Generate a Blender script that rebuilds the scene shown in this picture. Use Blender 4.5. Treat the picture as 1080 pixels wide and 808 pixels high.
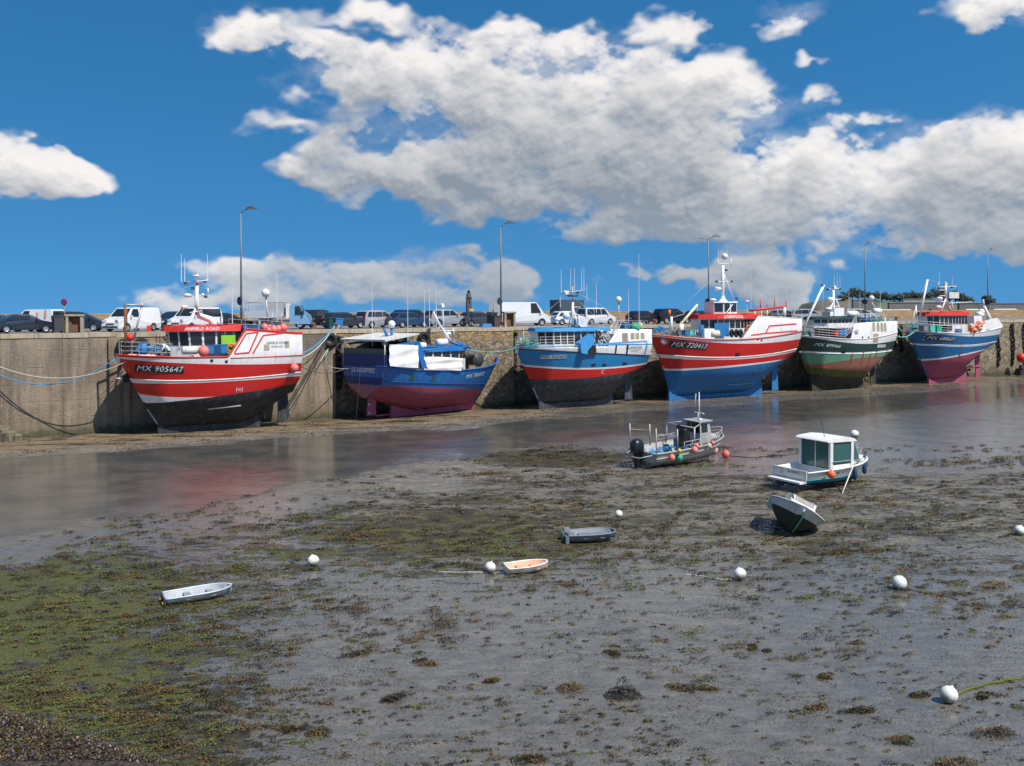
import bpy, bmesh, math, random
import numpy as np
from mathutils import Vector, Matrix, noise
R=math.radians
random.seed(7)
S=bpy.context.scene
for o in list(bpy.data.objects): bpy.data.objects.remove(o)
COL=S.collection
# ---------------------------------------------------------------- camera
H=8.85; F=1000.; HOR0=333.; ROLL=.0055
cd=bpy.data.cameras.new('camera'); cam=bpy.data.objects.new('camera',cd); COL.objects.link(cam)
cam.location=(0,0,H); cam.rotation_mode='XYZ'
cam.matrix_world=Matrix.Translation((0,0,H))@Matrix.Rotation(R(90),4,'X')@Matrix.Rotation(-ROLL,4,'Z')
cd.sensor_width=36; cd.lens=F/1080*36; cd.shift_y=-74/1080; cd.clip_end=8000; cd.clip_start=.5
S.camera=cam
# ---------------------------------------------------------------- sun / sky
SUN=Vector((.755*math.cos(R(54)),-.654*math.cos(R(54)),math.sin(R(54)))).normalized()
sl=bpy.data.lights.new('sun','SUN'); sl.energy=5.0; sl.angle=R(.5); sl.color=(1,.95,.88)
so=bpy.data.objects.new('sun',sl); COL.objects.link(so); so.rotation_mode='QUATERNION'
so.rotation_quaternion=SUN.to_track_quat('Z','Y')
S.view_settings.view_transform='Standard'; S.view_settings.look='None'; S.view_settings.exposure=.15; S.view_settings.gamma=1
W=bpy.data.worlds.new('World'); S.world=W; W.use_nodes=True
class NT:
    def __init__(s,t): s.t=t; s.n=t.nodes; s.l=t.links
    def new(s,ty,**k):
        n=s.n.new(ty)
        for a,b in k.items(): setattr(n,a,b)
        return n
    def put(s,sock,v):
        if isinstance(v,bpy.types.NodeSocket): s.l.new(v,sock)
        elif v is not None:
            if isinstance(v,(tuple,list)) and len(v)==3 and sock.type=='RGBA': v=(*v,1)
            sock.default_value=v
    def m(s,op,a,b=None,c=None,clamp=False):
        n=s.new('ShaderNodeMath',operation=op,use_clamp=clamp)
        s.put(n.inputs[0],a); s.put(n.inputs[1],b); s.put(n.inputs[2],c)
        return n.outputs[0]
    def vm(s,op,a,b=None):
        n=s.new('ShaderNodeVectorMath',operation=op); s.put(n.inputs[0],a)
        if b is not None: s.put(n.inputs[1],b)
        return n.outputs[1] if op in('DOT_PRODUCT','LENGTH') else n.outputs[0]
    def mix(s,f,a,b,blend='MIX'):
        n=s.new('ShaderNodeMix',data_type='RGBA',blend_type=blend); s.put(n.inputs[0],f); s.put(n.inputs[6],a); s.put(n.inputs[7],b)
        return n.outputs[2]
    def noise(s,v,sc,det=4,ro=.55,dist=0,out=0):
        n=s.new('ShaderNodeTexNoise'); s.put(n.inputs['Vector'],v); n.inputs['Scale'].default_value=sc
        n.inputs['Detail'].default_value=det; n.inputs['Roughness'].default_value=ro; n.inputs['Distortion'].default_value=dist
        return n.outputs[out]
    def ramp(s,f,lo,hi):   # smooth map lo..hi -> 0..1
        n=s.new('ShaderNodeMapRange',interpolation_type='SMOOTHSTEP'); s.put(n.inputs[0],f)
        n.inputs[1].default_value=lo; n.inputs[2].default_value=hi
        return n.outputs[0]
    def xyz(s,x,y,z):
        n=s.new('ShaderNodeCombineXYZ'); s.put(n.inputs[0],x); s.put(n.inputs[1],y); s.put(n.inputs[2],z); return n.outputs[0]
    def sep(s,v):
        n=s.new('ShaderNodeSeparateXYZ'); s.put(n.inputs[0],v); return n.outputs
# the drifting cloud field is computed here as procedural noise over the sky's own directions (azimuth, elevation)
CL=[(390,85,75,36,1),(470,92,95,44,1.1),(570,80,110,50,1.2),(680,92,100,46,1.2),(760,108,50,26,.8),(600,140,170,55,1.2),(345,168,50,26,.9),(410,182,70,30,.9),(370,135,60,22,.35),
(500,190,110,36,1.0),(640,195,170,40,1.2),(740,190,110,52,1.2),(835,165,60,40,1.0),(800,222,140,38,1.1),(900,215,90,36,1.0),(930,258,80,22,.8),(965,155,55,34,.9),(1050,150,80,38,1.1),
(1020,195,110,46,1.2),(1100,205,90,55,1.2),(1000,240,90,28,.8),(1070,252,50,16,1),(285,32,55,22,.55),(262,42,38,12,.4),(385,20,60,20,.5),(340,50,40,14,.4),(440,45,40,12,.3),(700,22,38,24,.48),(812,15,50,20,.45),(835,58,30,8,.3),
(1070,14,55,32,.9),(28,182,58,36,1.3),(85,190,30,18,.6),(-10,180,50,34,1.2),(250,290,50,18,.75),(320,290,70,20,.95),(400,290,75,26,1.0),(475,272,50,26,1.2),(535,288,38,30,1.1),(430,310,130,20,1.0),
(300,312,90,18,.9),(180,322,60,14,.55),(725,290,32,12,.8),(775,292,45,20,1.0),(825,300,42,24,1.1),(858,315,26,14,.8),(665,288,28,9,.42),(845,105,45,14,.32),(890,125,40,12,.34),(560,35,140,14,.4),(290,125,40,16,.3),(920,118,40,14,.3),(872,185,60,42,1.2),(905,235,120,34,1.1),(1040,262,90,22,1.0),(690,235,150,26,.8),(960,205,70,40,1.0),(820,262,90,20,.5),(28,168,42,26,1.0),(25,200,52,20,1.0),(60,188,34,24,.8)]
def cloudmap(Wd=6144,Hh=960,seed=5):
    rng=np.random.default_rng(seed); sc=Wd/(2*math.pi)
    def lattice(freq_x,freq_y,rs):
        # value noise, freq cells per radian, cubic interpolation, wraps in azimuth
        nx=max(2,int(round(freq_x*2*math.pi))); ny=int(freq_y*Hh/sc)+5
        g=rs.random((ny,nx)).astype(np.float32)-.5
        xs=(np.arange(Wd)/Wd*nx); ys=(np.arange(Hh)/sc*freq_y)+1
        def w(t): return np.stack([((-t+2)*t-1)*t/2,((3*t-5)*t*t+2)/2,((-3*t+4)*t+1)*t/2,(t-1)*t*t/2])
        xi=np.floor(xs).astype(int); wx=w((xs-xi).astype(np.float32)); yi=np.floor(ys).astype(int); wy=w((ys-yi).astype(np.float32))
        gx=sum(g[:,(xi+k-1)%nx]*wx[k][None] for k in range(4)); return sum(gx[np.clip(yi+k-1,0,ny-1)]*wy[k][:,None] for k in range(4))
    def fbm(f,o,ro,asp=1.6):
        a=1.;s=0;n=0
        for i in range(o): s=s+a*lattice(f,f*asp,rng); n+=a; a*=ro; f*=2.03
        return s/n*1.9
    def worley(f,asp=1.5):
        nx=max(2,int(round(f*2*math.pi))); ny=int(f*asp*Hh/sc)+4
        px=rng.random((ny,nx)).astype(np.float32); py=rng.random((ny,nx)).astype(np.float32)
        wx=(WX*f/ sc % nx); wy=(WY*f*asp/sc)+1; ix=np.floor(wx).astype(int); iy=np.clip(np.floor(wy).astype(int),1,ny-2); fx=wx-ix; fy=wy-iy
        d=np.full(WX.shape,9.,np.float32)
        for a in(-1,0,1):
            for b in(-1,0,1):
                jx=(ix+a)%nx; jy=iy+b; dx=a+px[jy,jx]-fx; dy=b+py[jy,jx]-fy; d=np.minimum(d,dx*dx+dy*dy)
        return 1-np.minimum(1,np.sqrt(d))
    X,Y=np.meshgrid(np.arange(Wd,dtype=np.float32),np.arange(Hh,dtype=np.float32))
    w1=fbm(7,3,.5); w2=fbm(7,3,.5); w3=fbm(40,3,.5); w4=fbm(40,3,.5)
    WX=(X+w1*26+w3*9)%Wd; WY=np.clip(Y+w2*16+w4*6,0,Hh-1)
    acc=np.zeros((Hh,Wd),np.float32); AX=X+w1*46+w3*20; AY=Y+w2*20+w4*13
    bl=[]
    for (px,py,rx,ry,w) in CL:
        az=math.atan((px-540)/F); c=math.cos(az); el=math.atan((HOR0-ROLL*px-py)/F*c); bl.append((az,el,rx*c*c/F*1.28,ry*c/F*1.28,w))
    r2=np.random.default_rng(11)
    for _ in range(60):   # the rest of the sky
        az=r2.uniform(.75,2*math.pi-.75); el=r2.uniform(.03,.8); s=r2.uniform(.03,.14)
        for k in range(4): bl.append((az+r2.normal()*s*.8,el+r2.normal()*s*.25,s*r2.uniform(.6,1.3),s*.4,r2.uniform(.7,1.1)))
    for az,el,rx,ry,w in bl:
        cx=(az+math.pi)%(2*math.pi)*sc; cy=el*sc; rx*=sc; ry*=sc
        y0=int(max(0,cy-ry-30)); y1=int(min(Hh,cy+ry+30))
        if y1<=y0: continue
        xs=(np.arange(int(cx-rx-40),int(cx+rx+40))%Wd)
        dx=AX[y0:y1][:,xs]-cx; dx=(dx+Wd/2)%Wd-Wd/2; dy=AY[y0:y1][:,xs]-cy
        dy=np.where(dy<0,dy*1.25,dy)
        d=np.sqrt((dx/rx)**2+(dy/ry)**2); b=np.clip(1-d,0,1); b=b*b*(3-2*b)*w*1.35
        acc[y0:y1,xs]+=b
    acc=1.15*(1-np.exp(-acc*1.2))
    det=fbm(10,8,.66)*2.0; bil=(worley(13)-.42)*1.1+(worley(29)-.42)*.8+(worley(62)-.42)*.5+(worley(120)-.42)*.25
    g=np.clip(acc*2.6,0,1)
    D=acc-.30+det*(.25+.55*g)+bil*(.08+.50*g)
    thin=np.clip(acc-.03,0,1)*np.clip(fbm(16,8,.68)+.25,0,1)*1.0
    alpha=1-np.exp(-np.clip(D,0,3)*4.2); alpha=alpha*np.clip(acc*2.4-.1,.0,1); alpha=np.maximum(alpha,np.clip(thin,0,.45))
    Dc=np.clip(acc*.8-.25+det*.35+bil*.22,0,1.0)*(D>0); T=np.zeros_like(D); st=2.2
    off=0.
    for k in range(24):
        off+=st; st*=1.10
        sy=int(round(off)); sx=int(round(off*.45*(1 if k<12 else .6)))
        S=np.zeros_like(Dc); S[:Hh-sy]=Dc[sy:]; S=np.roll(S,-sx,axis=1); T+=S*st
    br=np.exp(-T*.026)*.9+np.exp(-T*.06)*.15
    h=acc*.9+det*.55+bil*.38
    for (a,b_,gk) in ((2,1,.16),(5,3,.26),(13,7,.30)):
        S=np.roll(np.vstack([h[a:],h[-1:].repeat(a,0)]),-b_,axis=1); br=br+np.clip(h-S,-.35,.35)*gk
    br=br+.05
    # slight forward brightening of thin edges
    br=np.clip(br+.18*np.exp(-Dc*5),0,1)
    return alpha,br
def build_world():
    t=NT(W.node_tree); t.n.clear(); Wd,Hh=6144,960
    al,br=cloudmap(Wd,Hh); px=np.ones((Hh,Wd,4),np.float32); px[...,0]=np.clip(al,0,1); px[...,1]=np.clip(br,0,1); px[...,2]=0
    im=bpy.data.images.new('cloud_field',Wd,Hh,alpha=False,float_buffer=False); im.colorspace_settings.name='Non-Color'; im.pixels.foreach_set(px.ravel()); im.update(); im.pack()
    tc=t.new('ShaderNodeTexCoord').outputs['Generated']
    nzv=t.vm('NORMALIZE',tc); x,y,z=t.sep(nzv)
    az=t.m('ARCTAN2',x,y); el=t.m('ARCSINE',z); k=Wd/(2*math.pi)
    tx=t.new('ShaderNodeTexImage',extension='CLIP',interpolation='Cubic'); tx.image=im
    t.l.new(t.xyz(t.m('MULTIPLY_ADD',az,1/(2*math.pi),.5),t.m('MULTIPLY',el,k/Hh),0.),tx.inputs[0])
    ch=t.sep(tx.outputs[0])
    cc=t.mix(ch[1],(2.35,2.8,3.4),(8.5,8.2,8.0))
    cc=t.mix(t.m('MULTIPLY',t.ramp(el,.14,.0),.42),cc,(3.5,4.3,5.2))
    sky=t.new('ShaderNodeTexSky',sky_type='NISHITA'); sky.sun_disc=False; sky.sun_elevation=R(54); sky.sun_rotation=math.atan2(SUN.x,SUN.y)
    sky.altitude=0; sky.air_density=1.0; sky.dust_density=.1; sky.ozone_density=4.0
    t.l.new(t.vm('NORMALIZE',t.vm('ADD',nzv,(0,0,.30))),sky.inputs[0])
    hs=t.new('ShaderNodeHueSaturation'); hs.inputs['Saturation'].default_value=1.30; hs.inputs['Value'].default_value=1.26; hs.inputs['Hue'].default_value=.491; t.l.new(sky.outputs[0],hs.inputs['Color'])
    col=t.mix(ch[0],hs.outputs[0],cc)
    bg=t.new('ShaderNodeBackground'); t.l.new(col,bg.inputs[0]); bg.inputs[1].default_value=.1
    out=t.new('ShaderNodeOutputWorld'); t.l.new(bg.outputs[0],out.inputs[0])
build_world()
S.render.engine='CYCLES'; cy=S.cycles; cy.max_bounces=5; cy.diffuse_bounces=2; cy.glossy_bounces=3; cy.transmission_bounces=2
# ---------------------------------------------------------------- layout helpers
P0=Vector((-37.3,69.,0)); U=Vector((.8645,.5026,0)); N=Vector((.5026,-.8645,0)); WA=math.atan2(.5026,.8645)
QZ=7.5
def hor(px): return HOR0-ROLL*px
def ray(px,py): return Vector(((px-540)/F,1,(hor(px)-py)/F))
def gnd(px,py,z=0.):
    r=ray(px,py); k=(z-H)/r.z; return Vector((r.x*k,r.y*k,z))
def depth(px,Y,z=0.): return Vector(((px-540)/F*Y,Y,z))
def proj(x,y,z):
    px=540+F*x/y; return px,hor(px)-F*(z-H)/y
def wall(t,d,z=0.):
    v=P0+U*t+N*d; return Vector((v.x,v.y,z))
def tof(px,d):
    k=(px-540)/F; return (k*(P0.y+N.y*d)-P0.x-N.x*d)/(U.x-k*U.y)
def onwall(px,d,z): return wall(tof(px,d),d,z)
# ---------------------------------------------------------------- materials
MATS={}
def newmat(name):
    m=bpy.data.materials.new(name); m.use_nodes=True; t=NT(m.node_tree); b=t.n['Principled BSDF']; return m,t,b
def pm(name,col,rough=.4,dirt=.25,dcol=None,metal=0,bump=.0,sc=3.,streak=True,coat=0,rust=0):
    if name in MATS: return MATS[name]
    m,t,b=newmat(name)
    tc=t.new('ShaderNodeTexCoord').outputs['Object']
    v=t.vm('MULTIPLY',tc,(1,1,.28)) if streak else tc
    n1=t.noise(v,sc,7,.62); n2=t.noise(tc,sc*9,4,.6)
    if dcol is None: dcol=tuple(c*.45+.03 for c in col)
    f=t.m('MULTIPLY',t.ramp(n1,.45,.78),min(1,dirt*2.2))
    c=t.mix(f,col,dcol)
    c=t.mix(t.m('MULTIPLY',n2,dirt*.5),c,tuple(x*.6 for x in col))
    if rust:
        rs=t.noise(t.vm('MULTIPLY',tc,(3.2,3.2,.22)),1.5,5,.6); rm=t.m('MULTIPLY',t.ramp(rs,.60,.70),t.ramp(n2,.42,.6))
        c=t.mix(t.m('MULTIPLY',rm,rust),c,(.17,.07,.03)); pl=t.noise(t.vm('MULTIPLY',tc,(.5,.5,1.6)),1.1,3,.5); c=t.mix(t.m('MULTIPLY',t.ramp(pl,.5,.62),.16),c,tuple(x*.55+.06 for x in col))
        sx,sy,sz=t.sep(tc); sm_=t.ramp(t.m('ABSOLUTE',t.m('SUBTRACT',t.m('FRACT',t.m('MULTIPLY',sx,.62)),.5)),.492,.497); c=t.mix(t.m('MULTIPLY',sm_,.22),c,tuple(x*.4 for x in col))
    t.l.new(c,b.inputs['Base Color'])
    t.put(b.inputs['Roughness'],t.m('ADD',rough,t.m('MULTIPLY',n1,.18)))
    b.inputs['Metallic'].default_value=metal
    if coat: b.inputs['Coat Weight'].default_value=coat
    if bump:
        bn=t.new('ShaderNodeBump'); bn.inputs['Strength'].default_value=bump; bn.inputs['Distance'].default_value=.02
        t.l.new(n2,bn.inputs['Height']); t.l.new(bn.outputs[0],b.inputs['Normal'])
    MATS[name]=m; return m
RUST=(.16,.06,.025)
M=dict(
 red=pm('red hull paint',(.62,.014,.012),.32,.22,(.36,.03,.02),bump=.06,rust=.45),
 red2=pm('bright red trim',(.66,.03,.018),.4,.12),
 white=pm('white boat paint',(.80,.79,.76),.38,.22,(.5,.42,.32),bump=.05,rust=.5),
 white2=pm('worn white paint',(.66,.65,.61),.45,.35,(.33,.27,.2),bump=.05),
 black=pm('black antifouling',(.022,.024,.028),.6,.5,(.08,.08,.078),bump=.25),
 slate=pm('slate antifouling',(.035,.042,.052),.5,.5,(.12,.13,.14),bump=.2),
 lowgrey=pm('weathered boot paint',(.42,.43,.43),.55,.5,(.2,.2,.19),bump=.1),
 blue=pm('royal blue paint',(.004,.13,.42),.38,.45,(.06,.2,.36),bump=.1,rust=.6),
 navy=pm('dark blue stripe paint',(.006,.035,.17),.42,.35,(.03,.08,.2)),
 worn=pm('worn blue paint',(.025,.12,.4),.5,.75,(.28,.33,.38),bump=.1),
 pink=pm('pink antifouling',(.34,.07,.115),.65,.6,(.15,.05,.065),bump=.2),
 pink2=pm('bright pink antifouling',(.38,.06,.115),.62,.6,(.2,.05,.075),bump=.15),
 pinkgrey=pm('faded pink antifouling',(.36,.13,.16),.65,.8,(.3,.25,.19),bump=.2),
 cyan=pm('cyan blue paint',(.015,.21,.44),.3,.25,(.02,.15,.33),bump=.06,rust=.4),
 cyan2=pm('light blue trim',(.05,.3,.62),.4,.2),
 blueaf=pm('blue antifouling',(.012,.14,.36),.55,.6,(.05,.19,.36),bump=.18),
 green=pm('dark green paint',(.01,.045,.035),.32,.3,(.05,.08,.07),rust=.7),
 lgreen=pm('pale green paint',(.13,.36,.22),.5,.45,(.2,.24,.12),bump=.1,rust=.9),
 primer=pm('rusty red primer',(.33,.11,.08),.65,.85,(.16,.17,.05),bump=.25,sc=2.2),
 algae=pm('algae coated hull',(.10,.12,.018),.75,1.,(.03,.022,.014),bump=.3,sc=1.6),
 sea=pm('sea blue paint',(.01,.14,.33),.35,.3,(.015,.1,.22),bump=.06,rust=.4),
 darkweed=pm('dark weedy hull',(.035,.03,.022),.8,.8,(.09,.10,.02),bump=.4,sc=1.3), deck=pm('grey deck',(.22,.23,.22),.7,.5),
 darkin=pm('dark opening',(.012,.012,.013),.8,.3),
 steel=pm('galvanised steel',(.5,.5,.5),.45,.4,(.3,.25,.2),metal=.4),
 alu=pm('dull aluminium',(.46,.45,.42),.45,.5,(.27,.25,.21),metal=.2,bump=.08),
 rust=pm('rusty steel',(.2,.09,.045),.8,.6,(.08,.04,.03),bump=.2),
 yellow=pm('yellow plastic',(.7,.45,.03),.5,.2),
 orange=pm('orange plastic',(.85,.13,.02),.45,.2,(.7,.3,.2)),
 buoyp=pm('faded pink plastic',(.75,.17,.14),.5,.4,(.7,.38,.3),streak=False),
 buoyg=pm('green plastic',(.01,.38,.2),.45,.25),
 teal=pm('teal plastic',(.1,.5,.42),.5,.2),
 tealp=pm('teal paint',(.01,.26,.3),.4,.2),
 bluep=pm('blue plastic',(.02,.17,.42),.5,.3),
 lime=pm('lime green panel',(.25,.6,.03),.5,.3),
 canvas=pm('white canvas',(.8,.79,.76),.8,.12,bump=.1),
 rubber=pm('black rubber',(.012,.012,.013),.75,.4,(.04,.037,.033),bump=.15),
 tan=pm('tan grille',(.38,.33,.22),.6,.4),
 cream=pm('cream gelcoat',(.75,.68,.55),.4,.2),
 salmon=pm('salmon gelcoat',(.75,.38,.24),.5,.25),
 greyp=pm('grey plastic',(.16,.18,.21),.5,.35,(.3,.31,.32)),
 pgrey=pm('pale grey paint',(.5,.53,.56),.4,.3,metal=.2),
 puntgrey=pm('grey punt paint',(.27,.30,.33),.45,.4,metal=.1), dkgrey=pm('dark grey plastic',(.05,.055,.06),.5,.3),
 engine=pm('black cowling',(.012,.013,.015),.25,.15,(.06,.06,.06)),
 silver=pm('silver cowling',(.4,.41,.42),.35,.2,metal=.5),
 buoyw=pm('white buoy plastic',(.76,.75,.70),.45,.5,(.42,.40,.28),streak=False),
 rope_l=pm('pale rope',(.55,.54,.46),.85,.4), rope_b=pm('blue rope',(.05,.3,.6),.85,.3), rope_g=pm('green rope',(.15,.5,.42),.85,.3), rope_d=pm('brown rope',(.13,.1,.07),.9,.4),
 skin=pm('skin',(.5,.28,.2),.6,.1), shirt=pm('white shirt',(.75,.75,.76),.8,.1), trousers=pm('navy trousers',(.02,.03,.07),.8,.2), hair=pm('dark hair',(.02,.012,.01),.7,.1),
 tin=pm('concrete',(.42,.37,.29),.85,.5,(.2,.16,.12),bump=.3), lamp=pm('lamp head metal',(.06,.065,.07),.45,.2), pole=pm('grey pole metal',(.2,.22,.23),.5,.3,metal=.3),
 letter=pm('white lettering',(.82,.82,.8),.5,.05), letterk=pm('black lettering',(.02,.02,.022),.5,.05), lettero=pm('orange lettering',(.7,.2,.05),.5,.1),
 tyre=pm('tyre rubber',(.015,.015,.016),.8,.2), rim=pm('wheel rim',(.45,.45,.46),.35,.2,metal=.6),
 tail=pm('tail light red',(.5,.01,.015),.25,.1), head=pm('headlight clear',(.6,.62,.64),.15,.1), plate=pm('number plate',(.75,.75,.7),.5,.1),
)
def stain(name,col):
    m=pm(name,col,.45,.5,(.42,.40,.28),streak=False); t=NT(m.node_tree); b=t.n['Principled BSDF']; src=b.inputs['Base Color'].links[0].from_socket
    tc=t.new('ShaderNodeTexCoord').outputs['Object']; x,y,z=t.sep(tc); n=t.noise(tc,9,5,.65)
    f=t.ramp(t.m('ADD',z,t.m('MULTIPLY',t.m('SUBTRACT',n,.5),.35)),.0,-.17)
    t.l.new(t.mix(t.m('MULTIPLY',f,.85),src,(.10,.095,.04)),b.inputs['Base Color']); return m
M['buoyw']=stain('stained white buoy plastic',(.76,.75,.70))
def glassm():
    m,t,b=newmat('dark glass'); b.inputs['Base Color'].default_value=(.015,.02,.022,1); b.inputs['Roughness'].default_value=.06
    b.inputs['Specular IOR Level'].default_value=.8; return m
M['glass']=glassm()
m,t,b=newmat('teal tinted glass'); b.inputs['Base Color'].default_value=(.035,.105,.1,1); b.inputs['Roughness'].default_value=.08; M['tglass']=m
def carpaint(col): return pm('car paint %.3f %.3f %.3f'%col,col,.22,.08,coat=.6,metal=.25 if max(col)<.5 else 0)
# ---------------------------------------------------------------- mesh builder
class MB:
    def __init__(s): s.v=[];s.f=[];s.m=[];s.s=[]
    def add(s,vs,fs,mi=0,sm=False):
        o=len(s.v); s.v+=[tuple(v) for v in vs]; s.f+=[[i+o for i in f] for f in fs]; s.m+=[mi]*len(fs); s.s+=[sm]*len(fs); return s
    def box(s,c,d,rz=0,mi=0,taper=1.,shear=(0,0)):
        c=Vector(c); hx,hy,hz=d[0]/2,d[1]/2,d[2]/2; vs=[]
        cz,sz=math.cos(rz),math.sin(rz)
        for z in(-1,1):
            k=taper if z>0 else 1
            for x,y in((-1,-1),(1,-1),(1,1),(-1,1)):
                X=x*hx*k+(shear[0] if z>0 else 0); Y=y*hy*k+(shear[1] if z>0 else 0)
                vs.append((c.x+X*cz-Y*sz,c.y+X*sz+Y*cz,c.z+z*hz))
        return s.add(vs,[(0,3,2,1),(4,5,6,7),(0,1,5,4),(1,2,6,5),(2,3,7,6),(3,0,4,7)],mi)
    def tube(s,pts,r,seg=6,mi=0,cap=True):
        pts=[Vector(p) for p in pts]; n=len(pts); vs=[]
        rs=r if isinstance(r,(list,tuple)) else [r]*n
        for i,p in enumerate(pts):
            d=(pts[min(i+1,n-1)]-pts[max(i-1,0)])
            if d.length<1e-6: d=Vector((0,0,1))
            d.normalize(); a=d.cross(Vector((0,0,1)) if abs(d.z)<.9 else Vector((1,0,0))).normalized(); b=d.cross(a)
            for k in range(seg):
                an=2*math.pi*k/seg; vs.append(p+(a*math.cos(an)+b*math.sin(an))*rs[i])
        fs=[(i*seg+k,i*seg+(k+1)%seg,(i+1)*seg+(k+1)%seg,(i+1)*seg+k) for i in range(n-1) for k in range(seg)]
        s.add(vs,fs,mi,seg>5)
        if cap:
            o=len(s.v)-n*seg; s.f+=[[o+k for k in range(seg)][::-1],[o+(n-1)*seg+k for k in range(seg)]]; s.m+=[mi]*2; s.s+=[False]*2
        return s
    def sph(s,c,r,seg=14,mi=0,sc=(1,1,1)):
        c=Vector(c); vs=[];rg=seg//2
        for i in range(rg+1):
            th=math.pi*i/rg
            for k in range(seg):
                ph=2*math.pi*k/seg; vs.append((c.x+r*sc[0]*math.sin(th)*math.cos(ph),c.y+r*sc[1]*math.sin(th)*math.sin(ph),c.z+r*sc[2]*math.cos(th)))
        return s.add(vs,[(i*seg+k,(i+1)*seg+k,(i+1)*seg+(k+1)%seg,i*seg+(k+1)%seg) for i in range(rg) for k in range(seg)],mi,True)
    def lathe(s,c,ax,prof,seg=18,mi=0):   # prof (r,h) along axis
        c=Vector(c); ax=Vector(ax).normalized(); a=ax.cross(Vector((0,0,1)) if abs(ax.z)<.9 else Vector((1,0,0))).normalized(); b=ax.cross(a); vs=[]
        for r,h in prof:
            for k in range(seg):
                an=2*math.pi*k/seg; vs.append(c+ax*h+(a*math.cos(an)+b*math.sin(an))*r)
        return s.add(vs,[(i*seg+k,i*seg+(k+1)%seg,(i+1)*seg+(k+1)%seg,(i+1)*seg+k) for i in range(len(prof)-1) for k in range(seg)],mi,True)
    def tor(s,c,ax,Rr,r,seg=18,sg2=8,mi=0,flat=1.):
        prof=[(Rr+r*math.cos(a),r*flat*math.sin(a)) for a in [2*math.pi*i/sg2 for i in range(sg2+1)]]
        return s.lathe(c,ax,prof,seg,mi)
    def prism(s,poly,fn,mi=0):   # poly 2d list; fn(p,side)->3d
        n=len(poly); vs=[fn(p,-1) for p in poly]+[fn(p,1) for p in poly]
        return s.add(vs,[tuple(range(n)),tuple(range(2*n-1,n-1,-1))]+[(i,i+n,(i+1)%n+n,(i+1)%n) for i in range(n)],mi)
    def quad(s,a,b,c,d,mi=0): return s.add([a,b,c,d],[(0,1,2,3)],mi)
    def build(s,name,mats,parent=None,loc=None,rz=None,fix=True,label=None):
        me=bpy.data.meshes.new(name); me.from_pydata([tuple(v) for v in s.v],[],s.f)
        for m in (mats if isinstance(mats,(list,tuple)) else [mats]): me.materials.append(m if not isinstance(m,str) else M[m])
        me.polygons.foreach_set('material_index',s.m); me.polygons.foreach_set('use_smooth',s.s)
        if fix:
            bm=bmesh.new(); bm.from_mesh(me); bmesh.ops.remove_doubles(bm,verts=bm.verts,dist=.0008); bmesh.ops.dissolve_degenerate(bm,edges=bm.edges,dist=.0005)
            bmesh.ops.recalc_face_normals(bm,faces=bm.faces); bm.to_mesh(me); bm.free()
        me.update()
        o=bpy.data.objects.new(name,me); COL.objects.link(o)
        if parent is not None: o.parent=parent
        if loc is not None: o.location=loc
        if rz is not None: o.rotation_euler=(0,0,rz)
        if label: o['label']=label
        return o
def tag(o,label,cat,group=None,kind=None):
    if label: o['label']=label
    if cat: o['category']=cat
    if group: o['group']=group
    if kind: o['kind']=kind
    return o
def thing(name,label,cat,loc=(0,0,0),rz=0,group=None,rot=None):
    o=bpy.data.objects.new(name,None); COL.objects.link(o); o.empty_display_size=.3
    o.location=loc; o.rotation_euler=rot if rot else (0,0,rz)
    return tag(o,label,cat,group)
def copy_tree(o,parent=None):
    c=o.copy(); COL.objects.link(c)
    if parent: c.parent=parent
    for ch in [x for x in COL.objects if x.parent==o]: copy_tree(ch,c)
    return c
def textmesh(body,size=1.,shear=0.,bold=0.):
    cu=bpy.data.curves.new('t','FONT'); cu.body=body; cu.size=size; cu.shear=shear; cu.align_x='CENTER'; cu.align_y='CENTER'; cu.resolution_u=2; cu.space_character=1.06; cu.offset=bold
    o=bpy.data.objects.new('t',cu); COL.objects.link(o)
    me=bpy.data.meshes.new_from_object(o); vs=[v.co.copy() for v in me.vertices]; fs=[tuple(p.vertices) for p in me.polygons]
    bpy.data.objects.remove(o); bpy.data.curves.remove(cu); bpy.data.meshes.remove(me)
    return vs,fs
def text(name,body,size,fn,mat,parent,shear=0.,bold=0.,label=None):
    vs,fs=textmesh(body,size,shear,bold); b=MB(); b.add([fn(v.x,v.y) for v in vs],fs)
    return b.build(name,mat,parent,fix=False,label=label)
def sm(a,b,x):
    x=max(0,min(1,(x-a)/(b-a))); return x*x*(3-2*x)
def pw(pts,x):
    if x<=pts[0][0]: return pts[0][1]
    for (a,b),(c,d) in zip(pts,pts[1:]):
        if x<=c: return b+(d-b)*(x-a)/(c-a) if c>a else d
    return pts[-1][1]
def nz(x,y,z=0.): return noise.noise(Vector((x,y,z)))
def fbm(x,y,o=4):
    s=0;a=.5
    for i in range(o): s+=a*noise.noise(Vector((x,y,i*7.3))); x*=2.1;y*=2.1;a*=.5
    return s
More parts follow.
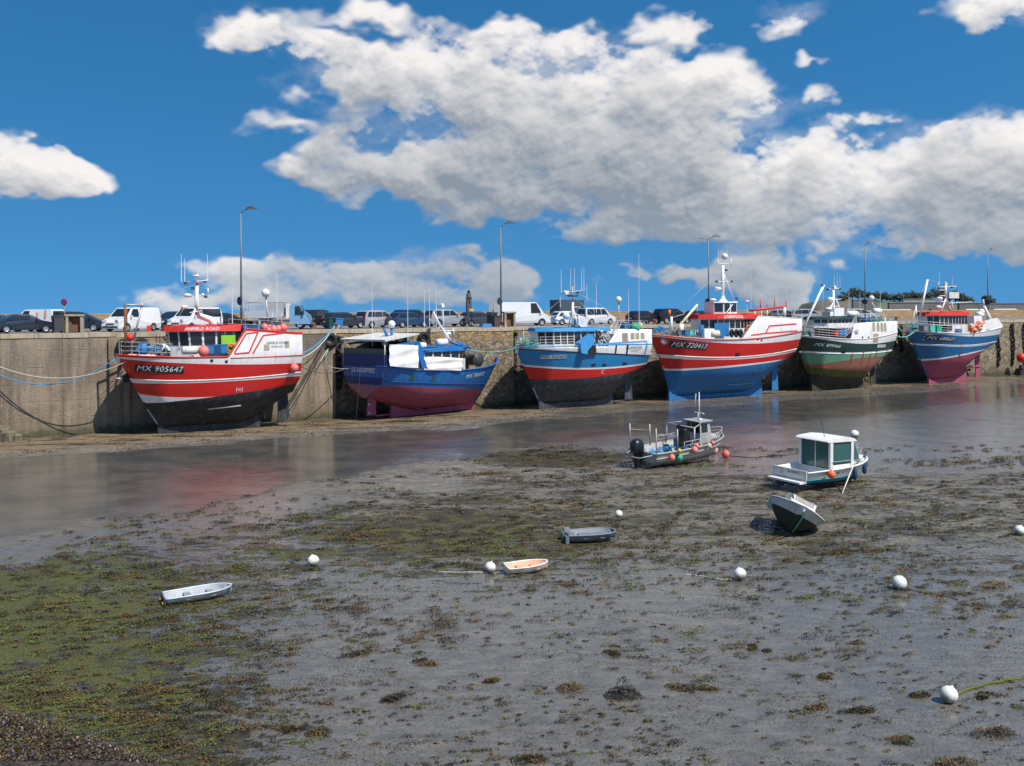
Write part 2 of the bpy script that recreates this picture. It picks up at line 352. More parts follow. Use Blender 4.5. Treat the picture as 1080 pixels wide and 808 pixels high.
# ---------------------------------------------------------------- ground
FAR=[(-300,492),(0,478),(140,470),(300,457),(480,447),(560,438),(700,427),(850,417),(1000,407),(1080,402),(1400,385)]
NEAR=[(-300,600),(0,570),(100,556),(200,537),(300,512),(380,497),(440,491),(500,486),(530,476),(600,470),(660,465),(800,455),(950,436),(1080,424),(1400,395)]
def zones(x,y):
    if y<8: return 0.,.3,0.,0.,-5.,1
    px,py=proj(x,y,0)
    n=fbm(x*.12,y*.12)*34*30/max(y,10)+fbm(x*.5,y*.5,3)*14*30/max(y,10)
    if y>330: return 0.,0.,0.,0.,0.,0
    a=py-pw(FAR,px)+n*.5; b=pw(NEAR,px)-py+n
    ch=sm(0,1,min(a*1.6,b)/16.)                      # in channel
    beach=sm(2,-6,a)
    # weed density on flats
    w=.5
    if py>500: w=.62-.34*sm(560,720,py)*sm(200,480,px)
    w*=1-.7*sm(520,440,px)*sm(-40,-2,b)
    w+=.16*sm(330,60,px)*sm(520,640,py)
    w+=.16*sm(0,1,1-abs(px-480)/260)*sm(0,1,1-abs(py-570)/60)
    w+=.55*sm(0,1,1-abs(px-590)/130)*sm(0,1,1-abs(py-484)/14)
    g=sm(420,40,px)*sm(560,660,py)*.62+.3*sm(0,1,1-abs(py-600)/120)
    corner=sm(0,1,(py-742-(px*.33))/30.)
    return ch,max(0,min(1,w)),g,corner,beach,py
def ground_h(x,y):
    ch,w,g,c,be,_=zones(x,y)
    h=.05*fbm(x*.5,y*.5,3)+.025*fbm(x*1.6,y*1.6,2)-.32*ch+.22*c
    if _ and y>8:
        d=(x-P0.x)*N.x+(y-P0.y)*N.y
        if d<14: h+=-.10*sm(6,1,d)+be*.05*max(0,fbm(x*.4,y*.4,3))
    return h
def axis(lo,hi,flo,fhi,st):
    a=[]; x=flo
    while x<fhi: a.append(x); x+=st(x) if callable(st) else st
    a.append(fhi); L=[];k=flo;s=st(flo) if callable(st) else st
    while k>lo: s*=1.5; k-=s; L.append(max(k,lo))
    Rr=[];k=fhi;s=st(fhi) if callable(st) else st
    while k<hi: s*=1.5; k+=s; Rr.append(min(k,hi))
    return L[::-1]+a+Rr
def build_ground():
    X=axis(-3000,3000,-46,95,.42); Y=axis(-400,5000,13,150,lambda y:.2 if y<13 else .16+.0085*(y-13))
    nx=len(X); vs=[];at=[]
    for y in Y:
        for x in X:
            z=zones(x,y)
            inn=-50<x<100 and 8<y<160
            vs.append((x,y,ground_h(x,y) if inn else 0.))
            if y>8: qx,qy=proj(x,y,0); fl=.17*max(0,1-abs(qy-560)/60.)*sm(420,300,qx)+.20*sm(540,660,qy)+.19*sm(505,472,qy)*sm(540,690,qx)+.10*sm(500,560,qy)*sm(560,480,qy)*sm(500,300,qx)
            else: fl=0.
            at.append(z[:5]+(fl,))
    fs=[(j*nx+i,j*nx+i+1,(j+1)*nx+i+1,(j+1)*nx+i) for j in range(len(Y)-1) for i in range(nx-1)]
    me=bpy.data.meshes.new('mud_flat'); me.from_pydata(vs,[],fs)
    me.polygons.foreach_set('use_smooth',[True]*len(fs))
    for k,nm in enumerate(['channel','weed','green','corner','beach','film']):
        a=me.attributes.new(nm,'FLOAT','POINT'); a.data.foreach_set('value',[float(v[k]) for v in at])
    me.update(); o=bpy.data.objects.new('mud_flat',me); COL.objects.link(o); tag(o,'wet grey tidal mud streaked with brown and green weed',None,kind='structure')
    m,t,b=newmat('tidal mud'); me.materials.append(m)
    P=t.new('ShaderNodeNewGeometry').outputs['Position']
    A=lambda n:t.new('ShaderNodeAttribute',attribute_name=n).outputs['Fac']
    ch,w,g,co,be=A('channel'),A('weed'),A('green'),A('corner'),A('beach')
    n1=t.noise(t.vm('MULTIPLY',P,(.4,1,1)),.7,6,.66); n2=t.noise(t.vm('MULTIPLY',P,(.5,1,1)),2.8,6,.68); n3=t.noise(P,12,4,.65); n4=t.noise(P,1.1,5,.6)
    mudc=t.mix(t.ramp(n2,.35,.7),(.125,.107,.080),(.26,.228,.175))
    n5=t.noise(t.vm('MULTIPLY',P,(.75,1,1)),4.5,5,.72)
    thr=t.m('SUBTRACT',.80,t.m('MULTIPLY',w,.43))
    wf=t.m('ADD',t.m('MULTIPLY',n1,.32),t.m('ADD',t.m('MULTIPLY',n2,.32),t.m('ADD',t.m('MULTIPLY',n3,.14),t.m('MULTIPLY',n5,.22))))
    wm=t.ramp(t.m('SUBTRACT',wf,t.m('MULTIPLY',thr,.96)),-.015,.03)
    wm=t.m('MULTIPLY',wm,t.m('SUBTRACT',1.,ch))
    wc=t.mix(t.ramp(n3,.38,.66),(.014,.010,.005),(.085,.055,.018))
    gr=t.ramp(t.m('ADD',n4,t.m('MULTIPLY',g,.30)),.5,.68)
    wc=t.mix(t.m('MULTIPLY',gr,.7),wc,t.mix(n3,(.06,.065,.014),(.20,.21,.035)))
    wc=t.mix(co,wc,t.mix(t.ramp(n3,.42,.6),(.012,.009,.007),(.13,.09,.065)))
    wm=t.m('MAXIMUM',wm,t.m('MULTIPLY',co,.95))
    # film of water: sharp-edged puddles between grains of mud
    film=t.m('ADD',t.m('MULTIPLY',A('film'),1.),t.m('MULTIPLY',ch,.3))
    fm=t.ramp(t.m('ADD',t.m('ADD',t.m('MULTIPLY',n5,.55),t.m('MULTIPLY',n1,.45)),film),.49,.53)
    fm=t.m('MULTIPLY',fm,t.m('SUBTRACT',1.,t.m('MULTIPLY',t.ramp(n3,.58,.63),.5)))
    sl=t.m('MULTIPLY',t.m('MULTIPLY',t.ramp(t.noise(P,1.9,5,.72),.49,.60),g),.62)
    c=t.mix(sl,mudc,(.12,.125,.038))
    c=t.mix(t.m('MULTIPLY',fm,.5),c,(.09,.085,.075))
    c=t.mix(t.m('MULTIPLY',wm,.92),c,wc)
    bc=t.mix(t.ramp(n2,.4,.6),(.17,.12,.07),(.28,.21,.13)); bc=t.mix(t.ramp(n1,.48,.6),bc,(.05,.04,.02))
    bc=t.mix(t.ramp(n3,.62,.7),bc,(.4,.36,.3))
    c=t.mix(be,c,bc)
    t.l.new(c,b.inputs['Base Color'])
    dry=t.m('MAXIMUM',t.m('MULTIPLY',wm,.95),t.m('MULTIPLY',be,.7)); dry=t.m('MAXIMUM',dry,t.m('MULTIPLY',sl,.45))
    wet=t.m('MULTIPLY',t.m('SUBTRACT',1.,dry),t.m('ADD',.12,t.m('MULTIPLY',fm,.83)))
    b.inputs['Roughness'].default_value=.6; b.inputs['Specular IOR Level'].default_value=.3
    t.l.new(wet,b.inputs['Coat Weight']); t.put(b.inputs['Coat Roughness'],t.m('SUBTRACT',.32,t.m('MULTIPLY',fm,.24))); b.inputs['Coat IOR'].default_value=1.5
    h=t.m('ADD',t.m('MULTIPLY',t.m('MULTIPLY',n3,t.m('ADD',dry,.25)),.11),t.m('MULTIPLY',t.m('SUBTRACT',n5,t.m('MULTIPLY',fm,.02)),.07))
    bn=t.new('ShaderNodeBump'); bn.inputs['Strength'].default_value=1; bn.inputs['Distance'].default_value=1; t.l.new(h,bn.inputs['Height']); t.l.new(bn.outputs[0],b.inputs['Normal'])
    bn2=t.new('ShaderNodeBump'); bn2.inputs['Strength'].default_value=1; bn2.inputs['Distance'].default_value=1
    t.l.new(t.m('ADD',t.m('MULTIPLY',t.noise(t.vm('MULTIPLY',P,(1,1.6,1)),5,3,.6),.012),t.m('MULTIPLY',t.m('MULTIPLY',n3,t.m('SUBTRACT',1.,fm)),.05)),bn2.inputs['Height']); t.l.new(bn2.outputs[0],b.inputs['Coat Normal'])
    # water
    wv=MB(); wv.quad((-60,20,-.10),(160,20,-.10),(160,160,-.10),(-60,160,-.10)); ow=wv.build('channel_water','deck',fix=False); tag(ow,'shallow still water lying in the channel below the quay',None,kind='structure')
    m,t,b=newmat('shallow water'); ow.data.materials[0]=m
    P=t.new('ShaderNodeNewGeometry').outputs['Position']
    n=t.noise(P,.4,4,.6); b.inputs['Roughness'].default_value=.055; t.l.new(t.mix(t.ramp(n,.35,.65),(.065,.064,.06),(.11,.10,.085)),b.inputs['Base Color'])
    b.inputs['IOR'].default_value=1.33; b.inputs['Specular IOR Level'].default_value=.62
    h=t.m('ADD',t.m('MULTIPLY',t.noise(t.vm('MULTIPLY',P,(1,1.5,1)),3.2,4,.6),.011),t.m('MULTIPLY',t.noise(P,.7,2,.5),.018))
    bn=t.new('ShaderNodeBump'); bn.inputs['Strength'].default_value=1; bn.inputs['Distance'].default_value=1; t.l.new(h,bn.inputs['Height']); t.l.new(bn.outputs[0],b.inputs['Normal'])
    # open sea behind breakwater
    s=MB(); s.add([wall(-1500,-62,.6),wall(2500,-62,.6),wall(2500,-4000,.6),wall(-1500,-4000,.6)],[(0,1,2,3)]); os_=s.build('sea',m,fix=False); tag(os_,'open sea behind the breakwater',None,kind='structure')
build_ground()
# ---------------------------------------------------------------- seaweed (uncountable)
def build_weed():
    rnd=random.Random(3); V=[];Fc=[];Mi=[]
    def leaf(cx,cy,cz,s,mi,tilt=.5,stand=0):
        a=rnd.uniform(0,6.28); l=s*rnd.uniform(.6,1.5); w=s*rnd.uniform(.25,.55); ca,sa=math.cos(a),math.sin(a)
        dz=rnd.uniform(-tilt,tilt)*l; dz2=rnd.uniform(-tilt,tilt)*w*1.6
        o=len(V)
        V.extend([(cx,cy,cz),(cx+ca*l*.5-sa*w,cy+sa*l*.5+ca*w,cz+dz*.6+dz2+stand*l*.5),(cx+ca*l,cy+sa*l,cz+dz+stand*l),(cx+ca*l*.5+sa*w,cy+sa*l*.5-ca*w,cz+dz*.6-dz2+stand*l*.5)])
        Fc.append((o,o+1,o+2,o+3)); Mi.append(mi)
    def clump(p,rx,ry,hh,n,ls,mi0,greens=.12):
        rot=rnd.uniform(-.3,.3)+.25; base=ground_h(p.x,p.y)
        for _ in range(n):
            r=rnd.random()**.62*rnd.uniform(.8,1.15); a=rnd.uniform(0,6.28); lx=math.cos(a)*r*rx; ly=math.sin(a)*r*ry
            x=p.x+lx*math.cos(rot)-ly*math.sin(rot); y=p.y+lx*math.sin(rot)+ly*math.cos(rot)
            z=base+.01+hh*max(0,(1-r*r))*(.6+.8*abs(math.sin(lx*7+ly*5)))*rnd.uniform(.3,1.05)
            mi=mi0
            q=rnd.random()
            if q<greens: mi=3
            elif q<.3: mi=rnd.choice([0,1,2])
            leaf(x,y,z,ls,mi)
    cnt=0
    tries=0
    while cnt<2600 and tries<60000:
        tries+=1
        px=rnd.uniform(-20,1100); py=470+(340)*rnd.random()**1.15
        p=gnd(px,py); ch,w,g,c,be,_=zones(p.x,p.y)
        if ch>.25 or be>.5: continue
        nn=.5+.9*fbm(p.x*.16,p.y*.3,4)
        if nn+w*.62-.28-.22*sm(600,700,py)*sm(250,420,px)<rnd.uniform(.35,.95): continue
        Y=p.y; s=rnd.lognormvariate(0,.5)
        rx=min(1.6,.19*s*(Y/26)**.8); ry=rx*rnd.uniform(.18,.45); ls=.013+.00115*Y
        green=rnd.random()<g*.5
        n=int(min(170,16+rx*rx*1.1/(ls*ls)))
        clump(p,rx,ry,rnd.uniform(.03,.10)+.05*rx,n,ls,3 if green else rnd.choice([0,0,1,1,2]),.6 if green else .08)
        cnt+=1
    for (px,py,r) in [(470,660,.75),(375,690,.5),(413,738,.45),(717,726,.42),(742,728,.3),(1052,776,.6),(560,804,.45),(1010,806,.6),(905,752,.4),(800,684,.3),(640,690,.28),(310,768,.42),(340,773,.4),(450,700,.35),(150,600,.8),(600,728,.45),(968,735,.35),(510,718,.3),(1030,735,.3),(950,782,.3),(868,714,.3),(860,748,.3)]:
        [clump(gnd(px+rnd.uniform(-9,9),py+rnd.uniform(-3,3)),r*rnd.uniform(.4,.9),r*rnd.uniform(.2,.45),.12*r/.5,260,.036,rnd.choice([0,1,2,0]),.05) for _k in range(3)]
    # scattered single blades over the flats
    for _ in range(60000):
        px=rnd.uniform(-10,1090); py=495+315*rnd.random()
        p=gnd(px,py); ch,w,g,c,be,_q=zones(p.x,p.y)
        if ch>.3: continue
        if .5+.9*fbm(p.x*.5,p.y*.8,3)+w*.3<rnd.uniform(.3,1.0): continue
        leaf(p.x,p.y,ground_h(p.x,p.y)+.012,.012+.0008*p.y,3 if rnd.random()<.15+g*.6 else rnd.choice([0,0,1,2]),.25)
    # small compact dabs
    k_=0
    while k_<2600:
        px=rnd.uniform(-10,1090); py=500+308*rnd.random()**.9; p=gnd(px,py); ch,w,g,c,be,_q=zones(p.x,p.y); k_+=1
        if ch>.2 or be>.3 or .5+nz(p.x*.25,p.y*.4,3)<rnd.uniform(.1,.9): continue
        r=rnd.lognormvariate(-2.2,.55)*(p.y/24)**.7; r=min(r,.5); clump(p,r,r*rnd.uniform(.3,.6),r*.35,int(22+520*r*r),.012+.0011*p.y,3 if rnd.random()<.10+g*.3 else rnd.choice([0,0,0,1,2]),.05)
    # thin drifted strands
    for _ in range(900):
        px=rnd.uniform(-10,1090); py=480+330*rnd.random()**1.1; p=gnd(px,py); ch,w,g,c,be,_q=zones(p.x,p.y)
        if ch>.2 or be>.3 or nz(p.x*.3,p.y*.5)+w<rnd.uniform(.1,.8): continue
        a=rnd.uniform(-.35,.35); x,y=p.x,p.y; mi=rnd.choice([0,0,1,2,3]); st=.04+.0012*p.y
        for k in range(rnd.randint(8,34)):
            a+=rnd.uniform(-.35,.35); x+=math.cos(a)*st; y+=math.sin(a)*st*.7
            for q in range(2): leaf(x+rnd.gauss(0,st*.5),y+rnd.gauss(0,st*.5),ground_h(x,y)+.015,.014+.001*y,mi,.3)
    # dense pile in the lower left corner
    for _ in range(26000):
        px=rnd.uniform(-15,300); py=rnd.uniform(735,815)
        p=gnd(px,py); c=zones(p.x,p.y)[3]
        if c<rnd.random()*.9: continue
        leaf(p.x,p.y,ground_h(p.x,p.y)+rnd.uniform(0,.07),.042,rnd.choice([0,0,4,4,1]),.9)
    # beach weed line near wall
    for _ in range(9000):
        t_=rnd.uniform(-5,125); d=rnd.uniform(2,13); p=wall(t_,d)
        if fbm(p.x*.3,p.y*.3,4)<.04: continue
        if zones(p.x,p.y)[0]>.5: continue
        leaf(p.x,p.y,ground_h(p.x,p.y)+.02,.13,rnd.choice([0,0,1,2]),.5)
    # upright ragged clump
    p=gnd(655,735)
    clump(p,.45,.3,.22,900,.04,0,.06)
    for k in range(26):
        a=rnd.uniform(0,6.28); r=rnd.uniform(.1,.34); bx,by=p.x+math.cos(a)*r,p.y+math.sin(a)*r*.6; top=rnd.uniform(.2,.46)
        for j in range(9):
            f=j/8; leaf(bx+(p.x+.03-bx)*f*f*.9,by+(p.y-by)*f*f*.9,.03+top*math.sin(f*1.5),.035,0 if rnd.random()<.85 else 2,.3,.5)
    me=bpy.data.meshes.new('seaweed'); me.from_pydata(V,[],Fc)
    ms=[pm('dark brown weed',(.017,.012,.006),.55,.4,(.05,.035,.012)),pm('orange brown weed',(.14,.075,.018),.55,.4,(.05,.03,.012)),pm('olive weed',(.05,.042,.011),.55,.4),pm('green weed',(.12,.14,.02),.5,.4,(.05,.065,.015)),pm('purple brown weed',(.085,.06,.055),.35,.3,(.15,.12,.11))]
    for m in ms: me.materials.append(m)
    me.polygons.foreach_set('material_index',Mi); me.update()
    o=bpy.data.objects.new('seaweed',me); COL.objects.link(o); tag(o,'brown and green seaweed clumps strewn over the wet mud','seaweed',kind='stuff')
build_weed()
# ---------------------------------------------------------------- quay
def wallmat(name,kind):
    m,t,b=newmat(name); P=t.new('ShaderNodeTexCoord').outputs['Object']; x,y,z=t.sep(P)
    big=t.noise(P,.35,6,.6); fine=t.noise(P,6,7,.68); stre=t.noise(t.vm('MULTIPLY',P,(1.3,1,.09)),1.6,7,.62); med=t.noise(P,1.4,6,.6)
    if kind==0:
        c=t.mix(t.ramp(big,.35,.65),(.20,.152,.108),(.29,.23,.165)); c=t.mix(t.m('MULTIPLY',t.ramp(stre,.46,.68),.7),c,(.11,.092,.075))
        c=t.mix(t.m('MULTIPLY',t.ramp(stre,.44,.34),.35),c,(.42,.37,.31))
        topd=t.m('MULTIPLY',t.ramp(t.m('ADD',z,t.m('MULTIPLY',med,1.6)),5.2,6.9),t.ramp(t.noise(t.vm('MULTIPLY',P,(.5,1,.2)),1,4,.6),.38,.55)); c=t.mix(t.m('MULTIPLY',topd,.62),c,(.12,.105,.09))
        sx=t.m('ABSOLUTE',t.m('SUBTRACT',t.m('FRACT',t.m('DIVIDE',x,4.1)),.5)); sz=t.m('ABSOLUTE',t.m('SUBTRACT',t.m('FRACT',t.m('DIVIDE',z,1.25)),.5))
        j=t.m('MAXIMUM',t.ramp(sx,.492,.498),t.m('MULTIPLY',t.ramp(sz,.475,.495),t.ramp(med,.45,.6))); c=t.mix(t.m('MULTIPLY',j,.5),c,(.12,.09,.06)); hgt=t.m('SUBTRACT',t.m('MULTIPLY',fine,.05),t.m('MULTIPLY',j,.03))
    else:
        vo=t.new('ShaderNodeTexVoronoi',feature='F1'); vo.inputs['Scale'].default_value=2.7 if kind==1 else 1.6; t.l.new(t.vm('MULTIPLY',t.vm('ADD',P,t.vm('MULTIPLY',t.noise(P,3,4,.6,out=1),(.5,.5,.5))),(1,1,1.5)),vo.inputs['Vector'])
        ve=t.new('ShaderNodeTexVoronoi',feature='DISTANCE_TO_EDGE'); ve.inputs['Scale'].default_value=vo.inputs['Scale'].default_value; t.l.new(vo.inputs['Vector'].links[0].from_socket,ve.inputs['Vector'])
        cr=t.sep(vo.outputs['Color'])[0]
        c=t.mix(cr,(.17,.13,.085),(.36,.29,.20)); c=t.mix(t.m('MULTIPLY',t.ramp(stre,.45,.72),.55),c,(.09,.075,.055))
        e=t.ramp(ve.outputs[0],.08,.0); c=t.mix(t.m('MULTIPLY',e,.38),c,(.10,.08,.06))
        topl=t.m('MULTIPLY',t.ramp(z,5.8,6.8),t.ramp(med,.42,.55)); c=t.mix(t.m('MULTIPLY',topl,.8),c,(.46,.29,.10) if kind==1 else (.30,.25,.18))
        hgt=t.m('SUBTRACT',t.m('MULTIPLY',fine,.07),t.m('MULTIPLY',e,.08))
    low=t.ramp(t.m('ADD',z,t.m('MULTIPLY',med,2.2)),3.8,1.4); c=t.mix(t.m('MULTIPLY',low,.5),c,(.12,.092,.05))
    low2=t.ramp(t.m('ADD',z,t.m('MULTIPLY',med,.8)),1.1,.5); c=t.mix(t.m('MULTIPLY',low2,.75),c,(.05,.05,.022))
    c=t.mix(t.m('MULTIPLY',t.ramp(fine,.5,.75),.35),c,(.46,.40,.32)); c=t.mix(t.m('MULTIPLY',t.ramp(fine,.45,.3),.4),c,(.1,.08,.06))
    t.l.new(c,b.inputs['Base Color']); b.inputs['Roughness'].default_value=.88; b.inputs['Specular IOR Level'].default_value=.25
    bn=t.new('ShaderNodeBump'); bn.inputs['Strength'].default_value=.9; bn.inputs['Distance'].default_value=1; t.l.new(hgt,bn.inputs['Height']); t.l.new(bn.outputs[0],b.inputs['Normal'])
    return m
T1=tof(353,.4); T2=tof(541,0)
def build_quay():
    secs=[(-90,T1,.45,0,'pale concrete quay wall section behind the white and red trawler at the left'),(T1,T2,0.,1,'rough rubble quay wall section with orange lichen behind the royal blue trawler'),(T2,300,-.7,2,'long stone quay wall section running from the cyan trawler to the right edge')]
    for a,b_,d,k,lab in secs:
        th=thing('quay_wall',lab,'quay wall',wall(0,0),WA); mt=wallmat('quay wall face %d'%k,k)
        mb=MB(); n=max(2,int((b_-a)/1.2)); rows=8
        rr=random.Random(k)
        vs=[];batter=.25
        for j in range(rows+1):
            z=-1+ (QZ-.32+1)*j/rows
            for i in range(n+1):
                x=a+(b_-a)*i/n; vs.append((x,-d-batter*(1-(z+1)/(QZ+1))+rr.uniform(-.02,.02)*(1 if 0<i<n else 0),z))
        fs=[(j*(n+1)+i,j*(n+1)+i+1,(j+1)*(n+1)+i+1,(j+1)*(n+1)+i) for j in range(rows) for i in range(n)]
        mb.add(vs,fs)
        # end returns
        zt=QZ-.32
        for x in (a,b_):
            mb.quad((x,-d-batter,-1),(x,1.5,-1),(x,1.5,zt),(x,-d,zt))
        mb.quad((a,-d,zt),(b_,-d,zt),(b_,1.5,zt),(a,1.5,zt))
        mb.build('wall_face',mt,th)
        cp=MB(); x=a+.02
        while x<b_-.3:
            w=min(rr.uniform(1.6,2.6),b_-.02-x); dz=rr.uniform(-.05,.02)
            cp.box((x+w/2,-d+.46,QZ-.15+dz),(w-.025,1.05,.34),0,0); x+=w
        cp.build('coping',pm('coping stone',(.47,.39,.27),.85,.6,(.22,.17,.10),bump=.4,sc=1.5),th)
        if k==0:
            pl=MB()
            for px in (125,):
                tt=tof(px,.5); pl.box((tt,-.62,QZ/2-.3),(1.5,.24,QZ-.1))
            pl.build('buttress',mt,th)
    # quay surface
    q=MB(); 
    q.add([(-90,1.0,QZ-.01),(300,1.0,QZ-.01),(300,24,QZ+.05),(-90,24,QZ+.05)],[(0,1,2,3)])
    m,t,b=newmat('worn asphalt'); P=t.new('ShaderNodeTexCoord').outputs['Object']
    c=t.mix(t.ramp(t.noise(P,.3,6,.6),.4,.6),(.16,.155,.15),(.25,.24,.225)); c=t.mix(t.m('MULTIPLY',t.noise(P,20,3,.6),.4),c,(.1,.1,.1)); t.l.new(c,b.inputs['Base Color']); b.inputs['Roughness'].default_value=.85
    o=q.build('quay_surface',m,fix=False,loc=wall(0,0),rz=WA); tag(o,'grey asphalt quay top where the cars park',None,kind='structure')
    # breakwater
    bw=thing('breakwater_wall','long low ochre stone parapet running behind the parked cars','sea wall',wall(0,0),WA)
    mt=wallmat('breakwater stone',1)
    mt2,t,b=newmat('ochre parapet stone'); P=t.new('ShaderNodeTexCoord').outputs['Object']
    br=t.new('ShaderNodeTexBrick'); br.inputs['Scale'].default_value=1; br.inputs['Brick Width'].default_value=1.1; br.inputs['Row Height'].default_value=.42; br.inputs['Mortar Size'].default_value=.02
    br.inputs['Color1'].default_value=(.30,.19,.09,1); br.inputs['Color2'].default_value=(.40,.29,.17,1); br.inputs['Mortar'].default_value=(.16,.11,.07,1)
    x,y,z=t.sep(P); t.l.new(t.xyz(x,z,0.),br.inputs['Vector'])
    c=t.mix(t.m('MULTIPLY',t.ramp(t.noise(P,.8,6,.65),.42,.65),.6),br.outputs[0],(.36,.17,.05)); t.l.new(c,b.inputs['Base Color']); b.inputs['Roughness'].default_value=.9
    mb=MB(); rr=random.Random(5); x=-120
    while x<420:
        w=rr.uniform(5,9); top=9.0+rr.uniform(-.03,.03)-.0009*max(0,x-60); mb.box((x+w/2,25.5,(top+6.5)/2),(w+.0,1.6,top-6.5)); x+=w+.004
    mb.build('parapet',mt2,bw); mb=MB(); mb.box((150,25.4,9.02),(560,1.9,.12)); 
    # rubble toe block behind
    mb=MB(); mb.box((150,44,3.9),(620,36,7.0)); mb.build('core',mt,bw)
build_quay()
# steps at far left
def build_steps():
    th=thing('stone_steps','weedy stone steps jutting from the quay foot at the far left','steps',wall(0,0),WA)
    for i in range(7):
        b=MB(); t0=tof(-44,1.5)+i*.42; b.box((t0+(.9),-1.35,(1.7-i*.24)/2-.1),(.95,1.5,1.7-i*.24+.2)); b.build('step',pm('weedy stone',(.22,.19,.13),.9,.9,(.05,.05,.02),bump=.5),th)
    b=MB(); b.box((tof(-40,1.5)-1,-1.2,1.0),(4,1.6,2.2)); b.build('landing','tin',th)
build_steps()
# ---------------------------------------------------------------- tyres, ladder, quay furniture
def tyre_mesh():
    b=MB(); b.tor((0,0,0),(0,1,0),.36,.15,22,10,0,1.0); return b
ORD=['topmost','second','third','fourth','fifth','sixth','seventh','eighth','ninth','tenth','eleventh','twelfth']
TY=None
def tyre(px,z,d,lab,rz=0,sc=1.,tt=0):
    global TY
    if TY is None:
        TY=tyre_mesh().build('tyre_fender','rubber'); o=TY
    else: o=TY.copy(); COL.objects.link(o)
    o.location=onwall(px,d,z); o.rotation_euler=(0,R(random.uniform(0,40)),WA+rz); o.scale=(sc,sc,sc)
    tag(o,lab,'tyre','tyres hung on the quay wall as fenders')
def sd(px): return (.45 if px<353 else 0 if px<541 else -.7)+.17
for px,zs_,where in [(348,[6.6],'big tyre hanging alone left of the blue trawler stern, beside the wall corner'),(424,[6.5],'big tyre on the rubble wall left of the antenna of the blue trawler'),(447,[6.55],'big tyre on the rubble wall above the wheelhouse of the blue trawler'),(394,[6.55],'tyre on the wall right beside the iron ladder'),(149,[6.45],'tyre on the concrete wall above the blue barrel of the left trawler'),(131,[6.4],'tyre on the buttress behind the bow posts of the left trawler')]:
    for z in zs_: tyre(px,z,sd(px)+(.35 if px==131 else 0),where,0,1.25)
for px,z0,nn,where in [(357,6.5,7,'the stack at the wall corner left of the blue trawler'),(542.5,6.6,6,'the stack at the wall corner by the cyan trawler bow'),(576,6.6,3,'the stack behind the cyan trawler wheelhouse'),(943,6.6,4,'the left of two stacks right of the green trawler'),(950,6.6,5,'the right of two stacks right of the green trawler'),(1053,6.6,9,'the stack behind the stern of the last trawler'),(1068,6.6,9,'the first stack right of the last trawler'),(1081,6.6,9,'the stack at the right edge of the picture')]:
    for i in range(nn): tyre(px+random.uniform(-.4,.4),z0-i*.62,sd(px)+.05,'%s tyre in %s'%(ORD[i],where),random.uniform(.5,1.2) if i else .3,.95)
def ladder(px):
    th=thing('wall_ladder','rusty iron ladder fixed to the rubble wall beside a tyre','ladder',onwall(px,sd(px)+.05,3.2),WA)
    for s in(-1,1):
        b=MB(); b.tube([(s*.25,0,0),(s*.25,0,4.1)],.03); b.build('rail','rust',th)
    for i in range(12): b=MB(); b.tube([(-.25,0,.3+i*.33),(.25,0,.3+i*.33)],.02); b.build('rung','rust',th)
ladder(385)
QS=None
def qpos(px,e): return onwall(px,-e,QZ+.03)
def street_lamp(px,ytop,e,lab,double=False,sign='red'):
    p=qpos(px,e); hgt=(hor(px)-ytop)/F*p.y+H-QZ
    th=thing('street_lamp',lab,'street lamp',p,0,'street lamps along the quay')
    b=MB(); b.tube([(0,0,0),(0,0,hgt*.55),(0,0,hgt-.25)],[.10,.08,.05],8); b.build('pole','pole',th)
    b=MB(); b.tube([(0,0,hgt-.3),(.25,0,hgt-.05),(.55,0,hgt+.08)],.04); 
    if double: b.tube([(0,0,hgt-.3),(-.5,0,hgt-.1),(-1.1,0,hgt-.05)],.035)
    b.build('arm','pole',th)
    b=MB(); b.box((.9,0,hgt+.16),(1.0,.36,.14),0,0,.55); b.box((.82,0,hgt+.28),(.5,.28,.13),0,0,.5); b.build('lamp_head','lamp',th)
    if double: b=MB(); b.box((-1.2,0,hgt-.02),(.45,.2,.07)); b.build('lamp_head','alu',th)
    b=MB(); b.box((0,0,.15),(.32,.32,.3),0,0,.7); b.build('base','pole',th)
    b=MB(); b.lathe((-.12,-.1,2.45),(-.9,-1,0),[(0,-.02),(.36,-.02),(.36,.02),(0,.02)],20); b.s=[False]*len(b.s); b.build('round_sign',pm('sign back '+sign,{'red':(.10,.018,.02),'blue':(.06,.02,.06),'grey':(.25,.25,.26)}[sign],.5,.3),th)
street_lamp(254.5,222,2.2,'tall grey street lamp standing behind the white and red trawler at the left',False,'blue')
street_lamp(528.5,237,1.6,'tall grey street lamp left of the high white van on the quay',False,'grey')
street_lamp(747.5,251,2.2,'thin two-armed street lamp rising behind the red and blue trawler',True,'red')
street_lamp(912.5,257,2.2,'tall street lamp with a red disc rising behind the green trawler',False,'red')
street_lamp(1042,264,2.2,'rightmost street lamp, behind the stern of the blue and pink trawler',False,'blue')
def sign_post():
    p=qpos(68,1.6); th=thing('parking_sign','round no-parking sign on a thin green pole beside the black bin','sign',p,0)
    b=MB(); b.tube([(0,0,0),(0,0,2.3)],.035); b.build('pole','pole',th)
    ax=(-.1,-1,0)
    b=MB(); b.lathe((0,-.05,2.35),ax,[(0,-.02),(.26,-.02),(.26,.015),(.19,.016)],24); f=b.build('red_ring',pm('sign red',(.35,.02,.03),.4,.1),th)
    b=MB(); b.lathe((0,-.05,2.35),ax,[(.19,.018),(0,.018)],24); b.build('blue_disc',pm('sign blue',(.02,.06,.3),.4,.1),th)
    b=MB(); b.add([(-.15,-.085,2.2),(-.11,-.085,2.16),(.15,-.085,2.5),(.11,-.085,2.54)],[(0,1,2,3)]); b.build('bar',pm('sign red',(.35,.02,.03)),th)
sign_post()
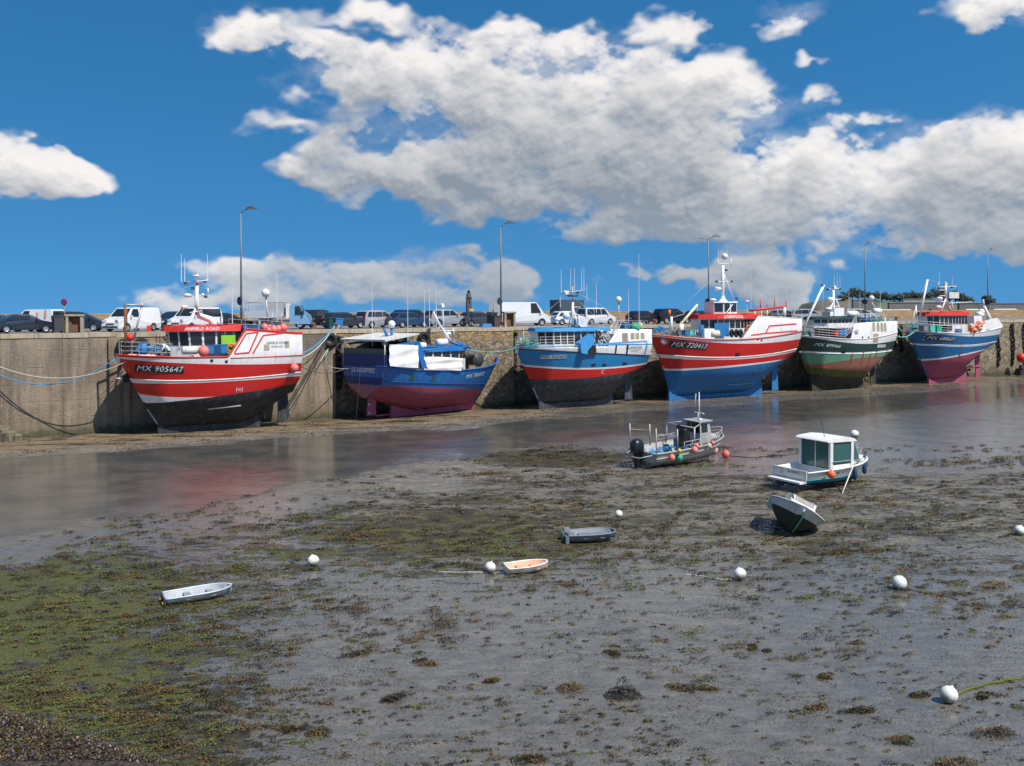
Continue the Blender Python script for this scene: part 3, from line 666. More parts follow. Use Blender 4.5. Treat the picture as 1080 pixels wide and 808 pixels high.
def cabinet(px,e,lab,w=1.2,h=1.25):
    th=thing('utility_cabinet',lab,'cabinet',qpos(px,e),WA-.25)
    b=MB(); b.box((-w/2+.09,0,h/2),(.18,.7,h)); b.box((w/2-.09,0,h/2),(.18,.7,h)); b.box((0,0,h+.07),(w+.12,.8,.14)); b.box((0,.3,h/2),(w-.36,.08,h-.01)); b.build('concrete_frame','tin',th)
    b=MB(); b.box((0,.12,h/2),(w-.4,.25,h-.1)); b.build('rusty_panel','rust',th)
cabinet(79,1.4,'concrete utility cabinet with a rusty opening beside the dark people carrier')
cabinet(537,1.3,'concrete utility cabinet at the foot of the street lamp by the high white van',1.1,1.3)
def bin_(px,e,lab,m,w=.75,h=1.2):
    th=thing('wheelie_bin',lab,'bin',qpos(px,e),WA+.2)
    b=MB(); b.box((0,0,h/2+.06),(w*.85,.6,h-.12),0,0,1.12); b.build('body',m,th)
    b=MB(); b.box((0,0,h+.05),(w*1.04,.75,.07)); b.box((0,.3,h+.09),(w*.9,.1,.06)); b.build('lid',m,th)
    for s in(-1,1):
        b=MB(); b.lathe((s*w*.4,.28,.1),(1,0,0),[(0,-.03),(.1,-.03),(.1,.03),(0,.03)],12); b.build('wheel','tyre',th)
bin_(61,1.5,'black plastic wheelie bin beside the brown box and the no-parking sign','dkgrey')
bin_(356,2.0,'blue plastic bin at the quay edge above the wall corner','bluep',.8,.85)
bin_(349,2.2,'dark green bin left of the small blue bin',pm('dark green plastic',(.01,.06,.045),.5,.2),.8,.9)
bin_(519,2.6,'dark slate bin left of the brown box by the lamp',pm('slate plastic',(.03,.05,.07),.5,.2),.9,1.3)
b=MB(); b.box((0,0,.55),(.8,.7,1.1)); b.box((0,0,1.12),(.9,.8,.06)); o=b.build('wooden_box',pm('brown board',(.13,.09,.03),.8,.4),loc=qpos(69,1.7),rz=WA); tag(o,'brown yellow wooden box between the black bin and the concrete cabinet','box')
b=MB(); b.box((0,0,.5),(.8,.7,1.0)); b.box((0,0,1.03),(.9,.8,.06)); o=b.build('wooden_box',pm('dark board',(.09,.06,.05),.8,.4),loc=qpos(523.5,1.8),rz=WA); tag(o,'dark brown wooden box beside the grey street lamp','box')
b=MB(); b.box((0,0,.22),(.32,.2,.44)); b.tube([(-.1,0,.44),(0,0,.52),(.1,0,.44)],.02); b.lathe((.1,0,.44),(.5,0,1),[(.04,0),(.04,.06),(0,.06)],8); o=b.build('fuel_can','red2',loc=qpos(157,2.0),rz=WA); tag(o,'red fuel can on the quay beside the rear wheel of the white van','fuel can')
b=MB(); b.box((0,0,.15),(1.1,.8,.3),0,0,.8); o=b.build('fish_crate','bluep',loc=qpos(512,1.2),rz=WA); tag(o,'low blue crate at the quay edge below the grey hatchback','crate')
# bollards
BO=None
def bollard(px,lab):
    global BO
    if BO is None:
        b=MB(); b.lathe((0,0,0),(0,0,1),[(.24,0),(.2,.06),(.13,.12),(.12,.34),(.22,.42),(.22,.5),(.12,.56),(0,.57)],16); BO=b.build('mooring_bollard','rust'); o=BO
    else: o=BO.copy(); COL.objects.link(o)
    o.location=onwall(px,sd(px)-.75,QZ+.02); tag(o,lab,'bollard','mooring bollards on the quay edge')
for px,l in [(-60,'rusty bollard on the quay past the left edge of the frame'),(354,'rusty bollard with a bundle of ropes near the blue bin'),(529,'rusty bollard at the foot of the grey lamp by the high white van'),(330,'rusty bollard above the pale wall right of the left trawler'),(690,'rusty bollard above the bow of the red and blue trawler'),(945,'rusty bollard with green rope right of the green trawler')]: bollard(px,l)
# ---------------------------------------------------------------- vehicles
CARS={ # L,W, body top profile [(x,z)..rear->front], greenhouse (xr_belt,xr_roof,xf_roof,xf_belt), belt z, roof z, wheel x's, wheel r, pillars(side window splits)
 'hatch':(4.1,1.74,[(0,.35),(0,.62),(.02,.92),(.14,.96),(2.9,.95),(3.75,.80),(4.02,.62),(4.1,.42),(4.08,.25)],(.12,.62,2.05,3.0),.93,1.46,(.72,3.25),.31,[1.25,2.05]),
 'sedan':(4.5,1.75,[(0,.35),(0,.62),(.03,.93),(.7,.99),(3.2,.95),(4.15,.78),(4.42,.62),(4.5,.42),(4.48,.25)],(.55,1.3,2.45,3.3),.95,1.42,(.85,3.6),.31,[1.75,2.5]),
 'mpv':(4.35,1.8,[(0,.35),(0,.65),(.02,1.0),(.1,1.02),(3.35,1.0),(4.0,.86),(4.28,.66),(4.35,.42),(4.33,.25)],(.08,.42,2.35,3.55),1.0,1.62,(.78,3.5),.32,[1.2,2.1]),
 'suv':(4.45,1.85,[(0,.42),(0,.7),(.02,1.06),(.1,1.08),(3.25,1.06),(4.15,.95),(4.38,.75),(4.45,.5),(4.43,.35)],(.08,.4,2.4,3.3),1.06,1.70,(.82,3.6),.37,[1.2,2.1]),
 'van':(4.85,1.9,[(0,.38),(0,.7),(0,1.15),(.05,1.16),(3.75,1.14),(4.5,.98),(4.78,.75),(4.85,.45),(4.83,.3)],(.03,.15,3.15,3.95),1.13,1.93,(.95,3.95),.33,[2.6]),
 'smallvan':(4.2,1.8,[(0,.38),(0,.7),(0,1.05),(.05,1.06),(3.15,1.04),(3.9,.90),(4.12,.7),(4.2,.45),(4.18,.3)],(.03,.12,2.55,3.35),1.04,1.82,(.78,3.35),.32,[1.15,2.1]),
 'bigvan':(5.4,2.0,[(0,.4),(0,.75),(0,1.3),(.05,1.31),(4.45,1.25),(5.05,1.05),(5.33,.8),(5.4,.5),(5.38,.32)],(.03,.1,3.75,4.6),1.25,2.42,(1.0,4.4),.35,[3.2]),
}
def car(kind,col,px,phi,e,label,cat='car',closed=False,graphic=False,open_doors=False):
    L,Wd,prof,gh,belt,roof,wx,wr,split=CARS[kind]
    p=qpos(px,e); a=math.atan((px-540)/F); th_=R(phi)-a
    c=Vector((math.cos(th_),math.sin(th_),0))*(L/2)
    th=thing('parked_van' if 'van' in kind else 'parked_car',label,cat,p-c,th_,'vehicles parked on the quay')
    pm_=carpaint(col); hw=Wd/2
    xr,xr2,xf2,xf=gh
    def ky(x,z):
        k=1.
        if z>belt: k-=.17*(z-belt)/(roof-belt)
        if z<.5: k-=.06*(.5-z)/.25
        k-=.10*sm(L*.80,L,x)+.05*sm(L*.12,0,x); return k*hw
    # outline incl. greenhouse and wheel arches
    out=[]
    for q in prof:
        if q[0]<=xr: out.append(q)
    out+=[(xr,belt+.01),(xr+(xr2-xr)*.5,belt+(roof-belt)*.55),(xr2,roof-.06),(xr2+.15,roof)]
    out+=[((xr2+xf2)/2,roof+.015),(xf2-.1,roof-.01),(xf2+.12,roof-.07),(xf,belt+.01)]
    for q in prof:
        if q[0]>xf: out.append(q)
    zb_=.22 if wr<.34 else .28
    out.append((L-.06,zb_))
    for w in wx[::-1]:
        for k in range(9):
            an=math.pi*k/8; out.append((w+math.cos(an)*(wr+.07),zb_+math.sin(an)*(wr+.13)))
    out.append((.08,zb_))
    b=MB(); b.prism(out,lambda q,s:(q[0],s*ky(*q),q[1])); b.build('body',pm_,th)
    b=MB(); b.box((L/2,0,.42),(L-.9,Wd*.8,.3)); b.build('underbody','dkgrey',th)
    of=.012
    def sidewin(pts,s):
        b=MB(); b.add([(x,s*(ky(x,z)+of),z) for x,z in pts],[tuple(range(len(pts)))]); b.build('side_window','glass',th)
    bz=belt+.05; tz=roof-.13
    def xrr(z): return xr+(xr2-xr)*min(1,(z-belt)/(roof-.06-belt))
    def xff(z): return xf+(xf2+.12-xf)*min(1,(z-belt)/(roof-.07-belt))
    sp=[xrr(bz)+.14]+split+[xff(bz)-.22]
    if closed: sp=split[-1:]+[xff(bz)-.22]
    for s in(-1,1):
        for i in range(len(sp)-1):
            x0,x1=sp[i]+.035,sp[i+1]-.035
            x0t=max(x0,xrr(tz)+.14); x1t=min(x1,xff(tz)-.10)
            if x1t>x0t+.05: sidewin([(x0,bz),(x1,bz),(x1t,tz),(x0t,tz)],s)
    def cross(name,xa,za,xb,zb,mat,ins=.12,off=.015,y0=-1,y1=1):
        d=Vector((xb-xa,0,zb-za)).normalized(); n=Vector((d.z,0,-d.x)); 
        if (xa<L/2)and n.x>0: n=-n
        if (xa>=L/2)and n.x<0: n=-n
        ya=ky(xa,za)-ins; yb=ky(xb,zb)-ins
        b=MB(); b.add([Vector((xa,y0*ya,za))+n*off,Vector((xa,y1*ya,za))+n*off,Vector((xb,y1*yb,zb))+n*off,Vector((xb,y0*yb,zb))+n*off],[(0,1,2,3)]); b.build(name,mat,th)
    cross('windscreen',xff(belt+.06),belt+.06,xff(roof-.12),roof-.12,'glass',off=.03)
    if not closed or kind=='smallvan': cross('rear_window',xrr(belt+.1),belt+.1,xrr(roof-.15),roof-.15,'glass',.14,.05)
    if graphic:
        b=MB(); 
        for xo,zo,w,h in((.5,1.15,.18,.6),(1.35,1.05,.5,.14),(1.3,1.25,.14,.35)):
            for s in(-1,1): b.add([(xo,s*(ky(xo,zo)+.012),zo),(xo+w,s*(ky(xo+w,zo)+.012),zo),(xo+w*1.2,s*(ky(xo,zo+h)+.012),zo+h),(xo+w*.5,s*(ky(xo,zo+h)+.012),zo+h)],[(0,1,2,3)])
        b.add([(-.012,-.55,.95),(-.012,.05,.95),(-.012,.0,1.08),(-.012,-.45,1.08)],[(0,1,2,3)]); b.add([(-.012,-.35,1.12),(-.012,-.22,1.12),(-.012,-.3,1.5),(-.012,-.38,1.4)],[(0,1,2,3)])
        b.build('orange_graphic','lettero',th)
    if open_doors:
        for s in(-1,1):
            b=MB(); b.box((-.35,s*(hw-.02),1.45),(.75,.05,1.75)); b.build('rear_door',pm('van door grey',(.36,.37,.38),.4,.2),th)
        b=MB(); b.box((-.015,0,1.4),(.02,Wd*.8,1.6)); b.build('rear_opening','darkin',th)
    for s in(-1,1):
        b=MB(); b.box((L-.13,s*(hw*.66),.70 if kind not in('van','bigvan','suv') else .86),(.2,.38,.16),s*-.3); b.build('headlight','head',th)
        b=MB(); tz0=.92 if kind in('hatch','sedan') else 1.05; b.box((.035,s*hw*.80,tz0-.05),(.10,.22,.2 if kind in('hatch','sedan') else .42)); b.build('tail_light','tail',th)
        b=MB(); b.box((xf-.35,s*(hw+.07),belt+.1),(.12,.18,.13)); b.build('mirror',pm_,th)
    b=MB(); b.box((L+.005,0,.45),(.03,.5,.11)); b.build('number_plate','plate',th); b=MB(); b.box((-.02,0,.62),(.03,.5,.11)); b.build('number_plate','plate',th)
    b=MB(); b.box((L-.02,0,.36),(.12,Wd*.74,.14)); b.box((L-.02,0,.60),(.10,Wd*.4,.1)); b.build('grille','dkgrey',th)
    for w in wx:
        for s in(-1,1):
            y=s*(hw-.11)
            b=MB(); b.lathe((w,y,wr),(0,s,0),[(wr*.6,-.1),(wr*.97,-.1),(wr,-.05),(wr,.06),(wr*.95,.1),(wr*.62,.1)],20); wo=b.build('wheel','tyre',th)
            b=MB(); b.lathe((w,y,wr),(0,s,0),[(wr*.63,.085),(wr*.5,.06),(wr*.2,.075),(0,.08)],20); b.build('rim','rim',wo)
    return th
NV=(.025,.034,.055); BK=(.02,.02,.024); SV=(.42,.44,.46); WH=(.74,.74,.74); GR=(.06,.065,.08)
car('hatch',(.05,.075,.1),1,5,9.5,'blue grey hatchback half hidden behind the dark saloon at the left edge')
car('sedan',NV,25,14,3.6,'dark navy saloon at the far left edge of the quay')
car('smallvan',WH,39,140,8.5,'white van with orange graphics behind the dark saloon','van',closed=True,graphic=True)
car('mpv',NV,83,-12,7.5,'dark people carrier behind the concrete cabinet')
car('van',WH,139,228,4.4,'white panel van facing left above the bow of the left trawler','van',closed=True)
car('mpv',NV,184,225,10,'dark car peeking out between the two white vans')
car('van',(.72,.73,.74),206,229,4.6,'white van with rear side windows behind the left trawler mast','van')
car('hatch',BK,241,8,6.5,'black car between the white van and the flatbed truck')
car('suv',(.02,.022,.026),337,38,6.5,'black four by four just right of the light blue truck cab')
car('hatch',(.035,.04,.05),363,33,4.5,'dark grey hatchback with a red tail light beside the small blue bin')
car('mpv',SV,398,40,5.5,'silver people carrier left of the blue hatchback')
car('suv',NV,436,36,11,'dark four by four half hidden behind the blue hatchback')
car('hatch',(.02,.06,.13),431,36,4.2,'metallic blue hatchback in front of the dark four by four')
car('suv',(.38,.4,.42),471,30,6.5,'silver four by four right of the blue hatchback')
car('hatch',GR,505,30,6.2,'slate grey hatchback left of the grey street lamp')
car('bigvan',WH,552,17,5.2,'high white van with its rear doors open beside the street lamp','van',closed=True,open_doors=True)
car('hatch',WH,600,30,6.5,'small white car behind the mast of the cyan trawler')
car('smallvan',(.66,.67,.68),629,38,6.5,'white van with windows between the cyan trawler mast and its radome','van')
car('hatch',BK,679,42,6.5,'black hatchback right of the cyan trawler antenna')
car('suv',(.015,.016,.02),709,36,6.0,'black four by four behind the crane of the red and blue trawler')
car('hatch',(.02,.022,.028),739,30,7.5,'dark hatchback behind the wheelhouse of the red and blue trawler')
car('hatch',(.03,.035,.045),828,30,9,'dark car behind the aft gantry of the red and blue trawler')
car('mpv',SV,852,15,7,'silver people carrier behind the boom of the green trawler')
car('mpv',(.55,.57,.58),908,12,7,'pale silver car behind the upper deck of the green trawler')
def truck():
    px=294; p=qpos(px,5.2); a=math.atan((px-540)/F); th_=R(-6)-a; L=5.7
    th=thing('flatbed_truck','light blue flatbed truck with grey drop sides behind the left trawler stern','truck',p-Vector((math.cos(th_),math.sin(th_),0))*L/2,th_,'vehicles parked on the quay')
    cp=pm('pale blue truck paint',(.17,.34,.52),.3,.1)
    prof=[(3.9,.45),(3.9,2.1),(4.1,2.22),(4.75,2.2),(5.15,1.55),(5.6,1.2),(5.72,.8),(5.7,.42)]
    b=MB(); b.prism(prof,lambda q,s:(q[0],s*(.97-.1*(q[1]>1.4)),q[1])); b.build('cab',cp,th)
    for s in(-1,1):
        b=MB(); b.add([(x,s*(.97-.1*(z>1.4)+.012),z) for x,z in[(4.35,1.28),(5.15,1.28),(5.02,1.55),(4.72,2.02),(4.35,2.02)]],[(0,1,2,3,4)]); b.build('side_window','glass',th)
        b=MB(); b.box((5.1,s*1.1,1.5),(.12,.16,.32)); b.build('mirror','dkgrey',th)
        b=MB(); b.box((5.64,s*.7,.85),(.12,.35,.2)); b.build('headlight','head',th)
    b=MB(); b.quad((4.8,-.8,2.13),(4.8,.8,2.13),(5.14,.86,1.60),(5.14,-.86,1.60)); b.build('windscreen','glass',th)
    b=MB(); b.box((1.9,0,.95),(3.7,2.0,.12)); b.box((1.9,0,.7),(3.9,.8,.2)); b.build('flatbed','steel',th)
    for s in(-1,1):
        b=MB(); b.box((1.6,s*.99,1.3),(3.2,.05,.62)); b.build('drop_side','pgrey',th)
    b=MB(); b.box((3.72,0,1.6),(.3,2.02,1.3)); b.build('headboard','white',th)
    b=MB(); b.tube([(.1,-.95,1.0),(.1,-.95,2.35),(3.6,-.95,2.4)],.03); b.tube([(.1,.95,1.0),(.1,.95,2.35),(3.6,.95,2.4)],.03); b.tube([(.1,-.95,2.35),(.1,.95,2.35)],.03); b.build('load_frame','steel',th)
    b=MB(); b.box((2.6,-.2,1.75),(1.6,1.5,1.3)); b.build('load_box',pm('dull grey sheet',(.4,.41,.42),.5,.3),th)
    for x in(.9,4.75):
        for s in(-1,1):
            b=MB(); b.lathe((x,s*.85,.36),(0,s,0),[(.2,-.1),(.35,-.1),(.36,0),(.35,.1),(.2,.1)],18); w=b.build('wheel','tyre',th); b=MB(); b.lathe((x,s*.85,.36),(0,s,0),[(.2,.08),(.0,.07)],16); b.build('rim','rim',w)
truck()
def darkvan():
    th=thing('box_truck','dark slate box truck roof showing behind the small white car','truck',qpos(598,14),WA,'vehicles parked on the quay')
    b=MB(); b.box((0,0,1.75),(3.4,2.1,2.1)); b.build('load_box',pm('slate truck body',(.06,.085,.11),.4,.2),th)
    b=MB(); b.box((2.6,0,1.15),(1.6,2.0,1.5),0,0,.85); b.build('cab',pm('slate truck body',(.06,.085,.11)),th)
    b=MB(); b.box((.4,0,.6),(5.4,1.2,.25)); b.build('chassis','dkgrey',th)
    for x in(-1,2.5):
        for s in(-1,1): b=MB(); b.lathe((x,s*.9,.4),(0,s,0),[(0,-.12),(.4,-.12),(.4,.12),(0,.12)],16); b.build('wheel','tyre',th)
darkvan()
# ---------------------------------------------------------------- hull machinery
class Hull:
    def __init__(s,L,B,sheer,zb,D,p):
        s.L,s.B,s.zs,s.zb,s.D,s.p=L,B,sheer,zb,D,p; s.k=1.
    def b(s,x,z):
        zb=s.zb(x); zs=s.zs(x); w=(z-zb)/max(.05,zs-zb); w=max(0,min(1,w))
        return max(0,s.D(x)*w**s.p(x)*(s.k+(1-s.k)*sm(0,.40,w) if s.k<1 else 1)-.05*max(0,z-zs))
def hull_mesh(h,name,bands,top,deck,parent,n=64,dm='deck',inner='white',wallt=.07):
    """bands: [(mat,curve or None)] from the bottom up; last curve None = top"""
    mats=[b[0] for b in bands]+[inner,dm]; mb=MB(); sub=5
    xs=[h.L*(1-(1-i/n)**1.0) for i in range(n+1)]; xs+=[h.L*(1-k) for k in(.004,.010,.022,.035,.05)]; xs=sorted(set(xs))
    cols=[]
    for x in xs:
        zb=min(h.zb(x),h.zs(x)); tp=max(top(x),zb); rows=[];pr=zb
        for k,(m,c) in enumerate(bands):
            z1=tp if c is None else max(pr,min(tp,c(x)))
            for j in range(sub): rows.append(pr+(z1-pr)*j/sub)
            pr=z1
        rows.append(tp); cols.append(rows)
    nr=len(cols[0])
    for s in(1,-1):
        vs=[(x,s*h.b(x,z),z) for x,rows in zip(xs,cols) for z in rows]
        for i in range(len(xs)-1):
            for j in range(nr-1):
                pass
        o=len(mb.v); mb.v+=vs
        for i in range(len(xs)-1):
            for j in range(nr-1):
                f=[o+i*nr+j,o+(i+1)*nr+j,o+(i+1)*nr+j+1,o+i*nr+j+1]
                mb.f.append(f if s<0 else f[::-1]); mb.m.append(min(j//sub,len(bands)-1)); mb.s.append(True)
        # inner bulwark
        vi=[]
        for x,rows in zip(xs,cols):
            bt=h.b(x,rows[-1]); dz=min(rows[-1],deck(x)); vi+=[(x,s*bt,rows[-1]),(x,s*max(0,bt-wallt),rows[-1]),(x,s*max(0,h.b(x,dz)-wallt),dz),(x,0,dz)]
        o=len(mb.v); mb.v+=vi
        for i in range(len(xs)-1):
            for j,mi in((0,len(bands)),(1,len(bands)),(2,len(bands)+1)):
                f=[o+i*4+j,o+(i+1)*4+j,o+(i+1)*4+j+1,o+i*4+j+1]; mb.f.append(f); mb.m.append(mi); mb.s.append(False)
    # transom
    x=xs[0]; rows=cols[0]; o=len(mb.v)
    for s in(1,-1): mb.v+=[(x,s*h.b(x,z),z) for z in rows]
    for j in range(nr-1):
        mb.f.append([o+j,o+j+1,o+nr+j+1,o+nr+j]); mb.m.append(min(j//sub,len(bands)-1)); mb.s.append(False)
    # inner transom
    dz=deck(0); b0=h.b(0,rows[-1]); mb.add([(wallt,b0,rows[-1]),(wallt,-b0,rows[-1]),(wallt,-b0,dz),(wallt,b0,dz)],[(0,1,2,3)],len(bands)); mb.add([(0,b0,rows[-1]),(0,-b0,rows[-1]),(wallt,-b0,rows[-1]),(wallt,b0,rows[-1])],[(0,1,2,3)],len(bands))
    return mb.build(name,mats,parent)
class Boat:
    """trawler aground; bowleft: bow points to image left along the wall"""
    def __init__(s,name,label,bow,stern,d,B,yaw=0.,bowleft=True,foot=None,group='trawlers aground along the quay'):
        s.bl=bowleft; s.B=B
        if bowleft:
            tb=tof(bow[0],d); ts=tof(stern[0],d+B*.42); s.org=wall(ts,d); s.L=ts-tb; s.ang=WA+math.pi+yaw; s.side=1
        s.root=thing(name,label,'fishing boat',s.org,s.ang,group)
    def loc(s,px,py,y=0.):
        X=Vector((math.cos(s.ang),math.sin(s.ang),0)); Y=Vector((-X.y,X.x,0)); r=ray(px,py); o=s.org+Y*y
        # ray origin (0,0,H); (k r - o).Y=0
        k=o.dot(Y)/Vector((r.x,r.y,0)).dot(Y); P=Vector((r.x*k,r.y*k,0)); return (P-o).dot(X),H+r.z*k
    def hl(s,px,py):   # on hull side
        y=s.side*s.B*.45
        for _ in range(6):
            x,z=s.loc(px,py,y); x=max(0,min(s.L,x)); y=s.side*(s.h.b(x,z) if hasattr(s,'h') else s.D(x))
        return x,z
    def fit(s,pts):
        q=[s.hl(*p) for p in pts]
        if len(q)==2: (a,b),(c,d)=q; return lambda x:b+(d-b)*(x-a)/(c-a)
        (x0,y0),(x1,y1),(x2,y2)=q
        return lambda x:y0*(x-x1)*(x-x2)/((x0-x1)*(x0-x2))+y1*(x-x0)*(x-x2)/((x1-x0)*(x1-x2))+y2*(x-x0)*(x-x1)/((x2-x0)*(x2-x1))
    def shape(s,sheer,footx,zstern,xm=.62,ts=.9,zkeel=.35,pst=1.3,pm_=.42,pb=.85,cut=.34):
        L,B=s.L,s.B; X=xm*L
        def D(x):
            if x>X:
                q=min(1,(x-X)/(L-X)); return B/2*max(0,1-q**2.3)**.72
            return B/2*(ts+(1-ts)*sm(0,1,x/X)**.8)
        s.D=D
        zs=s.fit(sheer); s.zs=zs; zt=zs(L)
        s.fx=footx
        def zb(x):
            if x>footx:
                q=min(1,(x-footx)/(L-footx)); return zkeel*0+max(0,zt-.02)*q**pst + zkeel*(1-q)
            return zkeel+(zstern-zkeel)*sm(cut*L,-.05*L,x)**1.1
        s.zb=zb
        s.h=Hull(L,B,zs,zb,D,lambda x:pm_+(pb-pm_)*sm(.45*L,.95*L,x)); s.h.k=.38
    def hull(s,bands,top=None,bul=.65,**k):
        s.top=top if top else s.zs
        s.deck=lambda x:s.top(x)-bul
        s.hb=hull_mesh(s.h,'hull',bands,s.top,s.deck,s.root,**k)
    def pt(s,x,z,off=.02,side=None):
        sd_=s.side if side is None else side; return (x,sd_*(s.h.b(x,z)+off),z)
    def strake(s,c,r,mat,x0=0,x1=None,name='rubbing_strake',n=50,out=0.):
        x1=s.L-.02 if x1 is None else x1
        b=MB()
        for sd_ in(1,-1): b.tube([s.pt(x0+(x1-x0)*i/n,c(x0+(x1-x0)*i/n),out,sd_) for i in range(n+1)],r,6)
        return b.build(name,mat,s.root)
    def stem(s,mat,r=.07,z1=9.):
        b=MB(); pts=[];n=16
        for i in range(n+1):
            x=s.fx+(s.L-s.fx)*i/n; 
            if s.zb(x)<z1: pts.append((x+.01,0,s.zb(x)))
        b.tube(pts,r,6); b.build('stem_bar',mat,s.root)
    def keel(s,mat,x0=.2,x1=None,rud=True,rmat=None):
        L=s.L; x1=s.fx+.3 if x1 is None else x1*L; x0*=L
        n=14; poly=[(x0,-.02)]+[(x1,-.02)]+[(x0+(x1-x0)*(1-i/n),s.zb(x0+(x1-x0)*(1-i/n))+.12) for i in range(n+1)]
        b=MB(); b.prism(poly,lambda q,s_:(q[0],s_*.13,q[1])); b.build('keel',mat,s.root)
        if rud:
            xa=.02*L; b=MB(); zt=s.zb(xa+.4)+.1; b.prism([(xa,.35),(xa+.95,.35),(xa+.95,zt),(xa+.15,zt)],lambda q,s_:(q[0],s_*.06,q[1])); b.build('rudder',rmat or mat,s.root)
            b=MB(); b.tube([(xa+.9,0,.28),(x0+.2,0,.28)],.07); b.build('sole_piece',rmat or mat,s.root)
            b=MB(); c=Vector((x0-.32,0,1.25)); b.lathe(c,(1,0,0),[(0,-.14),(.12,-.1),(.14,.15),(.1,.35)],10)
            for k in range(4):
                a=k*math.pi/2+.4; r1=Vector((0,math.cos(a),math.sin(a))); t1=Vector((.35,-math.sin(a)*.8,math.cos(a)*.8)).normalized()
                b.add([c+r1*.1-t1*.05,c+r1*.35-t1*.22,c+r1*.62-t1*.14,c+r1*.64+t1*.10,c+r1*.38+t1*.22,c+r1*.1+t1*.06],[(0,1,2,3,4,5)])
            b.build('propeller',pm('bronze propeller',(.25,.16,.07),.5,.4,metal=.6),s.root)
    def ribbon(s,pts,w,mat,name='painted_line',off=.012):
        """pts pixel points"""
        q=[s.hl(*p) for p in pts]; b=MB()
        for (a,za),(c,zc) in zip(q,q[1:]):
            n=8; d=Vector((c-a,zc-za)); d.normalize(); nn=Vector((-d.y,d.x))*w/2
            vs=[]
            for i in range(n+1):
                x=a+(c-a)*i/n; z=za+(zc-za)*i/n
                vs+=[s.pt(x+nn.x,z+nn.y,off),s.pt(x-nn.x,z-nn.y,off)]
            b.add(vs,[(2*i,2*i+1,2*i+3,2*i+2) for i in range(n)])
        return b.build(name,mat,s.root,fix=False)
    def patch(s,x0,z0,x1,z1,mat,name,off=.02,n=10,slope=0.):
        b=MB(); vs=[]
        for i in range(n+1):
            for j in range(4):
                x=x0+(x1-x0)*i/n; z=z0+(z1-z0)*j/3+slope*(x-x0); vs.append(s.pt(x,z,off))
        b.add(vs,[(i*4+j,i*4+j+1,i*4+j+5,i*4+j+4) for i in range(n) for j in range(3)],0); return b.build(name,mat,s.root,fix=False)
    def ppatch(s,pxa,pya,pxb,pyb,mat,name,off=.02):
        xa,za=s.hl(pxa,pya); xb,zb=s.hl(pxb,pyb); return s.patch(xa,za,xb,zb,mat,name,off)
    def reg(s,body,px,py,size,mat='letter',shear=.25,board='letterk',slope=None,name='registration_number',stretch=1.,bw=None):
        x,z=s.hl(px,py); sg=-1 if s.bl else 1
        if slope is None:
            slope=(s.zs(x+.5)-s.zs(x-.5))
        vs,fs=textmesh(body,size,shear,.0)
        wd=(max(v.x for v in vs)-min(v.x for v in vs))*stretch
        f=lambda tx,ty:s.pt(x+sg*tx*stretch,z+ty+slope*sg*tx*stretch,.045)
        par=s.root
        if board:
            b=MB(); n=14; q=[]
            for i in range(n+1):
                for j in range(4):
                    tx=(-.53+1.06*i/n)*wd; q.append(s.pt(x+sg*tx,z+(-.5+j/3)*size*.92+slope*sg*tx,.03))
            b.add(q,[(i*4+j,i*4+j+1,i*4+j+5,i*4+j+4) for i in range(n) for j in range(3)]); par=b.build('number_board',board,s.root,fix=False)
        b=MB(); b.add([f(v.x,v.y) for v in vs],fs); b.build(name,mat,par,fix=False)
    def house(s,fp,z0,z1,mat,wins=None,lean=0.,wz=(.45,.85),name='wheelhouse',wmat='glass',roof=None,over=.18,rth=.2):
        """fp: half footprint from aft centre round the PORT side to the bow centre [(x,y)..]"""
        n=len(fp); full=fp+[(x,-y) for x,y in fp[::-1] if y>0]
        cx=sum(p[0] for p in full)/len(full)
        k=lambda p,z:(p[0]+lean*(z-z0)*(1 if p[0]>cx else 0),p[1],z)
        b=MB(); N_=len(full); b.add([k(p,z0) for p in full]+[k(p,z1) for p in full],[(i,(i+1)%N_,(i+1)%N_+N_,i+N_) for i in range(N_)]+[tuple(range(N_)),tuple(range(N_,2*N_))]); ho=b.build(name,mat,s.root)
        if wins:
            for (i,nw) in wins.items():
                for side in(1,-1):
                    A,Bp=fp[i],fp[i+1]
                    a=Vector((A[0],side*A[1],0)); c=Vector((Bp[0],side*Bp[1],0))
                    for w in range(nw):
                        u0=(w+.13)/nw; u1=(w+.87)/nw; q=[]
                        for uu,ww in((u0,wz[0]),(u1,wz[0]),(u1,wz[1]),(u0,wz[1])):
                            z=z0+(z1-z0)*ww; p0=Vector(k((a.x,a.y),z)); p1=Vector(k((c.x,c.y),z)); q.append(p0.lerp(p1,uu))
                        nn=(q[1]-q[0]).cross(q[3]-q[0]).normalized(); cc=(q[0]+q[2])/2-Vector((cx,0,(z0+z1)/2))
                        if nn.dot(cc)<0: nn=-nn
                        b=MB(); fr=[v+ (v-(q[0]+q[2])/2)*.12 for v in q]
                        b.add([v+nn*.012 for v in fr]+[v+nn*.03 for v in fr],[(4,5,6,7),(0,1,5,4),(1,2,6,5),(2,3,7,6),(3,0,4,7)]); fo=b.build('window','dkgrey' if wmat=='glass' else 'white',ho)
                        b=MB(); b.add([v+nn*.036 for v in q],[(0,1,2,3)]); 
                        pn=b.build('window_pane',wmat,ho)
                        if side<0 and w==0: pass
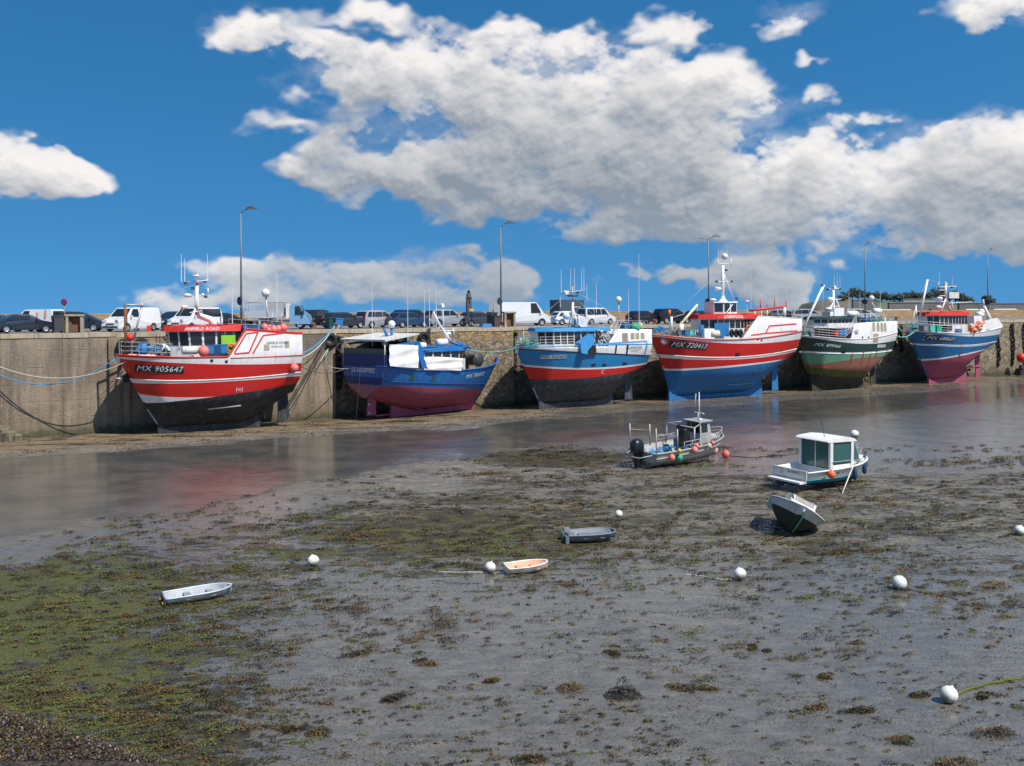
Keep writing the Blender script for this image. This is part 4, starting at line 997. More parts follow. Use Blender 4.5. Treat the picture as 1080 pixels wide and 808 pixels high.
        if roof:
            b=MB(); 
            def ro(p,z,o): 
                v=Vector((p[0]-cx,p[1])); l=v.length; v=v*(1+o/max(l,.1)); q=k((cx+v.x,v.y),z1); return (q[0],q[1],z)
            b.add([ro(p,z1-rth*.4,over) for p in full]+[ro(p,z1+rth*.6,over*.7) for p in full]+[ro(p,z1+rth*.8,-.1) for p in full],[(i,(i+1)%N_,(i+1)%N_+N_,i+N_) for i in range(2*N_) if (i%N_)!=N_-1]+[(N_-1,0,N_,2*N_-1),(2*N_-1,N_,2*N_,3*N_-1),tuple(range(N_)),tuple(range(2*N_,3*N_))]); b.build('roof',roof,s.root)
        return ho
    def tubes(s,name,mat,segs,r=.04,parent=None):
        """segs: lists of (px,py,y) pixel points"""
        b=MB()
        for sg in segs:
            rr=r
            if isinstance(sg,tuple): sg,rr=sg
            b.tube([(lambda q,y:(q[0],y,q[1]))(s.loc(p[0],p[1],p[2] if len(p)>2 else 0),p[2] if len(p)>2 else 0) for p in sg],rr,6)
        return b.build(name,mat,parent or s.root)
    def p3(s,px,py,y=0.):
        x,z=s.loc(px,py,y); return Vector((x,y,z))
    def world(s,v):
        c,si=math.cos(s.ang),math.sin(s.ang); return s.org+Vector((v[0]*c-v[1]*si,v[0]*si+v[1]*c,v[2]))
    def rail(s,xa,xb,hh=.95,rows=3,mat='steel',inset=.12,n=None,r=.018,name='guard_rail'):
        b=MB(); n=n or max(2,int(abs(xb-xa)/.9))
        for sd_ in(1,-1):
            P=[]
            for i in range(n+1):
                x=xa+(xb-xa)*i/n; z=s.top(x); y=sd_*max(.02,s.h.b(x,z)-inset); P.append((x,y,z)); b.tube([(x,y,z-.1),(x,y,z+hh)],r*1.2,5)
            for k in range(rows): b.tube([(p[0],p[1],p[2]+hh*(k+1)/rows) for p in P],r,5)
        return b.build(name,mat,s.root)
    def antennas(s,lst,mat='white',r=.022):
        for (px,y0,y1,yy) in lst:
            b=MB(); p=s.p3(px,y0,yy); q=s.p3(px,y1,yy); b.tube([p,q],[r*1.5,r*.7],5); b.build('antenna',mat,s.root)
    def dome(s,px,py,y,r,mat='white',name='radome',flat=1.):
        b=MB(); p=s.p3(px,py,y); b.sph(p,r,14,0,(1,1,flat)); b.lathe(p,(0,0,1),[(0,-r*1.0*flat),(r*.7,-r*.95*flat),(r*.95,-r*.2)],12); b.build(name,mat,s.root)
    def radar(s,px,py,y=0.,w=1.4):
        p=s.p3(px,py,y); b=MB(); b.box((p.x,p.y,p.z-.12),(.35,.35,.24)); r0=b.build('radar','white',s.root); b=MB(); b.box((p.x,p.y,p.z+.06),(w,.16,.12),.5); b.build('scanner_bar','white',r0)
    def lights(s,pts,mat='dkgrey'):
        for px,py,y in pts:
            p=s.p3(px,py,y); b=MB(); b.box(p,(.22,.22,.2)); b.build('deck_light',mat,s.root)
# deck gear (things resting on the boats stay top-level)
def ball(p,r,mat,label,name='buoy_float',group=None,rope=True):
    b=MB(); b.sph((0,0,0),r,16,0,(1,1,1.05)); b.lathe((0,0,r*.98),(0,0,1),[(.25*r,0),(.22*r,.2*r),(0,.22*r)],8); o=b.build(name,mat,loc=p); tag(o,label,'buoy',group); return o
def crate(p,rz,d,mat,label,group=None):
    th=thing('fish_box',label,'fish box',p,rz,group); b=MB(); w,l,h=d
    b.box((0,0,.03),(w,l,.05)); 
    for s in(-1,1): b.box((s*(w/2-.02),0,h/2),(.04,l,h)); b.box((0,s*(l/2-.02),h/2),(w-.08,.04,h))
    b.build('box',mat,th); b=MB()
    for s in(-1,1): b.box((s*(w/2),0,h-.02),(.05,l+.05,.05)); b.box((0,s*(l/2),h-.02),(w-.05,.05,.05))
    b.build('rim',mat,th); return th
def rope(a,b_,sag,mat,r,label,n=24,name='mooring_rope',z2=None,group='mooring ropes'):
    a=Vector(a);b_=Vector(b_); pts=[]
    for i in range(n+1):
        t=i/n; p=a.lerp(b_,t); p.z-=sag*4*t*(1-t); pts.append(p)
    m=MB(); m.tube(pts,r,6); o=m.build(name,mat,fix=False); tag(o,label,'rope',group); return o
def topfn(b,pts,base):
    q=[(b.hl(*p)) for p in pts]; q.sort()
    xs=q[-1][0]
    return lambda x: max(base(x),pw(q,x)) if x<xs else base(x)
def trawler1():
    b=Boat('fishing_trawler','red and white trawler with black bottom at the left end of the row',(122,373),(318,390),4,5.7)
    fx=b.loc(170,458)[0]
    b.shape([(122,374),(215,377),(316,373)],fx,2.75,xm=.6,ts=.93,pst=1.12,pm_=.40,pb=.72)
    s1=b.fit([(145,426),(230,418),(315,404)]); s1b=b.fit([(139,415),(230,418.2),(315,404)]); s2=b.fit([(137,404),(215,403.5),(317,396.5)]); s3=b.fit([(136,399.5),(215,401),(317,392.5)]); s4=b.fit([(124,378),(215,384),(317,383)]); s5=b.fit([(122,376.3),(215,378.2),(316,374.6)])
    aft=topfn(b,[(312,351),(259,347),(241,375.5)],b.zs); xr=b.hl(243,376)[0]
    s5a=lambda x:(s5(x) if x>xr else aft(x)-.15)
    b.hull([('black',s1),('white',s1b),('red',s2),('white',s3),('red',s4),('white',s5a),('red2',None)],aft,bul=.55)
    b.stem('lowgrey',.07,2.2); b.keel('black',.2); b.strake(s3,.045,'white'); b.strake(lambda x:aft(x)+.01,.05,'red2',0,name='cap_rail',n=90)
    b.strake(s5,.035,'red2',0,xr)
    b.ribbon([(247,372.5),(259.5,352),(272,350.5),(262.5,372),(247,373.5)],.12,'red2'); b.ribbon([(266.5,373),(277.5,354),(298,351.5)],.12,'red2')
    b.reg('MX 905647',168.5,389.5,.58,shear=.2,stretch=1.02)
    b.reg('ANFIELD ROAD',292,361.5,.24,'letterk',0,None,0,'boat_name',.95); b.reg('MORLAIX',292,365.5,.2,'letterk',0,None,0,'port_name',1.)
    b.ppatch(278,363.5,284,369.5,'tan','vent_grille'); b.ppatch(300,360,305,366.8,'tan','vent_grille')
    for px,py in((223,380.5),(238.5,381.5)): x,z=b.hl(px,py); b.patch(x-.1,z-.1,x+.1,z+.1,'darkin','scupper',n=2)
    x,z=b.hl(252,410.5); b.reg('(o)',252,410.5,.45,'letter',0,None,0,'load_mark')
    x0,z0=b.loc(238,446,2.); m=MB(); m.tube([b.pt(x0-1.2,1.9,.05),b.pt(x0+1.2,1.75,.05)],.07); m.build('bilge_keel','steel',b.root)
    # wheelhouse
    xa,_=b.loc(255,372,1.9); xf,_=b.loc(180,372,.3); _,z1=b.loc(228,347,1.9); z0=b.deck(6.5); L3=3.0
    fp=[(xa,1.85),(xf-3.0,1.85),(xf-1.3,1.45),(xf,.55)]
    b.house(fp,z0,z1,'white',{0:4,1:2,2:2,3:1} if False else {0:3,1:2,2:2},lean=.10,wz=(.56,.90),roof='red2',over=.3,rth=.42)
    m=MB(); m.add([(xf-.0,-.55,z0+.01)]*3,[]) if False else None
    # front pane
    zz=lambda w:z0+(z1-z0)*w
    for k in(-.26,.26):
        m=MB(); m.add([(xf+.10*(zz(.56)-z0)+.03,k-.2,zz(.56)),(xf+.10*(zz(.56)-z0)+.03,k+.2,zz(.56)),(xf+.10*(zz(.9)-z0)+.03,k+.2,zz(.9)),(xf+.10*(zz(.9)-z0)+.03,k-.2,zz(.9))],[(0,1,2,3)]); m.build('window_pane','glass',b.root)
    # roof name
    A=Vector((xf-1.3,1.45,0));C=Vector((xf-3.0,1.85,0)); dr=(C-A).normalized(); mid=Vector((xf-1.9,2.02,z1+.03)); nn=Vector((-dr.y,dr.x,0)); nn=nn if nn.y>0 else -nn
    text('roof_name','ANFIELD ROAD',.33,lambda x,y:tuple(mid+nn*.22+dr*x+Vector((0,0,y))),'letter',b.root,.2,.008)
    b.ppatch
    # mast
    yy=0.
    P=[(228,347,0),(222,337,0),(210,333,0),(207,322,0),(207.5,312,0),(208,300,0)]
    m=MB(); m.tube([b.p3(*p) for p in P],[.3,.26,.24,.2,.16,.12],8); m.tube([b.p3(200,330,0),b.p3(212,328,0)],.05); m.build('mast','white',b.root)
    b.tubes('mast_crossbar','white',[[(194,297.5,-.6),(208,297,0),(220,295.5,.6)],[(208,312.5,0),(221,312,0)],[(219.5,312,0),(219.5,304,0)],[(200,312,0),(205,314,0)]],.045)
    b.antennas([(191.5,297,268,0),(195,297,273,0),(219,296,268,0),(209,297,283,0),(245,341,303,.6),(292,347,288,0)])
    b.dome(194.5,324,0,.27,flat=.6); b.dome(198,311.5,0,.3,flat=.5); b.dome(280.3,309,0,.33); b.dome(207,291,0,.28,flat=.3)
    b.tubes('dome_post','steel',[[(280.5,313,0),(283,345,0)]],.07); b.lights([(196,299,0),(216,297,0),(203.5,304,0),(217,313,0),(226,343.5,1.2),(237,344,1.2)])
    m=MB();m.sph(b.p3(214,311,0),.12,10);m.sph(b.p3(208.5,299,.1),.12,10,1);m.build('mast_lamp',['white','red2'],b.root)
    # bow gear
    b.tubes('bow_post','rust',[[(131.5,321,.6),(132,374,.6)],[(133.5,326,-.6),(133,374,-.6)]],.07); b.tubes('davit','steel',[[(141,358,0),(150,322,0)],[(132,321.5,.6),(150,322,.2)]],.08)
    m=MB(); m.sph(b.p3(149.5,322,0),.17,10); m.build('davit_block','steel',b.root)
    b.rail(b.hl(128,372)[0],b.hl(181,372)[0],.95,3); 
    b.rail(.3,b.hl(259,349)[0],.75,2)
    b.tubes('aft_frame','steel',[[(274,338,1.5),(274,350,1.5)],[(297,330,1.5),(297,350,1.5)],[(266,336,1.5),(298,334,1.5)],[(287,330,-1.5),(287,348,-1.5)]],.035)
    m=MB(); p=b.p3(283,343,-.6); m.box(p,(1.6,1.4,.5)); m.box(p+Vector((.4,0,.4)),(.5,.9,.4)); m.lathe(p+Vector((-.3,-.6,.3)),(0,1,0),[(0,0),(.3,0),(.3,1.2),(0,1.2)],12); m.build('net_winch','dkgrey',b.root)
    # gear on deck
    Wp=lambda px,py,y:b.world(b.p3(px,py,y))
    ang=b.ang
    b_=MB(); b_.lathe((0,0,0),(0,0,1),[(0,0),(.27,0),(.29,.3),(.27,.8),(0,.8)],16); o=b_.build('plastic_barrel','bluep',loc=b.world(b.p3(151,374,.7))); tag(o,'blue plastic barrel on the bow deck of the left trawler','barrel')
    ball(Wp(137,356,0),.26,'red2','small red float hanging from the bow frame of the left trawler')
    # liferaft canister
    m=MB(); c=b.p3(200,369.5,2.1); m.lathe((0,0,0),(1,0,0),[(0,-.6),(.2,-.58),(.3,-.5),(.31,0),(.3,.5),(.2,.58),(0,.6)],16); o=m.build('liferaft_canister','white2',loc=b.world(c),rz=ang); tag(o,'white drum-shaped liferaft canister in front of the left trawler wheelhouse','liferaft')
    ball(Wp(214.5,370.5,2.55),.4,'buoyp','large pink float on the rail amidships of the left trawler')
    ball(Wp(249.5,366,2.2),.32,'teal','teal float beside the orange lifebuoy on the left trawler')
    crate(b.world(b.p3(224,373,2.1)),ang,(1.1,.8,.65),'bluep','blue fish box amidships on the left trawler, nearer the bow'); crate(b.world(b.p3(231.5,373,2.1)),ang,(1.,.8,.7),'bluep','blue fish box beside the lime green panel')
    m=MB(); c=b.p3(240.5,363.5,2.1); m.box((0,0,0),(1.05,.08,1.4)); o=m.build('lime_board','lime',loc=b.world(c),rz=ang); tag(o,'lime green board standing on the left trawler deck','board')
    m=MB(); m.tor((0,0,0),(0,1,0),.28,.075,24,8); o=m.build('lifebuoy','orange',loc=b.world(b.p3(243.5,367,2.35)),rz=ang); tag(o,'orange lifebuoy hung in front of the lime green board','lifebuoy')
    for i,(px,w) in enumerate(((259.5,.85),(264.5,.85),(270.5,1.2))): crate(b.world(b.p3(px,351.2,1.9)),ang,(w*.75,.8,.62),'bluep','%s blue fish box from the left on the raised aft deck of the left trawler'%['first','second','third'][i])
    for i,(px,py,r) in enumerate(((279,345.5,.3),(283,348,.26),(288.5,347.5,.31),(293.5,347,.27),(298.5,346,.32),(284.5,345,.2))): ball(Wp(px,py,2.3),r,'buoyp' if i%2 or i==2 else pm('coral plastic',(.8,.13,.12),.45,.35,(.75,.4,.35)),'pink float in the row on the stern rail, %s from the left'%['first','second','third','fourth','fifth','small one third'][i],group='pink floats on the left trawler stern')
    ball(Vector(b.world(Vector(b.pt(b.hl(309,388)[0],b.hl(309,388)[1],.28)))),.33,'buoyp','pink fender float hanging low on the stern quarter of the left trawler')
    ball(Vector(b.world(Vector(b.pt(b.L-.7,4.2,.1,-1)))),.3,'rubber','dark fender float hanging under the bow of the left trawler')
    person(b.world(Vector((b.loc(178,372,.9)[0],.9,b.deck(b.loc(178,372,.9)[0])+.02))),b.ang+.1)
    return b
def person(p,rz):
    me=bpy.data.meshes.new('person'); J=[(0,0,.92),(.05,0,1.08),(.22,0,1.28),(.42,0,1.38),(.55,0,1.42),(.66,0,1.42),(.74,0,1.36),
        (0,.1,.88),(.04,.12,.5),(-.02,.13,.1),(.12,.14,.03),(0,-.1,.88),(-.05,-.12,.5),(-.16,-.13,.1),(-.02,-.14,.03),
        (.4,.2,1.36),(.5,.24,1.1),(.66,.22,.92),(.74,.2,.86),(.4,-.2,1.36),(.52,-.24,1.1),(.7,-.2,.95),(.78,-.18,.9)]
    Ed=[(0,1),(1,2),(2,3),(3,4),(4,5),(5,6),(0,7),(7,8),(8,9),(9,10),(0,11),(11,12),(12,13),(13,14),(3,15),(15,16),(16,17),(17,18),(3,19),(19,20),(20,21),(21,22)]
    rad=[.15,.14,.16,.15,.06,.10,.085,.09,.07,.045,.035,.09,.07,.045,.035,.065,.045,.035,.03,.065,.045,.035,.03]
    me.from_pydata(J,Ed,[]); o=bpy.data.objects.new('person',me); COL.objects.link(o)
    m=o.modifiers.new('skin','SKIN')
    for i,v in enumerate(me.skin_vertices[0].data): v.radius=(rad[i],rad[i]); v.use_root=(i==0)
    o.modifiers.new('sub','SUBSURF').levels=2
    dg=bpy.context.evaluated_depsgraph_get(); dg.update(); m2=bpy.data.meshes.new_from_object(o.evaluated_get(dg)); o.modifiers.clear(); o.data=m2
    m2.materials.clear()
    for k in('skin','shirt','trousers','hair','rubber'): m2.materials.append(M[k])
    for f in m2.polygons:
        c=f.center; f.use_smooth=True
        f.material_index=4 if c.z<.1 else 2 if (c.z<.98 and c.x<.3) else 3 if (c.x>.58 and c.z>1.44) else 0 if (c.x>.53 and c.z>1.2) or c.z<1.05 and c.x>.55 else 1
    o.location=p; o.rotation_euler=(0,0,rz); tag(o,'person in white top and dark trousers bending over on the left trawler','person')
def trawler2():
    b=Boat.__new__(Boat); b.bl=False; b.B=6.4; b.L=15.6; b.side=-1
    b.ang=R(47); sc=depth(383,78.6); b.org=Vector((sc.x,sc.y,0))
    b.root=thing('fishing_trawler','royal blue trawler with pink bottom and white canvas sheets along its side',  'fishing boat',b.org,b.ang,'trawlers aground along the quay')
    b.root.rotation_euler=(R(-0),R(0),b.ang)
    fx=.80*b.L
    L=b.L
    b.shape([(410,387),(475,391),(522,384)],fx,1.9,xm=.6,ts=.93,pst=1.05,pm_=.36,pb=.8,cut=.40)
    w1=b.fit([(409,406.8),(455,408.5),(506,410.5)]); w0=lambda x:w1(x)
    n1=b.fit([(409,402.5),(455,404.5),(508,405)])
    b.hull([('pink',w0),('blue',n1),('blue',None)],b.zs,bul=.5,inner='pink')
    b.strake(n1,.05,'navy'); b.strake(b.zs,.06,'blue',name='cap_rail'); b.keel('pink',.18,rmat='pink')
    # transom cladding: painted bands + hood
    h=b.h; z0=b.zb(0)+.03; zt=b.zs(0)
    def tp(zA,zB,mat,nm,off):
        m=MB(); n=6; vs=[]
        for i in range(n+1):
            z=zA+(zB-zA)*i/n; y=h.b(0,z)-.01; vs+=[(-off,y,z),(-off,-y,z)]
        m.add(vs,[(2*i,2*i+1,2*i+3,2*i+2) for i in range(n)]); m.build(nm,mat,b.root)
    tp(z0,w1(0)-.02,'pinkgrey','transom_bottom',.012); tp(w1(0),w1(0)+.62,'navy','transom_stripe',.012); tp(w1(0)+.62,zt-.05,'worn','transom_panel',.014)
    text('boat_name','LE SQUIFFIEC',.5,lambda x,y:(-.03,-x,zt-.42+y),'letter',b.root,.15,.01)
    m=MB(); yb=h.b(0,zt)+.03; m.tube([(-.05,-yb,zt-.03),(-.05,yb,zt-.03)],.06); m.build('transom_rubbing_bar','navy',b.root)
    # stern bulwark + shelter roof
    bh=.95
    m=MB(); m.box((0.02,0,zt+bh/2),(.08,2*yb-.1,bh)); m.box((1.1,yb-.08,zt+bh/2),(2.2,.08,bh)); m.box((1.1,-yb+.08,zt+bh/2),(2.2,.08,bh)); m.build('stern_bulwark','navy',b.root)
    m=MB(); m.box((.05,0,zt+bh+.22),(.06,2*yb-.3,.45)); m.build('stern_net_screen',pm('worn grey screen',(.13,.13,.12),.7,.6),b.root)
    zr=zt+2.15; m=MB()
    m.add([(-.15,yb,zr-.15),(-.15,-yb,zr-.15),(3.6,-yb+.1,zr+.35),(3.6,yb-.1,zr+.35),(-.15,yb,zr+.0),(-.15,-yb,zr+.0),(3.6,-yb+.1,zr+.45),(3.6,yb-.1,zr+.45)],[(0,1,2,3),(4,5,6,7),(0,1,5,4),(1,2,6,5),(2,3,7,6),(3,0,4,7)]); m.build('shelter_roof','white2',b.root)
    for y in(-yb+.25,yb-.3): m=MB(); m.tube([(.02,y,zt),(.02,y,zr-.1)],.05); m.build('shelter_post','white2',b.root)
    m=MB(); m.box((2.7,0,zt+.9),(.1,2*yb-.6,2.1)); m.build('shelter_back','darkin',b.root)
    for k,(y,z) in enumerate(((-.8,zt+1.15),(.2,zt+1.2),(1.1,zt+1.1))): pass
    # canvas sheets: hung from pixel corners on starboard side
    def sheet(px0,py0,px1,py1,px2,py2,px3,py3,nm,off=.1):
        q=[]
        for px,py in((px0,py0),(px1,py1),(px2,py2),(px3,py3)):
            y=-b.B/2-.02; x,z=b.loc(px,py,y); q.append(Vector((x,y-off,z)))
        m=MB(); n=14; vs=[]
        for j in range(n+1):
            for i in range(n+1):
                u,v=i/n,j/n; p=(q[0]*(1-u)+q[1]*u)*(1-v)+(q[3]*(1-u)+q[2]*u)*v; p.y+=.05*math.sin(u*9+v*3)+.04*math.sin(v*11+u*4); p.z+=.06*math.sin(u*math.pi)*(-1 if j>n/2 else 1)*.5; vs.append(p)
        m.add(vs,[(j*(n+1)+i,j*(n+1)+i+1,(j+1)*(n+1)+i+1,(j+1)*(n+1)+i) for j in range(n) for i in range(n)],0,True); o=m.build(nm,'canvas',b.root,fix=False)
    sheet(410,363.5,440,364.5,440,388,410,386,'canvas_screen'); sheet(446,376,487,378,485.5,391,450,388.5,'canvas_screen')
    yS=-b.B/2+.05
    m=MB(); 
    q=[b.loc(px,py,yS) for px,py in((437,361),(442,360),(451,389),(444,388))]; q2=[b.loc(px,py,yS) for px,py in((418,363),(437,360),(440,362.5),(418,365))]
    for yy in(yS,-yS):
        m=MB()
        for qq in(q,q2): m.prism(qq,lambda p,s_:(p[0],yy+s_*.1,p[1]))
        m.build('gallows_frame','blue',b.root)
    b.top=b.zs
    # wheelhouse
    xa,_=b.loc(446,376,-1.8); xf,_=b.loc(492,376,-1.2); _,z1=b.loc(468,369,-1.9); z0_=b.zs(6)-.4
    fp=[(xa,1.9),(xf-1.6,1.9),(xf,1.0)]
    b.house(fp,z0_,z1,'white2',{0:4,1:2},wz=(.62,.9),roof='blue',over=.25,rth=.35)
    b.tubes('roof_beam','blue',[[(444,370,-2),(494,366,-1.6)],[(482,361,-1),(494,367,-1)],[(405,346.5,-1),(411,362,-1)],[(413,346,-1),(413,362,-1)],[(406,356,-1),(413,356,-1)],[(476,361,-1),(496,368,-1)]],.12)
    b.dome(413,342,-1,.32); b.dome(406,362,-1,.28)
    m=MB(); pts=[b.p3(457,329,0),b.p3(463,342,0),b.p3(470,353,0),b.p3(475,361,0)]; m.tube(pts,[.07,.1,.16,.2],8); m.build('mast','white',b.root)
    b.tubes('mast_crossbar','white',[[(464,349,0),(480,349,0)],[(462,345,0),(470,347,0)],[(478,346,0),(479,356,0)]],.045)
    m=MB(); c=b.p3(466,361,0); m.lathe(c,(1,0,0),[(0,-.6),(.28,-.58),(.32,-.3),(.32,.5),(.2,.6),(0,.6)],14); m.build('liferaft_canister','white',b.root); m=MB(); c=b.p3(444,364.5,-1); m.lathe(c,(1,0,0),[(0,-.5),(.25,-.48),(.28,0),(.25,.45),(0,.5)],14); m.build('liferaft_canister','white',b.root)
    b.radar(466,321.5,0,.9); b.tubes('radar_post','white',[[(467,323,0),(468,352,0)]],.05); b.dome(473,352,0,.25,flat=.7)
    b.antennas([(392.5,365,301,0),(430,365,299,0),(447.5,345,305,0),(453,345,303,0),(460,345,304,0)])
    # net drum forward
    m=MB(); c=b.p3(494,379,0); m.lathe(c+Vector((0,-1.3,0)),(0,1,0),[(0,0),(.65,0),(.65,.08),(.5,.1),(.5,2.5),(.65,2.52),(.65,2.6),(0,2.6)],20); m.build('net_drum','dkgrey',b.root)
    b.tubes('bow_frame','rust',[[(487,372,-1.5),(487,392,-1.5)],[(505,377,-.5),(505,385,-.5)]],.07)
    # raised bow flare
    m=MB(); n=14; xs0=.86*L; vs=[]
    for s_ in(1,-1):
        vv=[]
        for i in range(n+1):
            x=xs0+(L-xs0)*i/n; z=b.zs(x); y=s_*h.b(x,z); up=.2*sm(0,.8,i/n); vv+=[(x,y,z),(x+.1*i/n,y*1.05,z+up),(x,y*.9,z+up*.98)]
        m.add(vv,[(3*i+k,3*i+k+1,3*i+k+4,3*i+k+3) for i in range(n) for k in(0,1)])
    m.build('bow_bulwark','blue',b.root)
    b.reg('MX 784972',501,396,.5,shear=.1,board=None,slope=.05)
    for px,py in((434.5,398),(457,399)):
        x,z=b.hl(px,py); b.patch(x-.25,z-.25,x+.25,z+.2,pm('green patch',(.02,.1,.09),.5,.4),'scupper_cover',n=2)
    for px0,py0,px1,py1 in((441,421.5,477,422.5),(437,430,455,432)):
        x0,z0q=b.hl(px0,py0); x1,z1q=b.hl(px1,py1); m=MB(); m.tube([b.pt(x0+(x1-x0)*i/6,z0q+(z1q-z0q)*i/6-.1*math.sin(i/6*math.pi),.07) for i in range(7)],.07); m.build('bilge_keel','pink2',b.root)
    m=MB()
    for z in(.6,1.3,2.0): m.lathe((.5,-.07,z),(0,-1,0),[(0,0),(.07,0),(.07,.04),(0,.05)],8)
    m.build('anode','letter',b.root)
    return b
def trawler3():
    b=Boat('fishing_trawler','cyan blue trawler with a red band above its dark slate bottom',(543,366),(685.5,375),4.2,5.9)
    fx=b.loc(570,427)[0]
    b.shape([(543,367.5),(620,366),(684,365)],fx,2.9,xm=.6,ts=.95,pst=1.0,pm_=.40,pb=.85)
    s1=b.fit([(561,399.7),(630,397.5),(684.5,387.8)]); s2=b.fit([(557,387),(630,389.5),(684.5,384)]); s3=b.fit([(556,385),(630,387.8),(684.5,382.3)]); s4=b.fit([(546,368),(613.5,371.7),(684.5,375)]); s5=b.fit([(544,366.3),(620,364.3),(684,363)])
    aft=topfn(b,[(681,347.5),(652,347),(641,363)],b.zs)
    chz=b.fit([(556,402),(630,413),(684,402)])
    b.hull([('slate',s1),('red',s2),('white',s3),('cyan',s4),('white',None)],aft,bul=.5)
    b.stem('lowgrey',.07,2.); b.keel('slate',.2); b.strake(s4,.05,'darkin'); b.strake(s5,.05,'cyan2',0,name='cap_rail')
    b.strake(chz,.025,'slate',1.0,fx)
    b.ribbon([(630,363.2),(682,360)],.14,'cyan2'); b.ribbon([(682,361),(679.5,374)],.14,'cyan2')
    b.reg('LUANTSA',668.5,366.6,.40,'letterk',0,None,0,'boat_name',1.05); b.reg('MORLAIX',669,370,.22,'letterk',0,None,0,'port_name',1.)
    b.reg('MX 925469',584.5,376.5,.36,'letterk',.1,pm('grey number plate',(.5,.52,.54),.4,.1),stretch=1.15)
    for px in(667,672,677.5): b.ppatch(px-1.9,351,px+1.9,357.5,'tan','cabin_window')
    b.ppatch(656,351.5,662,361.5,pm('tan door',(.3,.25,.2),.5,.3),'cabin_door')
    b.ppatch(649,363.5,649.4,374,'darkin','seam'); b.ppatch(661,363,661.4,374,'darkin','seam')
    for px,py in((625.5,385),(637,385),(658.5,383.5)): b.ppatch(px-2,py-1,px+2,py+1.3,'darkin','scupper')
    x,z=b.hl(635,392.5); b.reg('C',635,392.5,.5,'letter',0,None,0,'load_mark')
    m=MB(); q=[b.p3(608,353.5,3.1),b.p3(622,352,3.1),b.p3(628,356,3.1),b.p3(626,373,3.1),b.p3(616,373,3.1),b.p3(612,368,3.1)]
    # net chute: tapering hooded box leaning outboard
    qq=[(b.loc(612,362,3.2)),(b.loc(625.5,352.5,3.2)),(b.loc(627.5,361,3.2)),(b.loc(619,371,3.2)),(b.loc(613,370,3.2))]
    m=MB(); m.prism(qq,lambda p,s_:(p[0],2.75+s_*.45,p[1])); qq=[b.loc(612,367,3.2),b.loc(620,366,3.2),b.loc(619,374,3.2),b.loc(613,372.5,3.2)]; m.prism(qq,lambda p,s_:(p[0],2.85+s_*.4,p[1])); m.build('net_chute','cyan2',b.root)
    qq=[b.loc(619.5,370,3.),b.loc(628,361,3.),b.loc(629.5,373.8,3.),b.loc(617,374,3.)]; m=MB(); m.prism(qq,lambda p,s_:(p[0],2.84+s_*.12,p[1])); m.build('chute_opening','darkin',b.root)
    xa,_=b.loc(641,362,1.9); xf,_=b.loc(566,362,.3); _,z1=b.loc(610,348,1.9); z0=b.deck(7)
    b.house([(xa,1.95),(xf-3.0,1.95),(xf-1.2,1.5),(xf,.6)],z0,z1,'white',{0:5,1:3,2:2},lean=.08,wz=(.42,.88),roof='cyan2',over=.25,rth=.3)
    b.tubes('mast','white',[([(604,347,0),(604,318,0)],.13),([(599,347,-.6),(603.5,325,0)],.06),([(610,347,.6),(604.5,325,0)],.06)])
    b.tubes('mast_crossbar','steel',[[(593,309,-.4),(604,308,0),(617,306,.4)],[(598,312,0),(610,312,0)],[(600,312,0),(599,307,0)],[(609,312,0),(610,307,0)],[(604,318,0),(604,302,0)],[(604,324,0),(613,324,0)]],.05)
    m=MB(); m.tor(b.p3(604,312,0),(0,0,1),.45,.09,18,6); m.build('antenna_ring','dkgrey',b.root)
    b.radar(597,308,0,1.1); b.antennas([(592,309,284,0),(602,306,283,0),(606,306,283,0),(613.5,306,283,0),(616,306,282,0),(619,318,300,0),(629,330,298,0),(591,324,312,0),(674,350,268,1),(663,345,306,1)])
    b.dome(597,333,.5,.36); b.dome(652.5,316,0,.31); b.tubes('dome_post','steel',[[(652.5,319,0),(653,346,0)]],.05); b.dome(588,337,0,.3,flat=.6)
    m=MB(); m.box(b.p3(611,341,0),(1.0,1.2,.9)); m.build('funnel_casing','white2',b.root); m=MB(); m.lathe(b.p3(607,347,1.2),(0,1,0),[(0,-.3),(.4,-.3),(.4,.3),(0,.3)],14); m.build('searchlight','dkgrey',b.root)
    b.lights([(609,308,0),(614,324,0),(598,310,0),(606,346,1.9),(612,346,1.9)])
    b.rail(b.hl(550,367)[0],b.hl(606,366)[0],1.0,4,mat='steel'); b.rail(.4,b.hl(652,348)[0],.8,2)
    b.tubes('stair_rail','steel',[[(641,362,2.),(652,338,2.)],[(645,362,2.),(655,341,2.)],[(652,338,2.),(662,338,2)],[(637,360,2.),(648,338,2)],[(552,349,1.2),(552,366,1.2)],[(549,356,.8),(549,366,.8)]],.04)
    m=MB(); rr=random.Random(4); c=b.p3(635,358,2.); 
    for i in range(16): m.tor(c+Vector((rr.uniform(-.6,.6),rr.uniform(-.4,.4),rr.uniform(-.5,.7))),(rr.uniform(-1,1),rr.uniform(-1,1),rr.uniform(-1,1)),rr.uniform(.2,.4),.05,12,5)
    m.build('net_pile','white2',b.root); o=b
    crate(b.world(b.p3(662,349,1.6)),b.ang,(1.3,.9,.75),'bluep','blue box on the aft deck rail of the cyan trawler')
    ball(b.world(b.p3(669,345,2.5)),.36,'buoyg','green float on the stern rail of the cyan trawler'); ball(b.world(b.p3(672,346.5,2.6)),.26,'buoyg','smaller green float tucked beside the first on the cyan trawler'); ball(b.world(b.p3(675,344,2.3)),.3,pm('pale yellow plastic',(.6,.65,.3),.5,.2),'pale yellow float beside the green ones on the cyan trawler')
    return b
